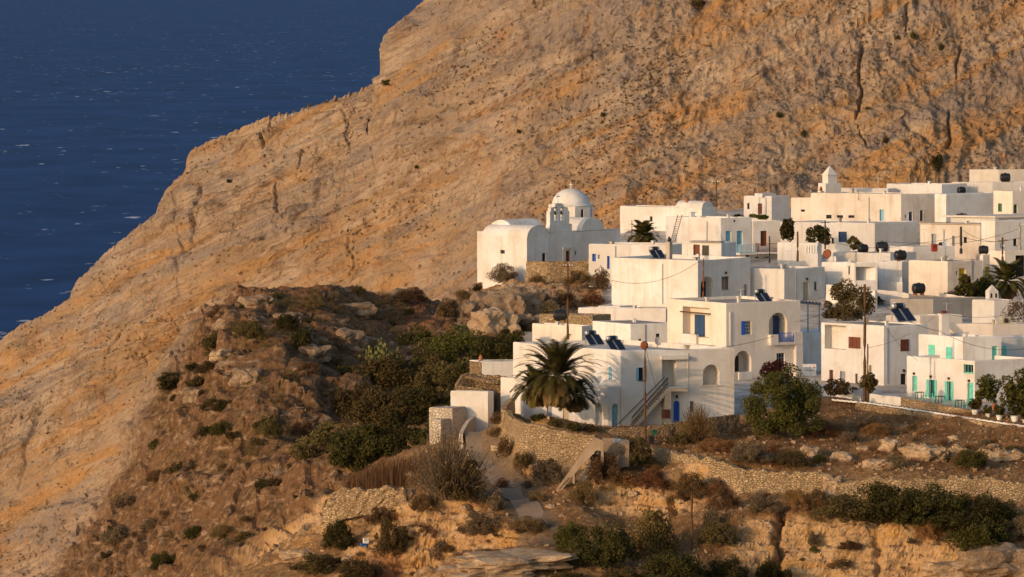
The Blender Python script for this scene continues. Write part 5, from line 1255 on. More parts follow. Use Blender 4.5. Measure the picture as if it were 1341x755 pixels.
wall_strip('white_wall', 'low white yard wall below the sunlit block in the middle', [(1147, 379, 607), (1170, 381, 605), (1190, 384, 602)], 'plaster', rag=.02, jit=.02, th=.35)
wall_strip('white_wall', 'low white lane wall behind the grey leafed tree', [(1082, 372, 606), (1112, 374, 604), (1146, 380, 600)], 'plaster', rag=.02, jit=.02, th=.35)
wall_strip('white_wall', 'low white lane wall under the slotted balustrade', [(1076, 333, 634), (1095, 336, 632)], 'plaster', rag=.02, jit=.02, th=.35)
wall_strip('white_wall', 'cream garden wall in front of the weathered yellow door house', [(1230, 383, 597), (1262, 388, 594)], 'plaster_old', rag=.03, jit=.02, th=.35)
# ------------------------------------------------------------------ things on roofs and in the streets
def water_tank(r=.62, L=1.5):
    t_ = thing('water_tank', '', 'water tank'); mb = MB(); prof = [(.05, -L/2-.05), (r*.7, -L/2), (r, -L/2+.12)]
    for i in range(7):
        z = -L/2+.2+(L-.4)*i/6; prof += [(r, z-.05), (r*1.04, z), (r, z+.05)]
    prof += [(r, L/2-.12), (r*.7, L/2), (.05, L/2+.05)]
    mb.lathe(prof, (0, 0, r+.18), 20, 'x'); mb.build('barrel', 'black_plastic', t_, True)
    m2 = MB()
    for x in (-L*.3, L*.3): m2.box((x, 0, .14), (.12, r*1.7, .3))
    m2.build('cradle', 'rust', t_)
    m3 = MB(); m3.lathe([(.2, 0), (.22, .05), (.2, .1), (.02, .12)], (0, 0, 2*r+.16), 12); m3.build('lid', 'black_plastic', t_)
    return t_
TANK = water_tank(); tank_used = [False]
def place(proto, used, loc, rz, label, scale=1, group=None):
    if not used[0]:
        used[0] = True; proto.location = loc; proto.rotation_euler = (0, 0, rz); proto.scale = (scale,)*3; proto['label'] = label
        if group: proto['group'] = group
        return proto
    return dup(proto, loc, rz, scale, label, group)
def roof_at(key, px, frac):      # a point on the roof deck of a house, on the given image column
    H = HS[key]; best = None
    for i in range(2, 60):
        for j in range(2, 60):
            q = H.rp(i/61, j/61)
            x = q.x/q.y*F+CX
            sc = abs(x-px)+abs((q.y-H.C.y)-frac)*2
            if best is None or sc < best[0]: best = (sc, q)
    return best[1]
for px, yb_, D, rz, sc, lb in [(733.5, 421.5, 573.5, 0, 1.0, 'black horizontal water tank on the stone faced block by the thin pole'),
        (1259.5, 294, 672, 0, 1.05, 'large black water tank on the overhanging roof slab under the long blank wall'), (1316.5, 239, 718, 0, .95, 'black water tank against the topmost cream house'),
        (1130, 332, 636, .4, .85, 'black water tank left of the small red pot in the shaded middle roofs'), (1155, 331, 638, .1, 1.0, 'squarish black water tank right of the small red pot in the shaded middle'),
        (1179, 342, 617.5, .3, .95, 'black water tank on the block next to the yellow door house corner'), (1235.5, 329, 650, .2, .85, 'black tank behind the rust red bin and white dish'),
        (1288, 333.5, 624, 0, .8, 'low black tank beside the yellow framed window'), (1203, 386, 594, .3, .98, 'large round black tank in front of the weathered yellow door house'),
        (1259, 254.5, 700, .5, .75, 'small dark tank at the edge of the long blank wall roof')]:
    q = P(px, yb_, D); place(TANK, tank_used, q, rz, lb, sc, 'black water tanks')
def solar_heater():
    t_ = thing('solar_heater', '', 'solar heater'); pm = MB()
    for s in (-.58, .58):
        a_ = [Vector((s-.52, 0, .12)), Vector((s+.52, 0, .12)), Vector((s+.52, 1.25, 1.25)), Vector((s-.52, 1.25, 1.25))]; nn = Vector((0, -.67, .74))*.08
        p_ = MB(); p_.box8([v for v in a_]+[v+nn for v in a_]); o = p_.build('panel', 'solar_dark', t_)
        f = MB()
        for i in range(4): f.bar(a_[i]+nn, a_[(i+1) % 4]+nn, .06)
        f.build('frame', 'steel', o)
    mb = MB(); mb.lathe([(.05, -.78), (.25, -.74), (.29, -.66), (.29, .66), (.25, .74), (.05, .78)], (0, 1.35, 1.52), 18, 'x'); mb.build('tank', 'steel', t_, True)
    mb = MB(); mb.lathe([(.292, -.42), (.3, -.4), (.3, .4), (.292, .42)], (0, 1.35, 1.52), 18, 'x'); mb.build('tank_sleeve', 'black_plastic', t_, True)
    mb = MB()
    for s in (-.7, .7):
        mb.bar((s, 1.4, -.15), (s, 1.4, 1.3), .05); mb.bar((s, 0, .1), (s, 1.4, .08), .05); mb.bar((s, .1, .1), (s, 1.4, 1.2), .05)
    mb.build('stand', 'steel', t_); return t_
SOL = solar_heater(); su = [False]
for px, yb_, D, rz, sc, lb in [(782, 453, 505.5, .62, .85, 'solar heater with two dark panels on the front house roof, left of its twin'), (810, 460, 502.5, .62, .85, 'solar heater at the roof corner of the front house beside the rusty lamp pole'),
        (1003, 396.5, 539, .62, .8, 'solar heater with grey tank on the roof of the arched loggia house'), (1188, 422.5, 540, .62, 1.15, 'large solar heater on the brown roof right of the tall pole'), (864, 339.5, 612, .6, .85, 'solar heater on the large plain house left of the dark topped chimney')]:
    place(SOL, su, P(px, yb_, D), rz, lb, sc, 'solar water heaters')
def sat_dish():
    t_ = thing('satellite_dish', '', 'satellite dish'); mb = MB(); n = 6
    prof = [(.02+.42*i/n, -.12*(1-(i/n)**2)) for i in range(n+1)]
    mb.lathe(prof+[(.43, .02), (.40, .02)]+[(p[0]*.96, p[1]+.03) for p in prof[::-1]], (0, 0, 0), 20)
    for i, v in enumerate(mb.v):
        x, y, z = v; mb.v[i] = (x, -z*.95+ y*.25-.12, y*.95+z*.25+1.0)
    mb.build('dish', 'dish_beige', t_, True)
    m = MB(); m.bar((0, .05, -.3), (0, .05, 1.0), .06); m.bar((0, -.12, .65), (0, -.6, .95), .025); m.build('mast', 'steel', t_); return t_
DISH = sat_dish(); du = [False]
for px, yb_, D, rz, sc, lb, mt in [(861, 459, 506, .5, 1.0, 'pale satellite dish on the front house roof beside the rusty lamp', None), (1084, 347, 615, -.6, 1.4, 'rusty brown satellite dish above the shaded wall in the middle', 'rust'), (1238.5, 331, 628, .3, 1.2, 'white satellite dish on the yellow door house roof beside the rust red bin', 'paint_white'), (1171.5, 412, 543, -.5, 1.0, 'round white dish at the top of the large solar heater', 'paint_white'), (1312, 331, 618, .2, .9, 'grey dish on the pole beside the yellow framed window', 'steel')]:
    d_ = place(DISH, du, P(px, yb_, D), rz, lb, sc)
    if mt and d_ is not DISH:
        for ch in d_.children:
            if ch.name.startswith('dish'): ch.data = ch.data.copy(); ch.data.materials[0] = M[mt]
def pole(name, label, px, ytop, D, ybot=None, r=.11, mat='wood_pole', arms=0, cat='utility pole', lean=0, insul=True):
    top = P(px, ytop, D); zb = (CAMZ-(ybot-HY)/F*D) if ybot else ground(px, D)-.3
    t_ = thing(name, label, cat, (top.x, top.y, zb)); mb = MB(); L = top.z-zb
    mb.tube([(top.x+lean*(1-s)+.03*nz1(s*3, px), top.y, zb+L*s) for s in np.linspace(0, 1, 7)], [r*(1.15-.35*s) for s in np.linspace(0, 1, 7)], 8); mb.build('post', mat, t_)
    for i in range(arms):
        z = top.z-.3-.5*i; m = MB(); m.bar((top.x-.6, top.y-.1, z), (top.x+.6, top.y-.1, z+.02), .09); a_ = m.build('crossarm', mat, t_)
        for s in (-.5, -.2, .2, .5):
            q = MB(); q.lathe([(.03, 0), (.05, .06), (.03, .1), (.055, .15), (.02, .2)], (top.x+s, top.y-.1, z+.05), 8); q.build('insulator', 'paint_white', a_)
    t_['_'] = 0; del t_['_']
    return t_, top
lp, lpt = pole('street_lamp', 'tall wooden pole with a round rusty lamp head in front of the long front house', 844.8, 452, 487, 583, .13, cat='street lamp')
mb = MB(); mb.lathe([(.02, -.12), (.3, -.1), (.42, 0), (.40, .06), (.30, .12), (.02, .14)], (0, 0, 0), 16)
mb.v = [(lpt.x-.08+x*.95, lpt.y-.2-z*.95, lpt.z+.02+y) for x, y, z in mb.v]; mb.build('lamp_head', 'rust', lp, True)
pole('utility_pole', 'lower wooden pole rising out of the hollow in front of the dry stone wall', 906, 633, 460, 735, .12)
p1, p1t = pole('utility_pole', 'tallest dark wooden pole with crossarms before the red brown shutters', 1132.4, 372, 509, 526, .16, arms=2)
pole('utility_pole', 'shorter bare post standing just right of the tallest pole', 1136.3, 450, 508.5, 525, .09)
pole('utility_pole', 'thin brown pole rising behind the front house beside the black tank', 743.5, 345, 556, 444, .12, arms=1)
pole('utility_pole', 'thick dark roof pole above the yellow door house roof', 1258.5, 296.5, 626, 332, .17, 'iron_dark')
pole('utility_pole', 'grey pole at the right edge before the greyish house', 1335.5, 292, 630, 328, .2, 'concrete', arms=1)
pole('utility_pole', 'weathered pole with a bracket above the palm at the right edge', 1313, 311, 612, 350, .15, arms=1)
pole('utility_pole', 'thin pole beside the dark trees in the shaded middle', 1080.5, 288, 640, 326, .1, 'iron_dark', arms=1)
pole('utility_pole', 'brown pole left of the slotted balustrade', 1044.5, 303, 628, 342, .13)
pole('street_lamp', 'black lamp post in front of the dark red balcony', 1007.8, 309, 626, 344, .1, 'iron_dark', cat='street lamp')
pole('utility_pole', 'dark pole against the mountain between the two back houses', 938, 236, 700, 274, .12, arms=1)
pole('utility_pole', 'rusty post beside the balcony corner, right of the white penthouse', 921, 338, 600, 392, .1, 'rust')
pole('antenna', 'thin television aerial above the grey brown roof', 829, 386, 566, 424, .035, 'steel', cat='antenna')
pole('antenna', 'thin aerial mast left of the palm crown on the church side roof', 827.5, 288, 640, 318, .06, 'rust', cat='antenna')
pole('antenna', 'rusty aerial on the chapel side house roof', 1124, 248, 690, 262, .04, 'rust', cat='antenna')
def aerial(px, D_, ytop, ybot, label):
    t_, tp_ = pole('antenna', label, px, ytop, D_, ybot, .03, 'steel', cat='antenna')
    m = MB(); m.bar(tp_+Vector((-.5, .1, -.05)), tp_+Vector((.5, -.1, -.05)), .03)
    for k_ in range(7): q_ = tp_+Vector((-.45+.15*k_, .09-.03*k_, -.05)); l_ = .28-.02*k_; m.bar(q_+Vector((-.04, -l_, 0)), q_+Vector((.04, l_, 0)), .022)
    m.build('crossbar', 'steel', t_)
for px_, D_, yt_, yb_, lb_ in ((1100, 628, 318, 334, 'television aerial on the low grey roof left of the black tanks'), (1210, 640, 300, 322, 'television aerial on the corner of the two grey door house'), (1032, 618, 328, 350, 'television aerial behind the beige door house'), (900, 618, 318, 338, 'television aerial beside the white rooftop room'), (1240, 552, 396, 420, 'television aerial behind the turquoise house chimney'), (1150, 696, 232, 252, 'television aerial on the long cream house roof'), (970, 545, 378, 398, 'television aerial on the loggia house roof'), (1275, 700, 226, 246, 'television aerial on the low top right terrace house'), (1062, 700, 242, 262, 'television aerial left of the little chapel tower')): aerial(px_, D_, yt_, yb_, lb_)
def cable(label, pts, sag=.6, r=.022):
    W = [P(*p) for p in pts]; q = []
    for a_, b_ in zip(W[:-1], W[1:]):
        for k_ in range(14):
            s = k_/14; v = a_.lerp(b_, s); v.z -= sag*4*s*(1-s); q.append(v)
    q.append(W[-1]); mb = MB(); mb.tube(q, r, 4); ob = mb.build('power_line', 'cable', off=W[0]); ob.location = W[0]; tag(ob, label, 'cable')
cable('sagging black cable from the rusty lamp pole to the arched balcony', [(845, 455, 487), (1013, 440, 533)], .7)
cable('slack guy wire from the rusty lamp pole down to the lower pole', [(845.5, 456, 486.9), (906, 634, 460)], 1.2, .02)
cable('slanting wire running from the lower pole down to the bottom bushes', [(906, 634, 460), (985, 742, 456)], .3, .02)
cable('cable from the tall pole across the turquoise house front', [(1132.5, 378, 508.9), (1230, 433, 512), (1345, 456, 505)], .8)
cable('lower cable from the tall pole across the brown shutter wall', [(1132.5, 384, 508.9), (1202, 472, 516)], .8, .018)
cable('cable from the tall pole leftwards past the pergola', [(1132.4, 379, 508.9), (1042, 421, 530)], .5, .018)
cable('thin cable crossing the large plain white house wall', [(744, 352, 555.9), (802, 367, 590), (914, 343, 599)], 1.2, .022)
cable('cables looping from the white house corner to the balcony', [(914, 342, 599), (984, 338, 630)], 1.0, .022)
cable('cable across the cream houses to the grey pole', [(1081, 314, 640), (1200, 318, 640), (1335, 299, 630)], .8, .024)
cable('second cable across the cream houses above the yellow door', [(1150, 314, 650), (1258, 309, 626), (1335, 311, 630)], .6, .024)
cable('cable between the dark roof pole and the weathered pole', [(1258.5, 300, 626), (1313, 316, 612)], .5, .022)
cable('low cable over the belfry house roof', [(1136, 455, 508.4), (1230, 409, 545), (1345, 405, 560)], .7, .018)
# ladder, bins, sign, pergola
mb = MB(); A_, B_ = P(880, 320.5, 648), P(890.5, 281, 651); dx_ = Vector((.28, 0, 0))
for s in (-1, 1): mb.bar(A_+dx_*s, B_+dx_*s, .07)
for i in range(1, 13): q = A_.lerp(B_, i/13); mb.bar(q-dx_, q+dx_, .05)
l_ = mb.build('ladder', 'cane', off=A_); l_.location = A_; tag(l_, 'long wooden ladder leaning on the white balcony house wall', 'ladder')
def binbox(name, label, px, y0, y1, D, wpx, mat, cat):
    q = P(px, y1, D); w_ = wpx/ppm(D); h_ = (y1-y0)/ppm(D); t_ = thing(name, label, cat, q); mb = MB()
    mb.box(q+Vector((0, 0, h_*.44)), (w_*.92, w_*.8, h_*.88), .3); mb.build('body', mat, t_)
    mb = MB(); mb.box(q+Vector((0, 0, h_*.94)), (w_, w_*.9, h_*.1), .3); mb.build('lid', mat, t_)
    mb = MB(); mb.box(q+Vector((0, -w_*.42, h_*.7)), (w_*.5, .05, .05), .3); mb.build('handle', 'iron_dark', t_)
binbox('bin', 'small green bin standing on the brown stone wall', 857, 562.5, 569, 487.5, 6.5, 'paint_green', 'bin')
binbox('bin', 'dark bin at the foot of the rusty lamp pole', 853, 570, 581, 486.3, 7, 'iron_dark', 'bin')
binbox('bin', 'rust red bin beside the white dish on the yellow door house roof', 1223.5, 319.5, 329, 640, 7.5, 'paint_red', 'bin')
binbox('crate', 'pale blue crate dumped on the left rubbish slope', 476, 711, 717, 476, 8, 'plastic_blue', 'crate')
binbox('crate', 'white plastic box dumped next to the blue crate', 479, 704.5, 711, 475.5, 7, 'paint_white', 'box')
q = P(1060, 492, 512); t_ = thing('sign', 'white sign board with blue lettering and a red mark beside the flower tree', 'sign', q+Vector((0, 0, -1.6))); mb = MB()
mb.box(q+Vector((0, 0, .62)), (1.42, .08, 1.22)); sb = mb.build('board', 'paint_white', t_)
mb = MB(); 
for s in (-.6, .6): mb.bar(q+Vector((s, .07, -1.6)), q+Vector((s, .07, 1.0)), .07)
mb.build('post', 'steel', t_); mb = MB()
for row, (x0, n_) in enumerate(((-.5, 7), (-.5, 9))):
    for i in range(n_):
        x = x0+i*.105; z = .86-.28*row; mb.box(q+Vector((x, -.047, z)), (.035, .012, .14)); mb.box(q+Vector((x+.035, -.047, z+(.05 if i % 3 else -.05))), (.06, .012, .035))
mb.build('lettering', 'ink_blue', sb); mb = MB(); mb.box(q+Vector((.5, -.047, .88)), (.16, .012, .14)); mb.build('emblem', 'paint_red', sb)
t_ = thing('pergola', 'dark timber pergola over the shaded terrace beside the loggia house', 'pergola', P(1045, 470, 546)); 
q0 = P(1040, 396, 547); q1 = P(1075, 399, 550)
for x in (1044, 1058, 1073):
    mb = MB(); a_ = P(x, 397, 547.5+(x-1044)*.085); mb.bar(a_, a_+Vector((0, 0, -3.4)), .16); mb.build('post', 'paint_grey', t_)
for k_ in range(3):
    mb = MB(); o_ = Vector((0, 1.3*k_, 0)); mb.bar(q0+o_, q1+o_, .14); mb.build('beam', 'paint_grey', t_)
mb = MB()
for k_ in range(9): a_ = q0.lerp(q1, k_/8)+Vector((0, -.3, .12)); mb.bar(a_, a_+Vector((0, 3.4, 0)), .08)
mb.build('rafters', 'paint_darkwood', t_)
mb = MB(); a_, b_ = P(1038, 436, 547), P(1076, 434, 550); mb.box8([a_+Vector((0, 0, -4)), b_+Vector((0, 0, -4)), b_+Vector((0, 5, -4)), a_+Vector((0, 5, -4)), a_, b_, b_+Vector((0, 5, 0)), a_+Vector((0, 5, 0))]); mb.build('terrace', 'plaster', t_)
# tables and chairs on the turquoise terrace
def mk_table():
    t_ = thing('table', '', 'table'); mb = MB(); mb.box((0, 0, .72), (.8, .8, .05)); mb.build('top', 'paint_green', t_)
    for sx in (-.33, .33):
        for sy in (-.33, .33): m = MB(); m.bar((sx, sy, 0), (sx, sy, .7), .05); m.build('leg', 'iron_dark', t_)
    return t_
def mk_chair():
    t_ = thing('chair', '', 'chair'); mb = MB(); mb.box((0, 0, .45), (.44, .44, .05)); mb.build('seat', 'paint_turquoise', t_)
    m = MB(); m.bar((-.2, .2, .45), (-.2, .26, .92), .05); m.bar((.2, .2, .45), (.2, .26, .92), .05)
    for z in (.62, .76, .9): m.bar((-.2, .235, z), (.2, .235, z), .06, .03)
    m.build('backrest', 'paint_turquoise', t_)
    for sx in (-.19, .19):
        for sy in (-.19, .19): l_ = MB(); l_.bar((sx, sy, 0), (sx, sy, .44), .045); l_.build('leg', 'paint_turquoise', t_)
    return t_
TB, CH = mk_table(), mk_chair(); tu, cu = [False], [False]
tz = lambda px, D: P(px, 0, D).xy.to_3d()+Vector((0, 0, zy(521+(px-1187)*.197, 514-(px-1187)*.145)+.0))
for px, D, lb in [(1204, 510.3, 'pale terrace table before the leftmost narrow turquoise shutter'), (1231, 507.3, 'green terrace table between the two double turquoise doors'), (1257, 504.5, 'green terrace table left of the single turquoise door')]:
    q = P(px, 0, D); q.z = zy(521+(px-1187)*.2, D)+.15; place(TB, tu, q, .3, lb, 1, 'terrace tables')
for i, (px, D, rz) in enumerate([(1198, 510.6, 1.5), (1210, 509.8, -1.4), (1224, 508, 1.6), (1238, 506.8, -1.3), (1251, 505.2, 1.4), (1263, 504, -1.5)]):
    q = P(px, 0, D); q.z = zy(521+(px-1187)*.2, D)+.15; place(CH, cu, q, rz, 'small turquoise chair at a table on the terrace of the turquoise house', 1, 'terrace chairs')

# ------------------------------------------------------------------ vegetation
def leaves(c, n, size, r, asp=2.0, up=.3, seed=0):
    """n leaf quads around the given points c (n,3)"""
    g = np.random.default_rng(seed); n = len(c)
    d = g.normal(size=(n, 3)); d[:, 2] += up; d /= np.linalg.norm(d, axis=1)[:, None]
    e = np.cross(d, g.normal(size=(n, 3))); e /= np.linalg.norm(e, axis=1)[:, None]+1e-9
    s = size*g.uniform(.6, 1.4, n)[:, None]
    V = np.stack([c-d*s*asp*.5, c+e*s*.5, c+d*s*asp*.5, c-e*s*.5], 1).reshape(-1, 3)
    return V, np.arange(4*n).reshape(n, 4)
def crown_pts(n, rx, ry, rz, seed, nc=22, cr=.42, low=-.6, shell=.55):
    g = np.random.default_rng(seed); cs = []
    while len(cs) < nc:
        v = g.uniform(-1, 1, 3)
        if .25 < np.linalg.norm(v) < 1 and v[2] > low: cs.append(v*(1-cr*.55))
    cs = np.array(cs); k = g.integers(0, nc, n); d = g.normal(size=(n, 3)); d /= np.linalg.norm(d, axis=1)[:, None]
    rr = cr*g.uniform(.55, 1.25, nc)[k]*(shell+(1-shell)*g.random(n)**.7); p = cs[k]+d*rr[:, None]
    return p*np.array([rx, ry, rz])
def shrub_mesh(kind, seed, n=900):
    """about 1 m wide, 0.7 m tall, sitting on z = 0"""
    g = np.random.default_rng(seed)
    if kind == 'twig':
        m = 1100; a_ = g.uniform(0, 2*math.pi, m); el = g.uniform(.3, 1.5, m); L = g.uniform(.3, .62, m)
        d = np.stack([np.cos(a_)*np.cos(el), np.sin(a_)*np.cos(el), np.sin(el)], 1); b_ = np.stack([g.normal(0, .09, m), g.normal(0, .09, m), np.zeros(m)], 1)
        e = np.cross(d, g.normal(size=(m, 3))); e /= np.linalg.norm(e, axis=1)[:, None]; tip = b_+d*L[:, None]*np.array([1, 1, 1.15])
        w_ = .0038; V = np.stack([b_-e*w_, b_+e*w_, tip+e*w_*.6, tip-e*w_*.6], 1).reshape(-1, 3); Q = np.arange(4*m).reshape(m, 4)
        c = b_[g.integers(0, m, n)]*0; k = g.integers(0, m, n); c = b_[k]+d[k]*(L[k]*g.uniform(.45, 1.0, n))[:, None]*np.array([1, 1, 1.15]); c += g.normal(0, .02, (n, 3))
        V2, Q2 = leaves(c, n, .016, 1, 2.2, .6, seed); return np.concatenate([V, V2]), np.concatenate([Q, Q2+len(V)])
    if kind in ('bigleaf', 'bigfine'):
        p = crown_pts(n, .5, .5, .5, seed, 60, .22, -.12, .5); p[:, 2] = np.abs(p[:, 2]*.9+.16)
        return leaves(p, n, .018 if kind == 'bigleaf' else .015, 1, 1.9, .5, seed)
    p = crown_pts(n, .5, .5, .5, seed, 16 if kind != 'round' else 40, .42 if kind != 'round' else .3, -.15, .6)
    p[:, 2] = p[:, 2]*.9+.16; p[:, 2] = np.abs(p[:, 2])
    return leaves(p, n, {'fine': .034, 'round': .024}.get(kind, .05), 1, 1.8, .5, seed)
SH = {}
def shrub_proto(kind, mat):
    key = (kind, mat)
    if key not in SH:
        SH[key] = []
        for s in range(4):
            V, Q = shrub_mesh(kind, 31*s+len(SH)*7+1, {'twig': 2600, 'fine': 1900, 'round': 5000, 'bigleaf': 9000, 'bigfine': 10000}.get(kind, 1300))
            ob = fastmesh('shrub', V, Q, mat); SH[key].append(ob.data); bpy.data.objects.remove(ob)
    return SH[key]
TYPES = {'green': ('leafy', 'leaf_green'), 'dark': ('leafy', 'leaf_dark'), 'olive': ('leafy', 'leaf_olive'), 'brown': ('fine', 'leaf_brown'), 'grey': ('fine', 'leaf_grey'), 'rust': ('fine', 'leaf_rust'), 'twig': ('twig', 'leaf_grey'), 'twigbrown': ('twig', 'leaf_brown'), 'round': ('round', 'leaf_brown'), 'roundolive': ('round', 'leaf_gold')}
def shrub(px, py, wpx, hpx, typ, label, group=None, D=None, name='shrub'):
    q = gpt(px, D) if D else on(px, py)
    if D and py: q = P(px, py, D)
    s = ppm(q.y); kk = TYPES[typ]
    if wpx > 38: kk = ({'leafy': 'bigleaf', 'fine': 'bigfine'}.get(kk[0], kk[0]), kk[1])
    ms = shrub_proto(*kk); me = ms[rng.integers(0, 4)]
    ob = bpy.data.objects.new(name, me); COL.objects.link(ob); ob.location = q-Vector((0, 0, .08))
    w_ = wpx/s; h_ = hpx/s/.72; ob.scale = (w_, w_*rng.uniform(.8, 1.1), h_); ob.rotation_euler = (0, 0, rng.uniform(0, 6.28))
    return tag(ob, label, 'shrub', group)
# large single shrubs
for a_ in [
    (588, 652, 92, 92, 'twig', 'large grey twiggy shrub on the slope left of the path bend'), (603, 657, 84, 74, 'olive', 'dense olive shrub mixed into the right of the large grey twiggy shrub'),
    (443, 722, 62, 52, 'dark', 'dense dark shrub below the crumbling pale wall on the left slope'), (416, 752, 80, 36, 'olive', 'wide olive shrub at the bottom left of the red soil'), (470, 765, 70, 42, 'olive', 'olive shrub below the blue crate'), (512, 735, 50, 66, 'olive', 'tall olive shrub against the pale cliff edge, right of the red soil'), (500, 690, 44, 34, 'brown', 'brown shrub on the red soil under the crumbling wall'),
    (556, 682, 40, 32, 'brown', 'brown shrub on top of the pale cliff below the twiggy shrub'), (573, 738, 24, 34, 'grey', 'small grey shrub clinging to the pale cliff face'), (628, 704, 62, 46, 'grey', 'wide grey shrub beside the end of the path wall'), (650, 668, 30, 32, 'grey', 'grey shrub leaning over the lower path wall'), (690, 700, 60, 30, 'brown', 'low brown shrub on the ledge below the path end'),
    (662, 600, 27, 34, 'brown', 'rounded brown shrub at the left foot of the tall curved wall'), (684, 618, 30, 34, 'round', 'round brown bush under the tall curved wall'), (718, 634, 52, 48, 'grey', 'large greyish bush under the tall curved wall near the stair parapet'), (655, 553, 30, 20, 'brown', 'dry brown shrub between the white hut and the curved wall'),
    (828, 614, 62, 54, 'olive', 'dark dry bush just below the graffiti wall'), (790, 640, 50, 56, 'brown', 'tall brown bush under the stair parapet'), (763, 660, 46, 40, 'brown', 'brown bush at the lower end of the stair parapet'), (852, 646, 60, 30, 'rust', 'rust coloured dry bush above the hollow'), (820, 640, 34, 24, 'rust', 'small rust coloured bush left of the orange hollow'),
    (858, 728, 72, 72, 'roundolive', 'big round olive brown bush in the hollow beside the lower pole'), (748, 722, 52, 48, 'green', 'bright green bush beside the hollow at the path end'), (792, 745, 92, 74, 'dark', 'large dark shaded bush in the middle of the hollow'), (735, 735, 40, 22, 'olive', 'low olive shrub at the end of the rock slab'),
    (940, 715, 58, 42, 'olive', 'olive bush on the slope right of the lower pole'), (934, 690, 34, 30, 'grey', 'grey bush up the slope right of the lower pole'), (905, 655, 46, 44, 'brown', 'brown bush behind the top of the lower pole'), (950, 668, 44, 36, 'brown', 'brown bush under the dry stone field wall'), (1002, 672, 52, 36, 'grey', 'grey bush on the cliff edge under the field wall'), (1045, 668, 40, 34, 'rust', 'rusty bush at the right end of the field wall'), (1072, 660, 34, 26, 'brown', 'brown bush where the two stone walls meet'),
    (880, 772, 96, 60, 'dark', 'dark bush at the bottom edge below the lower pole'), (950, 772, 80, 52, 'dark', 'dark bush at the bottom edge left of the rock cleft'), (1012, 772, 56, 50, 'dark', 'dark bush at the bottom of the rock cleft'), (815, 775, 70, 36, 'olive', 'olive bush at the bottom edge under the hollow'), (745, 772, 60, 30, 'dark', 'low dark bush at the bottom edge right of the rock slab'),
    (1064, 716, 19, 24, 'grey', 'small grey shrub clinging to the right cliff'), (1066, 722, 14, 10, 'green', 'tiny green plant on the right cliff'), (1112, 720, 42, 15, 'brown', 'flat brown shrub on the right cliff ledge'), (1098, 748, 36, 12, 'brown', 'flat brown shrub low on the right cliff'), (1215, 715, 44, 38, 'rust', 'rusty bush left of the lower big dark bush'),
    (1112, 684, 104, 46, 'olive', 'left end of the long dark hedge like bush under the ragged wall'), (1165, 688, 116, 62, 'dark', 'second bush of the long dark thicket under the ragged wall'), (1222, 690, 116, 66, 'dark', 'middle bush of the long dark thicket under the ragged wall'), (1272, 700, 110, 66, 'dark', 'right hand bush of the long dark thicket under the ragged wall'), (1308, 700, 70, 54, 'olive', 'greyer bush at the right end of the long dark thicket'), (1284, 728, 100, 58, 'dark', 'lower dark bush hanging below the long thicket'), (1340, 712, 50, 50, 'grey', 'grey bush at the right edge beside the thicket'),
    (1273, 614, 52, 32, 'green', 'round green bush in the upper right field'), (1237, 605, 27, 20, 'green', 'small green bush left of the round green bush'), (1170, 612, 40, 24, 'grey', 'grey bush in front of the broken terrace wall'), (1110, 580, 36, 18, 'grey', 'low grey bush in the field under the road'), (1040, 612, 60, 26, 'olive', 'low olive bush behind the field wall'), (985, 606, 60, 34, 'grey', 'greyish bush below the green tree'), (1072, 606, 20, 16, 'green', 'small green plant between the pale rocks'), (1150, 570, 50, 22, 'rust', 'rusty dry bush in the field right of the green tree'), (1080, 570, 60, 24, 'rust', 'rusty grass like bush at the right foot of the green tree'), (940, 592, 60, 24, 'rust', 'rusty dry bush left of the green tree'), (890, 582, 36, 20, 'olive', 'olive bush on the wall top beside the brown stone wall'),
    (913, 580, 46, 54, 'twigbrown', 'thin dry shrub in front of the small window of the front house'), (1325, 590, 40, 8, 'olive', 'flat green patch of shrub in the upper field'), (1180, 595, 30, 14, 'grey', 'small grey shrub on the broken wall'),
    (705, 555, 26, 14, 'green', 'low green shrub at the left palm trunk'), (728, 559, 26, 14, 'olive', 'low shrub on the terrace wall top under the palm'), (752, 564, 28, 14, 'green', 'low green shrub behind the curved wall right of the palm'), (773, 566, 26, 12, 'olive', 'low olive shrub at the end of the curved wall by the arch'),
    (660, 372, 46, 34, 'grey', 'large grey brown bush before the church hall wall'), (625, 380, 18, 10, 'dark', 'small dark bush at the left foot of the church hall'), (704, 372, 30, 16, 'brown', 'brown bush under the left end of the church terrace wall'), (758, 374, 44, 26, 'brown', 'brown bush under the church terrace wall'), (786, 378, 30, 34, 'brown', 'brown bush beside the plain white house corner'), (742, 402, 36, 26, 'brown', 'dry bush between the outcrop boulders and the thin pole'), (722, 412, 36, 22, 'grey', 'greyish bush right of the big boulders'), (780, 398, 34, 20, 'rust', 'rusty bush at the foot of the plain white house'), (585, 412, 34, 32, 'brown', 'brown bush in the saddle between headland and outcrop'), (607, 392, 30, 16, 'brown', 'low brown bush on the saddle edge'), (690, 432, 34, 20, 'brown', 'brown bush below the big boulders'), (640, 390, 26, 14, 'rust', 'rusty bush left of the big boulders'),
    (325, 446, 46, 34, 'olive', 'large green brown bush on top of the headland'), (392, 455, 36, 30, 'dark', 'dark bush in the shade of the headland top'), (288, 452, 32, 20, 'dark', 'dark bush on the left shoulder of the headland'), (220, 500, 30, 16, 'dark', 'dark green bush on the left edge of the headland'), (252, 487, 26, 16, 'dark', 'dark bush beside the left edge bush of the headland'), (280, 540, 40, 26, 'olive', 'green brown bush in the middle of the headland slope'), (212, 588, 38, 20, 'green', 'bright green spreading bush on the headland slope'), (272, 572, 32, 18, 'dark', 'dark green bush below the middle of the headland slope')]:
    shrub(*a_)
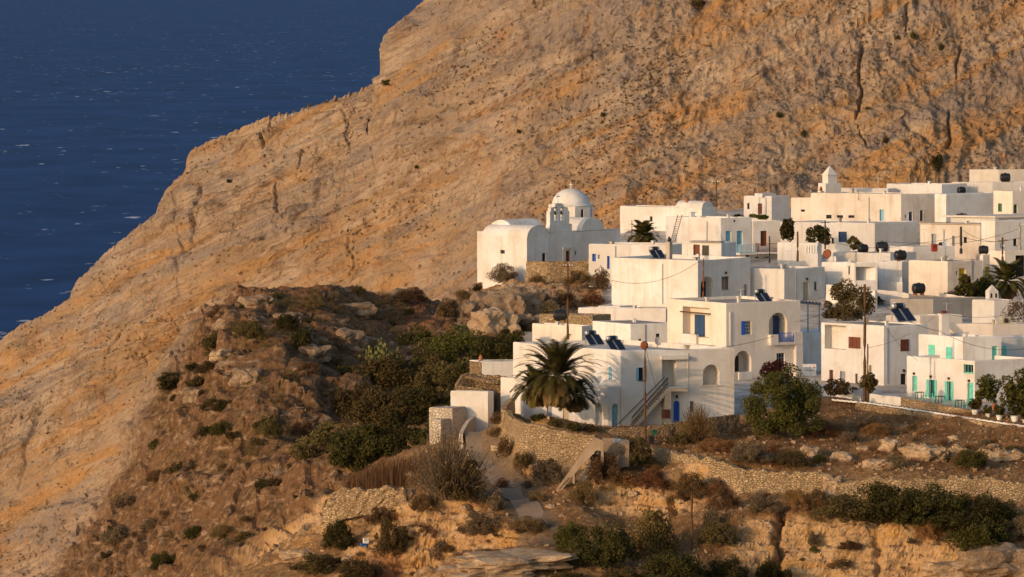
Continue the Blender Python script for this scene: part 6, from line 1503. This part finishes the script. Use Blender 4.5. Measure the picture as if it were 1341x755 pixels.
for a_ in [(1085, 513, 22, 14, 'olive', 'green plants along the shaded white wall left of the tall pole'), (1117, 515, 20, 12, 'brown', 'dry plant on the shaded white wall beside the tall pole'), (1140, 398, 40, 20, 'dark', 'dark bush at the right foot of the grey leafed tree'), (1090, 416, 36, 18, 'dark', 'dark bush at the left foot of the grey leafed tree'), (1160, 392, 26, 10, 'brown', 'dry plants on the lane right of the grey leafed tree'), (1243, 388, 22, 10, 'olive', 'plants on the cream garden wall by the yellow door house')]: shrub(*a_)
for a_ in [(648, 572, 22, 16, 'brown', 'dry shrub on the bank just right of the upper path'), (660, 640, 24, 18, 'rust', 'rusty shrub on the right bank of the middle path'), (704, 655, 30, 18, 'brown', 'brown shrub between the path and the stair parapet'), (690, 640, 20, 12, 'grey', 'small grey shrub between the round bush and the path')]: shrub(*a_)
# scattered shrubs
def inside(px, py, poly):
    c = False; n = len(poly)
    for i in range(n):
        x0, y0 = poly[i]; x1, y1 = poly[(i+1) % n]
        if (y0 > py) != (y1 > py) and px < (x1-x0)*(py-y0)/(y1-y0)+x0: c = not c
    return c
def scatter(poly, n, wr, types, label, group, seed, asp=(.5, .75), mind=9):
    g = np.random.default_rng(seed); xs = [p[0] for p in poly]; ys = [p[1] for p in poly]; got = []
    tries = 0
    while len(got) < n and tries < n*60:
        tries += 1
        x, y = g.uniform(min(xs), max(xs)), g.uniform(min(ys), max(ys))
        if not inside(x, y, poly) or any(abs(x-a_)+abs(y-b_)*1.4 < mind for a_, b_ in got): continue
        got.append((x, y)); w_ = wr[0]+(wr[1]-wr[0])*g.random()**2
        typ = types[g.integers(0, len(types))]; shrub(x, y, w_, w_*g.uniform(*asp), typ, label[typ] if isinstance(label, dict) else label, group+' '+typ if isinstance(label, dict) else group)
hl = {'olive': 'olive brown shrub among many dotted over the dark headland slope', 'brown': 'low brown shrub among many dotted over the dark headland slope', 'grey': 'low grey shrub among many dotted over the dark headland slope', 'rust': 'rusty dry shrub among many dotted over the dark headland slope', 'dark': 'small dark green shrub among others on the dark headland slope'}
scatter([(275, 420), (330, 392), (420, 380), (510, 388), (550, 400), (540, 430), (470, 470), (420, 540), (400, 600), (330, 700), (250, 755), (80, 755), (130, 680), (180, 590), (220, 490)], 92, (18, 50), ['brown', 'brown', 'olive', 'grey', 'dark'] , hl, 'headland shrubs', 11)
fl_ = {'brown': 'small brown shrub scattered on the dry foreground terraces', 'grey': 'small grey shrub scattered on the dry foreground terraces', 'rust': 'small rusty shrub scattered on the dry foreground terraces'}
scatter([(970, 600), (1090, 545), (1341, 575), (1341, 615), (1150, 615), (1000, 612)], 34, (9, 26), ['brown', 'grey', 'rust'], fl_, 'field shrubs', 12)
scatter([(850, 610), (960, 648), (1090, 655), (1090, 670), (960, 672), (860, 660)], 22, (12, 30), ['brown', 'grey', 'rust'], fl_, 'field shrubs', 13)
scatter([(690, 380), (800, 372), (798, 400), (700, 430), (600, 440), (600, 400)], 16, (9, 24), ['brown', 'rust', 'grey'], {'brown': 'small brown shrub among the boulders below the church', 'rust': 'small rusty shrub among the boulders below the church', 'grey': 'small grey shrub among the boulders below the church'}, 'outcrop shrubs', 14)
scatter([(1000, 690), (1250, 690), (1341, 730), (1341, 755), (1000, 755)], 16, (7, 20), ['brown', 'grey'], {'brown': 'tiny brown tuft on the right limestone cliff', 'grey': 'tiny grey tuft on the right limestone cliff'}, 'cliff tufts', 15)
scatter([(540, 660), (650, 690), (700, 700), (750, 715), (600, 755), (470, 755), (450, 700)], 22, (9, 24), ['brown', 'grey', 'rust'], {'brown': 'small brown shrub on the near left slope', 'grey': 'small grey shrub on the near left slope', 'rust': 'small rusty shrub on the near left slope'}, 'left slope shrubs', 16)
# small scrub nobody could count: one mesh of many little tufts
def scrub_stuff(name, label, polys, n, wr, mat, seed):
    g = np.random.default_rng(seed); VV, QQ, o = [], [], 0
    base_ = [shrub_mesh('fine', 900+k_, 260) for k_ in range(3)]; got = 0
    while got < n:
        poly = polys[g.integers(0, len(polys))]; xs = [p[0] for p in poly]; ys = [p[1] for p in poly]
        x, y = g.uniform(min(xs), max(xs)), g.uniform(min(ys), max(ys))
        if not inside(x, y, poly): continue
        q = on(x, y); s = g.uniform(*wr)/ppm(q.y); V, Q = base_[g.integers(0, 3)]; a_ = g.uniform(0, 6.3); ca, sa = math.cos(a_), math.sin(a_)
        V = np.stack([V[:, 0]*ca-V[:, 1]*sa, V[:, 0]*sa+V[:, 1]*ca, V[:, 2]*g.uniform(.6, 1.1)], 1)*s+np.array(q[:])-np.array([0, 0, .03])
        VV.append(V); QQ.append(Q+o); o += len(V); got += 1
    tag(fastmesh(name, np.concatenate(VV), np.concatenate(QQ), mat), label, 'scrub', kind='stuff')
HEADP = [(275, 420), (330, 392), (420, 380), (510, 388), (550, 400), (540, 430), (470, 470), (420, 540), (400, 640), (330, 710), (250, 755), (80, 755), (130, 680), (180, 590), (220, 490)]
UPP = [(275, 420), (330, 392), (420, 380), (550, 400), (470, 470), (420, 540), (380, 620), (190, 620), (220, 490)]
FORE = [(970, 600), (1090, 545), (1341, 575), (1341, 625), (1150, 622), (1000, 615)]; MIDF = [(780, 615), (960, 650), (1341, 668), (1341, 690), (960, 690), (800, 720)]; LEFTF = [(540, 655), (700, 690), (750, 715), (600, 755), (400, 755), (450, 690)]
scrub_stuff('headland_scrub', 'tiny brown scrub covering the headland slope between its shrubs', [HEADP, UPP, UPP], 560, (5, 20), 'leaf_brown', 31)
scrub_stuff('headland_greenery', 'small olive grey scrub sprinkled over the headland slope', [HEADP, UPP], 260, (6, 22), 'leaf_olive', 33)
scrub_stuff('terrace_scrub', 'tiny dry scrub covering the foreground terraces between the bushes', [FORE, MIDF, LEFTF], 420, (5, 17), 'leaf_rust', 32)
# trees
def tree(name, label, px, py, D, rwp, rhp, mat, n, leaf, seed, nc=26, cr=.36, cat='tree', group=None, low=-.75, trunk=True, shell=.5):
    c = P(px, py, D); s = ppm(D); rw, rh = rwp/s, rhp/s; zg = min(ground(px, D), c.z-rh*.8)-.2
    t_ = thing(name, label, cat, (c.x, c.y, zg), 0, group); g = np.random.default_rng(seed)
    p = crown_pts(n, rw, rw*.85, rh, seed, nc, cr, low, shell)
    V, Q = leaves(p, n, leaf, 1, 1.9, .25, seed); V = V+np.array([0, 0, c.z-zg])
    fastmesh('crown', V, Q, mat, t_)
    mb = MB(); h_ = c.z-zg
    r0 = max(.1, rw*.07)
    mb.tube([(.12*nz1(k_, seed), .1*nz1(seed, k_), h_*k_/4) for k_ in range(5)], [r0*(1.2-.16*k_) for k_ in range(5)], 7)
    for k_ in range(7):
        a_ = k_*.9+seed; e = Vector((math.cos(a_)*rw*.7, math.sin(a_)*rw*.6, h_+rh*g.uniform(-.2, .6)))
        st_ = Vector((0, 0, h_*g.uniform(.45, .95))); mb.tube([st_, st_.lerp(e, .5)+Vector((0, 0, .15*rh)), e], [r0*.6, r0*.4, r0*.15], 5)
    mb.build('trunk', 'bark', t_); return t_
tree('tree', 'large leafy green tree in front of the loggia house and field', 1024, 532, 489, 58, 50, 'leaf_green', 26000, .12, 3, 60, .24)
tree('bougainvillea', 'dark magenta flowering bush above the large green tree', 1018, 487, 505, 24, 16, 'petal_magenta', 1800, .14, 4, 18, .34, 'flowering bush')
tree('tree', 'grey leafed round tree in shade beside the tall pole', 1113, 397, 576, 37, 31, 'leaf_olive', 9000, .13, 5, 44, .28, low=-1)
tree('tree', 'dense dark green tree left of the right hand palm', 1268, 382, 598, 20, 24, 'leaf_green', 3400, .2, 6, 20, .34)
tree('tree', 'dark green tree in front of the yellow framed window', 1291, 382, 600, 18, 22, 'leaf_green', 2800, .2, 61, 18, .34)
tree('tree', 'dry leafless looking grey tree at the right edge', 1332, 408, 556, 20, 22, 'leaf_grey', 1700, .10, 7, 20, .4)
tree('tree', 'small citrus tree in front of the turquoise terrace', 1293, 508, 501, 20, 18, 'leaf_green', 1900, .16, 8, 18, .36)
tree('tree', 'dense dark green tree at the right edge before the turquoise house', 1337, 512, 496, 31, 34, 'leaf_green', 5000, .17, 9, 30, .3)
tree('tree', 'bushy green tree at the foot of the tall pole', 1137, 500, 507, 15, 15, 'leaf_olive', 1500, .14, 10, 16, .36)
tree('tree', 'pale leafed small tree left of the tall pole before the white wall', 1096, 508, 509, 22, 13, 'leaf_olive', 1600, .14, 41, 16, .36)
tree('tree', 'dark tree beside the red balcony house', 1031, 301, 649, 11, 16, 'leaf_dark', 1500, .2, 11, 14, .38)
tree('tree', 'dark tree against the long shaded white house', 1072, 309, 645, 17, 15, 'leaf_dark', 1800, .2, 12, 16, .38)
tree('tree', 'brownish tree left of the black tanks in the middle', 1118, 319, 641, 12, 10, 'leaf_olive', 1100, .18, 13, 14, .38)
tree('tree', 'low green bush in front of the small red door house', 993, 284, 690, 14, 5, 'leaf_green', 900, .2, 14, 10, .4, 'bush')
tree('tree', 'green bush on the mountain foot left of the red door house', 964, 286, 700, 12, 6, 'leaf_dark', 900, .2, 15, 10, .4, 'bush')
# trees in the shaded valley
for i, (px, py, D, rw, rh, mt, lb) in enumerate([
    (600, 466, 566, 52, 32, 'leaf_green', 'dark green tree at the top of the valley below the boulders'), (650, 470, 550, 36, 28, 'leaf_dark', 'dark tree beside the bare brown end wall'), (556, 456, 578, 40, 26, 'leaf_green', 'deep green tree under the headland at the valley head'), (668, 452, 560, 22, 20, 'leaf_green', 'green tree just left of the long front house roof'),
    (545, 498, 558, 50, 42, 'leaf_olive', 'olive green tree in the middle of the valley'), (500, 508, 556, 42, 36, 'leaf_olive', 'brownish olive tree below the prickly pear'), (592, 508, 545, 46, 40, 'leaf_olive', 'olive tree above the white hut'), (555, 545, 532, 50, 40, 'leaf_dark', 'dark tree left of the stone hut'), (505, 552, 535, 48, 40, 'leaf_olive', 'olive brown tree at the lower valley'), (468, 535, 548, 36, 32, 'leaf_olive', 'brownish tree at the left valley side under the headland'), (528, 585, 517, 42, 30, 'leaf_dark', 'dark low tree just above the reeds'), (440, 588, 524, 54, 36, 'leaf_olive', 'pale olive tree at the bottom left of the valley'), (478, 592, 516, 44, 32, 'leaf_dark', 'dark green tree in front of the pale olive tree'), (408, 612, 523, 32, 24, 'leaf_olive', 'leftmost olive bush tree at the end of the valley'), (625, 498, 535, 28, 26, 'leaf_dark', 'dark tree behind the broken ruin roof'), (575, 578, 510, 34, 22, 'leaf_dark', 'low dark tree under the stone hut'), (455, 505, 560, 26, 24, 'leaf_dark', 'small dark tree under the shaded headland flank')]):
    rw *= 1.18; rh *= 1.15
    tree('tree', lb, px, py, D, rw, rh, mt, int(210*rw), .16, 70+i, 40, .27, 'tree', 'valley trees')
# prickly pear
c0 = P(492, 470, 556); t_ = thing('prickly_pear', 'yellow green prickly pear cactus clump on the headland side of the valley', 'cactus', c0)
g = np.random.default_rng(5); mb = MB()
for k_ in range(90):
    u = g.normal(0, 1, 2); c = c0+Vector((u[0]*1.0+.6, u[1]*.5, abs(g.normal(0, .9))+.1)); a_ = g.uniform(0, 3.14); r = g.uniform(.16, .27); tl_ = g.uniform(-.5, .5)
    ex = Vector((math.cos(a_), math.sin(a_), 0)); ez = Vector((-math.sin(a_)*tl_, math.cos(a_)*tl_, 1)).normalized(); nn = ex.cross(ez)*.03
    ring = [c+ex*(r*.75*math.cos(q))+ez*(r*math.sin(q)) for q in np.linspace(0, 2*math.pi, 9)[:-1]]
    mb.add([v+nn for v in ring]+[v-nn for v in ring], [tuple(range(8)), tuple(range(15, 7, -1))]+[(i, (i+1) % 8, 8+(i+1) % 8, 8+i) for i in range(8)])
mb.build('pads', 'leaf_cactus', t_); mb = MB(); mb.tube([c0+Vector((.4, 0, -.6)), c0+Vector((.5, 0, .6))], [.2, .12], 7); mb.build('stem', 'bark', t_)
# reeds
g = np.random.default_rng(8); VV = []; QQ = []
for k_ in range(2600):
    px = g.uniform(452, 560); D = np.interp(px, [452, 560], [497, 489])+g.normal(0, 1.6); q = gpt(px, D); h_ = g.uniform(1.4, 2.9); a_ = g.uniform(0, 3.14); w_ = g.uniform(.012, .03)
    e = np.array([math.cos(a_)*w_, math.sin(a_)*w_, 0]); b_ = np.array(q[:]); tp = b_+np.array([g.normal(0, .22), g.normal(0, .22), h_])
    VV += [b_-e, b_+e, tp+e*.5, tp-e*.5]; QQ.append([4*k_, 4*k_+1, 4*k_+2, 4*k_+3])
tag(fastmesh('reeds', np.array(VV), np.array(QQ), 'leaf_brown'), 'dry brown reed bed above the crumbling stone wall', 'reeds', kind='stuff')
# palms
def palm_parts(nf, R, trunk_h, trunk_r, seed, mats=('leaf_palm', 'leaf_dead'), skirt=26):
    g = np.random.default_rng(seed)
    def fronds(n, el0, el1, Rr, droop, nl=36, wl=.12, ll=.72):
        V, Q = [], []
        for k_ in range(n):
            a_ = 2.39996*k_+g.uniform(-.2, .2); el = el0+(el1-el0)*((k_+.5)/n)+g.normal(0, .08); L = Rr*g.uniform(.85, 1.1)
            hx, hy = math.cos(a_), math.sin(a_); pts = []
            th = el; p = np.array([hx*.2, hy*.2, 0.]); ds = L/12
            for i in range(13):
                pts.append(p.copy()); p = p+ds*np.array([hx*math.cos(th), hy*math.cos(th), math.sin(th)]); th -= droop*(.4+i/12)/12*2
            pts = np.array(pts)
            side = np.array([-hy, hx, 0])
            for i in range(12):   # rachis
                w_ = .04*(1-i/14); o = len(V); V += [pts[i]-side*w_, pts[i]+side*w_, pts[i+1]+side*w_*.9, pts[i+1]-side*w_*.9]; Q.append([o, o+1, o+2, o+3])
            for i in range(nl):
                s = .12+.88*(i+.5)/nl; f = s*12; j = min(int(f), 11); b_ = pts[j]+(pts[j+1]-pts[j])*(f-j); tdir = (pts[j+1]-pts[j])/ds
                up = np.cross(tdir, side); lw = ll*(math.sin(math.pi*min(1, s*.85+.12))**.6)*g.uniform(.85, 1.1)
                for sg in (-1, 1):
                    d = side*sg*.72+tdir*.62-up*(-.12)+np.array([0, 0, -.12]); d /= np.linalg.norm(d); tip = b_+d*lw; wv = tdir*wl*.5
                    o = len(V); V += [b_-wv, b_+wv, tip+wv*.25, tip-wv*.25]; Q.append([o, o+1, o+2, o+3])
        return np.array(V), np.array(Q)
    return fronds(nf, 1.5, -.2, R, .78), fronds(skirt, -.3, -1.2, R*.6, .7)
def palm(label, px, ycrown, D, R, nf, seed, tr=.33, zbase=None, skirt=26, group=None):
    c = P(px, ycrown, D); zg = zbase if zbase is not None else ground(px, D)-.2
    t_ = thing('palm_tree', label, 'palm tree', (c.x, c.y, zg), 0, group); (V, Q), (V2, Q2) = palm_parts(nf, R, c.z-zg, tr, seed, skirt=skirt)
    fastmesh('crown', V+np.array([0, 0, c.z-zg]), Q, 'leaf_palm', t_); fastmesh('dead_fronds', V2+np.array([0, 0, c.z-zg-.25]), Q2, 'leaf_dead', t_)
    mb = MB(); h_ = c.z-zg; prof = []
    n = int(h_/.16)
    for i in range(n+1):
        r = tr*(1.15-.2*i/n)*(1.06 if i % 2 else .94); prof.append((r, h_*i/n))
    mb.lathe(prof, (0, 0, 0), 10); mb.build('trunk', 'bark', t_); return t_
palm('large full crowned date palm in front of the long front house', 730, 492, 492.5, 4.9, 96, 3, .42, skirt=46)
palm('smaller date palm half hidden behind the left side of the large palm', 703, 508, 497.5, 2.7, 50, 4, .42, skirt=24)
palm('short trunk palm half hidden behind the right side of the large palm', 752, 518, 496, 2.2, 34, 5, .38, skirt=20)
palm('small dark palm between the church and the ladder', 842, 308, 640, 2.3, 46, 6, .3, skirt=14)
palm('wide palm at the right edge behind the leafy trees', 1318, 368, 603, 3.4, 54, 7, .3, skirt=16)
# potted bushes by the road
def potted():
    t_ = thing('potted_bush', '', 'potted plant'); mb = MB(); mb.lathe([(.22, 0), (.32, .4), (.35, .42), (.33, .46), (.27, .44)], (0, 0, 0), 12); mb.build('pot', 'paint_white', t_)
    p = crown_pts(900, .62, .6, .62, 77, 16, .4, -.8, .5)+np.array([0, 0, 1.0]); V, Q = leaves(p, 900, .11, 1, 1.9, .3, 3); fastmesh('foliage', V, Q, 'leaf_green', t_)
    mb = MB(); mb.tube([(0, 0, .4), (0, 0, .9)], .05, 6); mb.build('stem', 'bark', t_); return t_
PT = potted(); pu = [False]
for px, yb_, sc, lb in [(1277, 543, 1.15, 'leafy bush in a white pot, first of the row along the road'), (1294, 546, .8, 'small bush in a white pot beside the citrus tree'), (1309, 549.5, 1.05, 'bush in a white pot before the citrus tree trunk'), (1329, 552, 1.35, 'large bush in a white pot near the right edge of the road'), (1343, 555, 1.0, 'bush in a white pot cut by the right picture edge')]:
    D = np.interp(px, [r_[0] for r_ in rl], [r_[1] for r_ in rl])+.6; place(PT, pu, P(px, yb_, D), px, lb, sc, 'potted bushes along the road')
for px, yb_, lb in [(1282.5, 533, 'terracotta pot with a small plant beside the single turquoise door'), (1303, 538, 'terracotta pot under the citrus tree')]:
    t_ = thing('flower_pot', lb, 'flower pot', P(px, yb_, 503)); mb = MB(); mb.lathe([(.2, 0), (.3, .3), (.34, .55), (.25, .7), (.28, .75), (.22, .74)], t_.location, 12); mb.build('pot', 'terracotta', t_)
    p = crown_pts(160, .3, .3, .25, int(px), 8, .4, -.5)+np.array([0, 0, .95]); V, Q = leaves(p, 160, .09, 1, 1.9, .3, 3); fastmesh('foliage', V, Q, 'leaf_green', t_)
# ------------------------------------------------------------------ boulders and slabs
simple('boulder_rock', (.34, .23, .14), .95, .08, 0, .45, .9, False)
bt = M['boulder_rock']; nt = bt.node_tree
t = NT('boulder_pale'); n_ = t.noise(t.pos(), .8, 5, .6); fz = t.noise(t.pos(), 5, 5, .65); c = t.ramp(n_, [(.35, (.33, .215, .12)), (.55, (.48, .345, .215)), (.7, (.55, .42, .28))]); c = t.mix(t.ramp(fz, [(.35, .5), (.5, 0.0)]), c, (.18, .11, .06)); t.base(c); t.bump(fz, .8, .2); M['boulder_pale'] = t.set(.95, .08)
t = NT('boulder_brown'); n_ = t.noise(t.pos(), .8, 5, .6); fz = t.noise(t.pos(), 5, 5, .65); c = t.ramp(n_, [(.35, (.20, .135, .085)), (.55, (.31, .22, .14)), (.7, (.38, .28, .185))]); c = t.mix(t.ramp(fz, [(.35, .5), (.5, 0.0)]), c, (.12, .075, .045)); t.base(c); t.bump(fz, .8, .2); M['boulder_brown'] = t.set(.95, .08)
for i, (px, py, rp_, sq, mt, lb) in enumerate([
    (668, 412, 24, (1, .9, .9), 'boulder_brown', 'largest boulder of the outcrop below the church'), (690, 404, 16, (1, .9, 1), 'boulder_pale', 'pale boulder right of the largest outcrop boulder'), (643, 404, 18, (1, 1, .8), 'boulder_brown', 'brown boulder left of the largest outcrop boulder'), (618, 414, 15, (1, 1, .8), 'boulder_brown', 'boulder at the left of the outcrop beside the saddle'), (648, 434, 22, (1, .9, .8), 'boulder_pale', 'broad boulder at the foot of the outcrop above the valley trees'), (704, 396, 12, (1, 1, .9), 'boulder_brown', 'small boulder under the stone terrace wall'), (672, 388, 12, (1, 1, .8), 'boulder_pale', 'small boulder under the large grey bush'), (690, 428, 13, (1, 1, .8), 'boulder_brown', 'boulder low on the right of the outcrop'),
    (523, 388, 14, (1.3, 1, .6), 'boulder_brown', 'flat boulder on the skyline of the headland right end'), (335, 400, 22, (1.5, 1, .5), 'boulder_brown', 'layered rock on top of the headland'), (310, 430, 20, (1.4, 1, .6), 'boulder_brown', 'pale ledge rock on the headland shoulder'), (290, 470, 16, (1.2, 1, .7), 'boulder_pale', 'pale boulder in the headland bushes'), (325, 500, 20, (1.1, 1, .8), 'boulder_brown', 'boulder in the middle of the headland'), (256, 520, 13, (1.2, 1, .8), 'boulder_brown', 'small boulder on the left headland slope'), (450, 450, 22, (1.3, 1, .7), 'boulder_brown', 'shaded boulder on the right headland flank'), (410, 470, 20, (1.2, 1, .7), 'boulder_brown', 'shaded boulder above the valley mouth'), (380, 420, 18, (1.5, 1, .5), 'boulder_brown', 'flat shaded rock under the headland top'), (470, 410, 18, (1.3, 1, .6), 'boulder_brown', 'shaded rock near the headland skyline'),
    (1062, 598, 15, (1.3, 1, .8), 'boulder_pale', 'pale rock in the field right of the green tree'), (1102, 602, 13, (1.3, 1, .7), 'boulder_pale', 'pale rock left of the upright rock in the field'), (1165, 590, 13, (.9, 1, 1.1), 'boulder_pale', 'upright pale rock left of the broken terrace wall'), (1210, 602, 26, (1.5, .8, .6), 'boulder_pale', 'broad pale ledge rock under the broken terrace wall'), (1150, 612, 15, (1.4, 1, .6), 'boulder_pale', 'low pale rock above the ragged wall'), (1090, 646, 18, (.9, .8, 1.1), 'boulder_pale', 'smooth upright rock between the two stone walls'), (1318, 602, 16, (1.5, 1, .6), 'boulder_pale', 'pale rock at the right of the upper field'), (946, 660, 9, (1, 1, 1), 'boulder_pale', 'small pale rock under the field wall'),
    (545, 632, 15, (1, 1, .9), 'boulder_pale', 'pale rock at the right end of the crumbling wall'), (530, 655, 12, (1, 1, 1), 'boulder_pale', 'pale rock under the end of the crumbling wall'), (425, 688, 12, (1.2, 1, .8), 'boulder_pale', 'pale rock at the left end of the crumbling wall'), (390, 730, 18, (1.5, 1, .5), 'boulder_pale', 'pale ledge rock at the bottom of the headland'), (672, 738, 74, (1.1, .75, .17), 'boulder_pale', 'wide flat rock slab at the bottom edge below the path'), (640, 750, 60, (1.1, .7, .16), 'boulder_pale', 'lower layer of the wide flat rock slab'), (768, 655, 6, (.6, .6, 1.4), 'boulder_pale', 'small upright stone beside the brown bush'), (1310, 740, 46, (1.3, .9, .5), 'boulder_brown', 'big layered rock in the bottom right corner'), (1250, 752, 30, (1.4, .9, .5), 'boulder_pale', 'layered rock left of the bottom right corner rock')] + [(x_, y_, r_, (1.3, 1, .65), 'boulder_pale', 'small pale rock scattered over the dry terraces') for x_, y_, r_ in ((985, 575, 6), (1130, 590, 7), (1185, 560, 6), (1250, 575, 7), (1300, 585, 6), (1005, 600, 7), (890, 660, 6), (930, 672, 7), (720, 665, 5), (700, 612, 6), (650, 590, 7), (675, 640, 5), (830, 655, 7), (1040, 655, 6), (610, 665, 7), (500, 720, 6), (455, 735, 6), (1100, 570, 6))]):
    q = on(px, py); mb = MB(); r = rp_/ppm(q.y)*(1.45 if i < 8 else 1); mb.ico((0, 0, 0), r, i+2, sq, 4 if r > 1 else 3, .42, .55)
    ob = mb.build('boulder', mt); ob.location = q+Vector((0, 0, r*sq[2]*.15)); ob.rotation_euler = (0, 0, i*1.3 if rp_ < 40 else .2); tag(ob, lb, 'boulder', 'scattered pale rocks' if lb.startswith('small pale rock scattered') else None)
# loose stones and dry grass
def gmask(px, D, arr):
    i = np.clip(np.searchsorted(gy, D)-1, 0, len(gy)-1); j = np.clip(((px-gu[0])/(gu[1]-gu[0])).astype(int), 0, len(gu)-1); return arr[i, j]
def gpts(px, D):
    i = np.clip(np.searchsorted(gy, D)-1, 0, len(gy)-2); j = np.clip(((px-gu[0])/(gu[1]-gu[0])).astype(int), 0, len(gu)-2)
    return TP[i, j]
g = np.random.default_rng(21); n = 9000; px = g.uniform(400, 1400, n); D = g.uniform(448, 505, n)
ok = (gmask(px, D, vill) < .2) & (gmask(px, D, onpath) < .3); px, D = px[ok], D[ok]; q = gpts(px, D)+g.normal(0, .1, (len(px), 3))*np.array([1, 1, 0])
cube = np.array([(-1, -1, -1), (1, -1, -1), (1, 1, -1), (-1, 1, -1), (-1, -1, 1), (1, -1, 1), (1, 1, 1), (-1, 1, 1)])*.5; cf = np.array([(0, 3, 2, 1), (4, 5, 6, 7), (0, 1, 5, 4), (1, 2, 6, 5), (2, 3, 7, 6), (3, 0, 4, 7)])
sz = (.05+.28*g.random(len(q))**5)[:, None, None]; V = cube[None]*sz*g.uniform(.6, 1.4, (len(q), 1, 3))+g.normal(0, .12, (len(q), 8, 3))*sz+q[:, None]
tag(fastmesh('loose_stones', V.reshape(-1, 3), (cf[None]+8*np.arange(len(q))[:, None, None]).reshape(-1, 4), 'boulder_pale'), 'loose pale stones strewn over the dry terraces', 'stones', kind='stuff')
n = 26000; px = g.uniform(400, 1420, n); D = g.uniform(450, 512, n); s_ = gmask(px, D, soil)*(1-gmask(px, D, limew))*(1-gmask(px, D, onpath))*(.35+.65*(px > 840))
ok = (g.random(n) < s_) & (gmask(px, D, vill) < .15); px, D = px[ok], D[ok]; q = gpts(px, D)
B = 6; q = np.repeat(q, B, 0)+g.normal(0, .14, (len(px)*B, 3))*np.array([1, 1, 0]); m = len(q); a_ = g.uniform(0, 3.14, m); hh = g.uniform(.15, .5, m)
e = np.stack([np.cos(a_), np.sin(a_), 0*a_], 1)*.02; tp = q+np.stack([g.normal(0, .12, m), g.normal(0, .12, m), hh], 1)
V = np.stack([q-e, q+e, tp], 1).reshape(-1, 3)
rusty = g.random(m) < .5
tri = np.arange(3*m).reshape(m, 3); rusty = np.repeat(fbm(px/60, D/4, 0*px, 3) > .02, B)
tag(fastmesh('dry_grass', V, tri[rusty], 'leaf_rust'), 'dry rusty grass growing over the terraces', 'grass', kind='stuff')
tag(fastmesh('straw_grass', V, tri[~rusty], 'leaf_straw'), 'dry straw coloured grass growing over the terraces', 'grass', kind='stuff')
# dark tufts on the mountain
fp = mountain_pts[5:-4].reshape(-1, 3); n = 5200; k_ = g.integers(0, len(fp), n*6); q = fp[k_]
qx = q[:, 0]/q[:, 1]*F+CX; qy = HY+(CAMZ-q[:, 2])/q[:, 1]*F
den = fbm(q[:, 0]/12, q[:, 1]/12, q[:, 2]/12, 3)*1.0-.05+.20*sstep(560, 760, qx)+.55*np.exp(-((qx-830)/130)**2-((qy-195)/75)**2); q = q[g.random(len(q)) < np.clip(den*.8+.10, .02, .8)][:n]
k2 = 14; cc = np.repeat(q, k2, 0); r = np.repeat(.10+.34*g.random(len(q))**4, k2)[:, None]; cc = cc+g.normal(0, .5, cc.shape)*r+np.array([0, -.12, .05]); V, Q = leaves(cc, len(cc), .14, 1, 1.6, .3, 4)
tag(fastmesh('mountain_scrub', V, Q, 'leaf_brown'), 'tiny dark shrubs dotted over the mountain face', 'scrub', kind='stuff')
tagged = 0
mpx = mountain_pts[..., 0]/mountain_pts[..., 1]*F+CX; mpy = HY+(CAMZ-mountain_pts[..., 2])/mountain_pts[..., 1]*F
def onmtn(px, py):
    d = np.hypot(mpx-px, mpy-py); i = np.argmin(d); return Vector(mountain_pts.reshape(-1, 3)[i])
for px, py, w_, h_, typ, lb in [(1228, 215, 20, 30, 'dark', 'dark green bush filling the cleft at the mountain foot'), (913, 6, 26, 16, 'olive', 'dark bush high on the mountain below the upper picture edge'), (506, 108, 16, 10, 'dark', 'dark bush on the mountain skyline under the cliff step'), (1232, 62, 8, 15, 'dark', 'narrow green bush high on the right mountain wall'), (1196, 46, 9, 13, 'green', 'green bush high on the mountain near the deep crack'), (1158, 185, 10, 16, 'olive', 'dark bush right of the long mountain crack'), (1052, 175, 7, 14, 'green', 'slim green bush low on the mountain wall'), (790, 150, 8, 9, 'green', 'single green bush in the middle of the mountain face'), (679, 172, 7, 7, 'green', 'tiny green bush left of the middle of the mountain face'), (1021, 150, 11, 12, 'dark', 'dark bush beside the mountain ridge shadow'), (545, 218, 7, 6, 'green', 'tiny green bush on the left mountain face'), (300, 237, 8, 6, 'dark', 'tiny dark bush on the bedded left flank'), (1137, 142, 8, 7, 'green', 'small green bush just right of the long mountain crack'), (1174, 48, 7, 6, 'green', 'small green bush left of the high green bush')]:
    q = onmtn(px, py); shrub(px, py, w_, h_, typ, lb, D=None); ob = COL.objects[-1] if False else bpy.context.scene.collection.objects[-1]
    s = ppm(q.y); ob.location = q+Vector((0, -.3, -h_/s*.35)); ob.scale = (w_/s, w_/s, h_/s/.72)
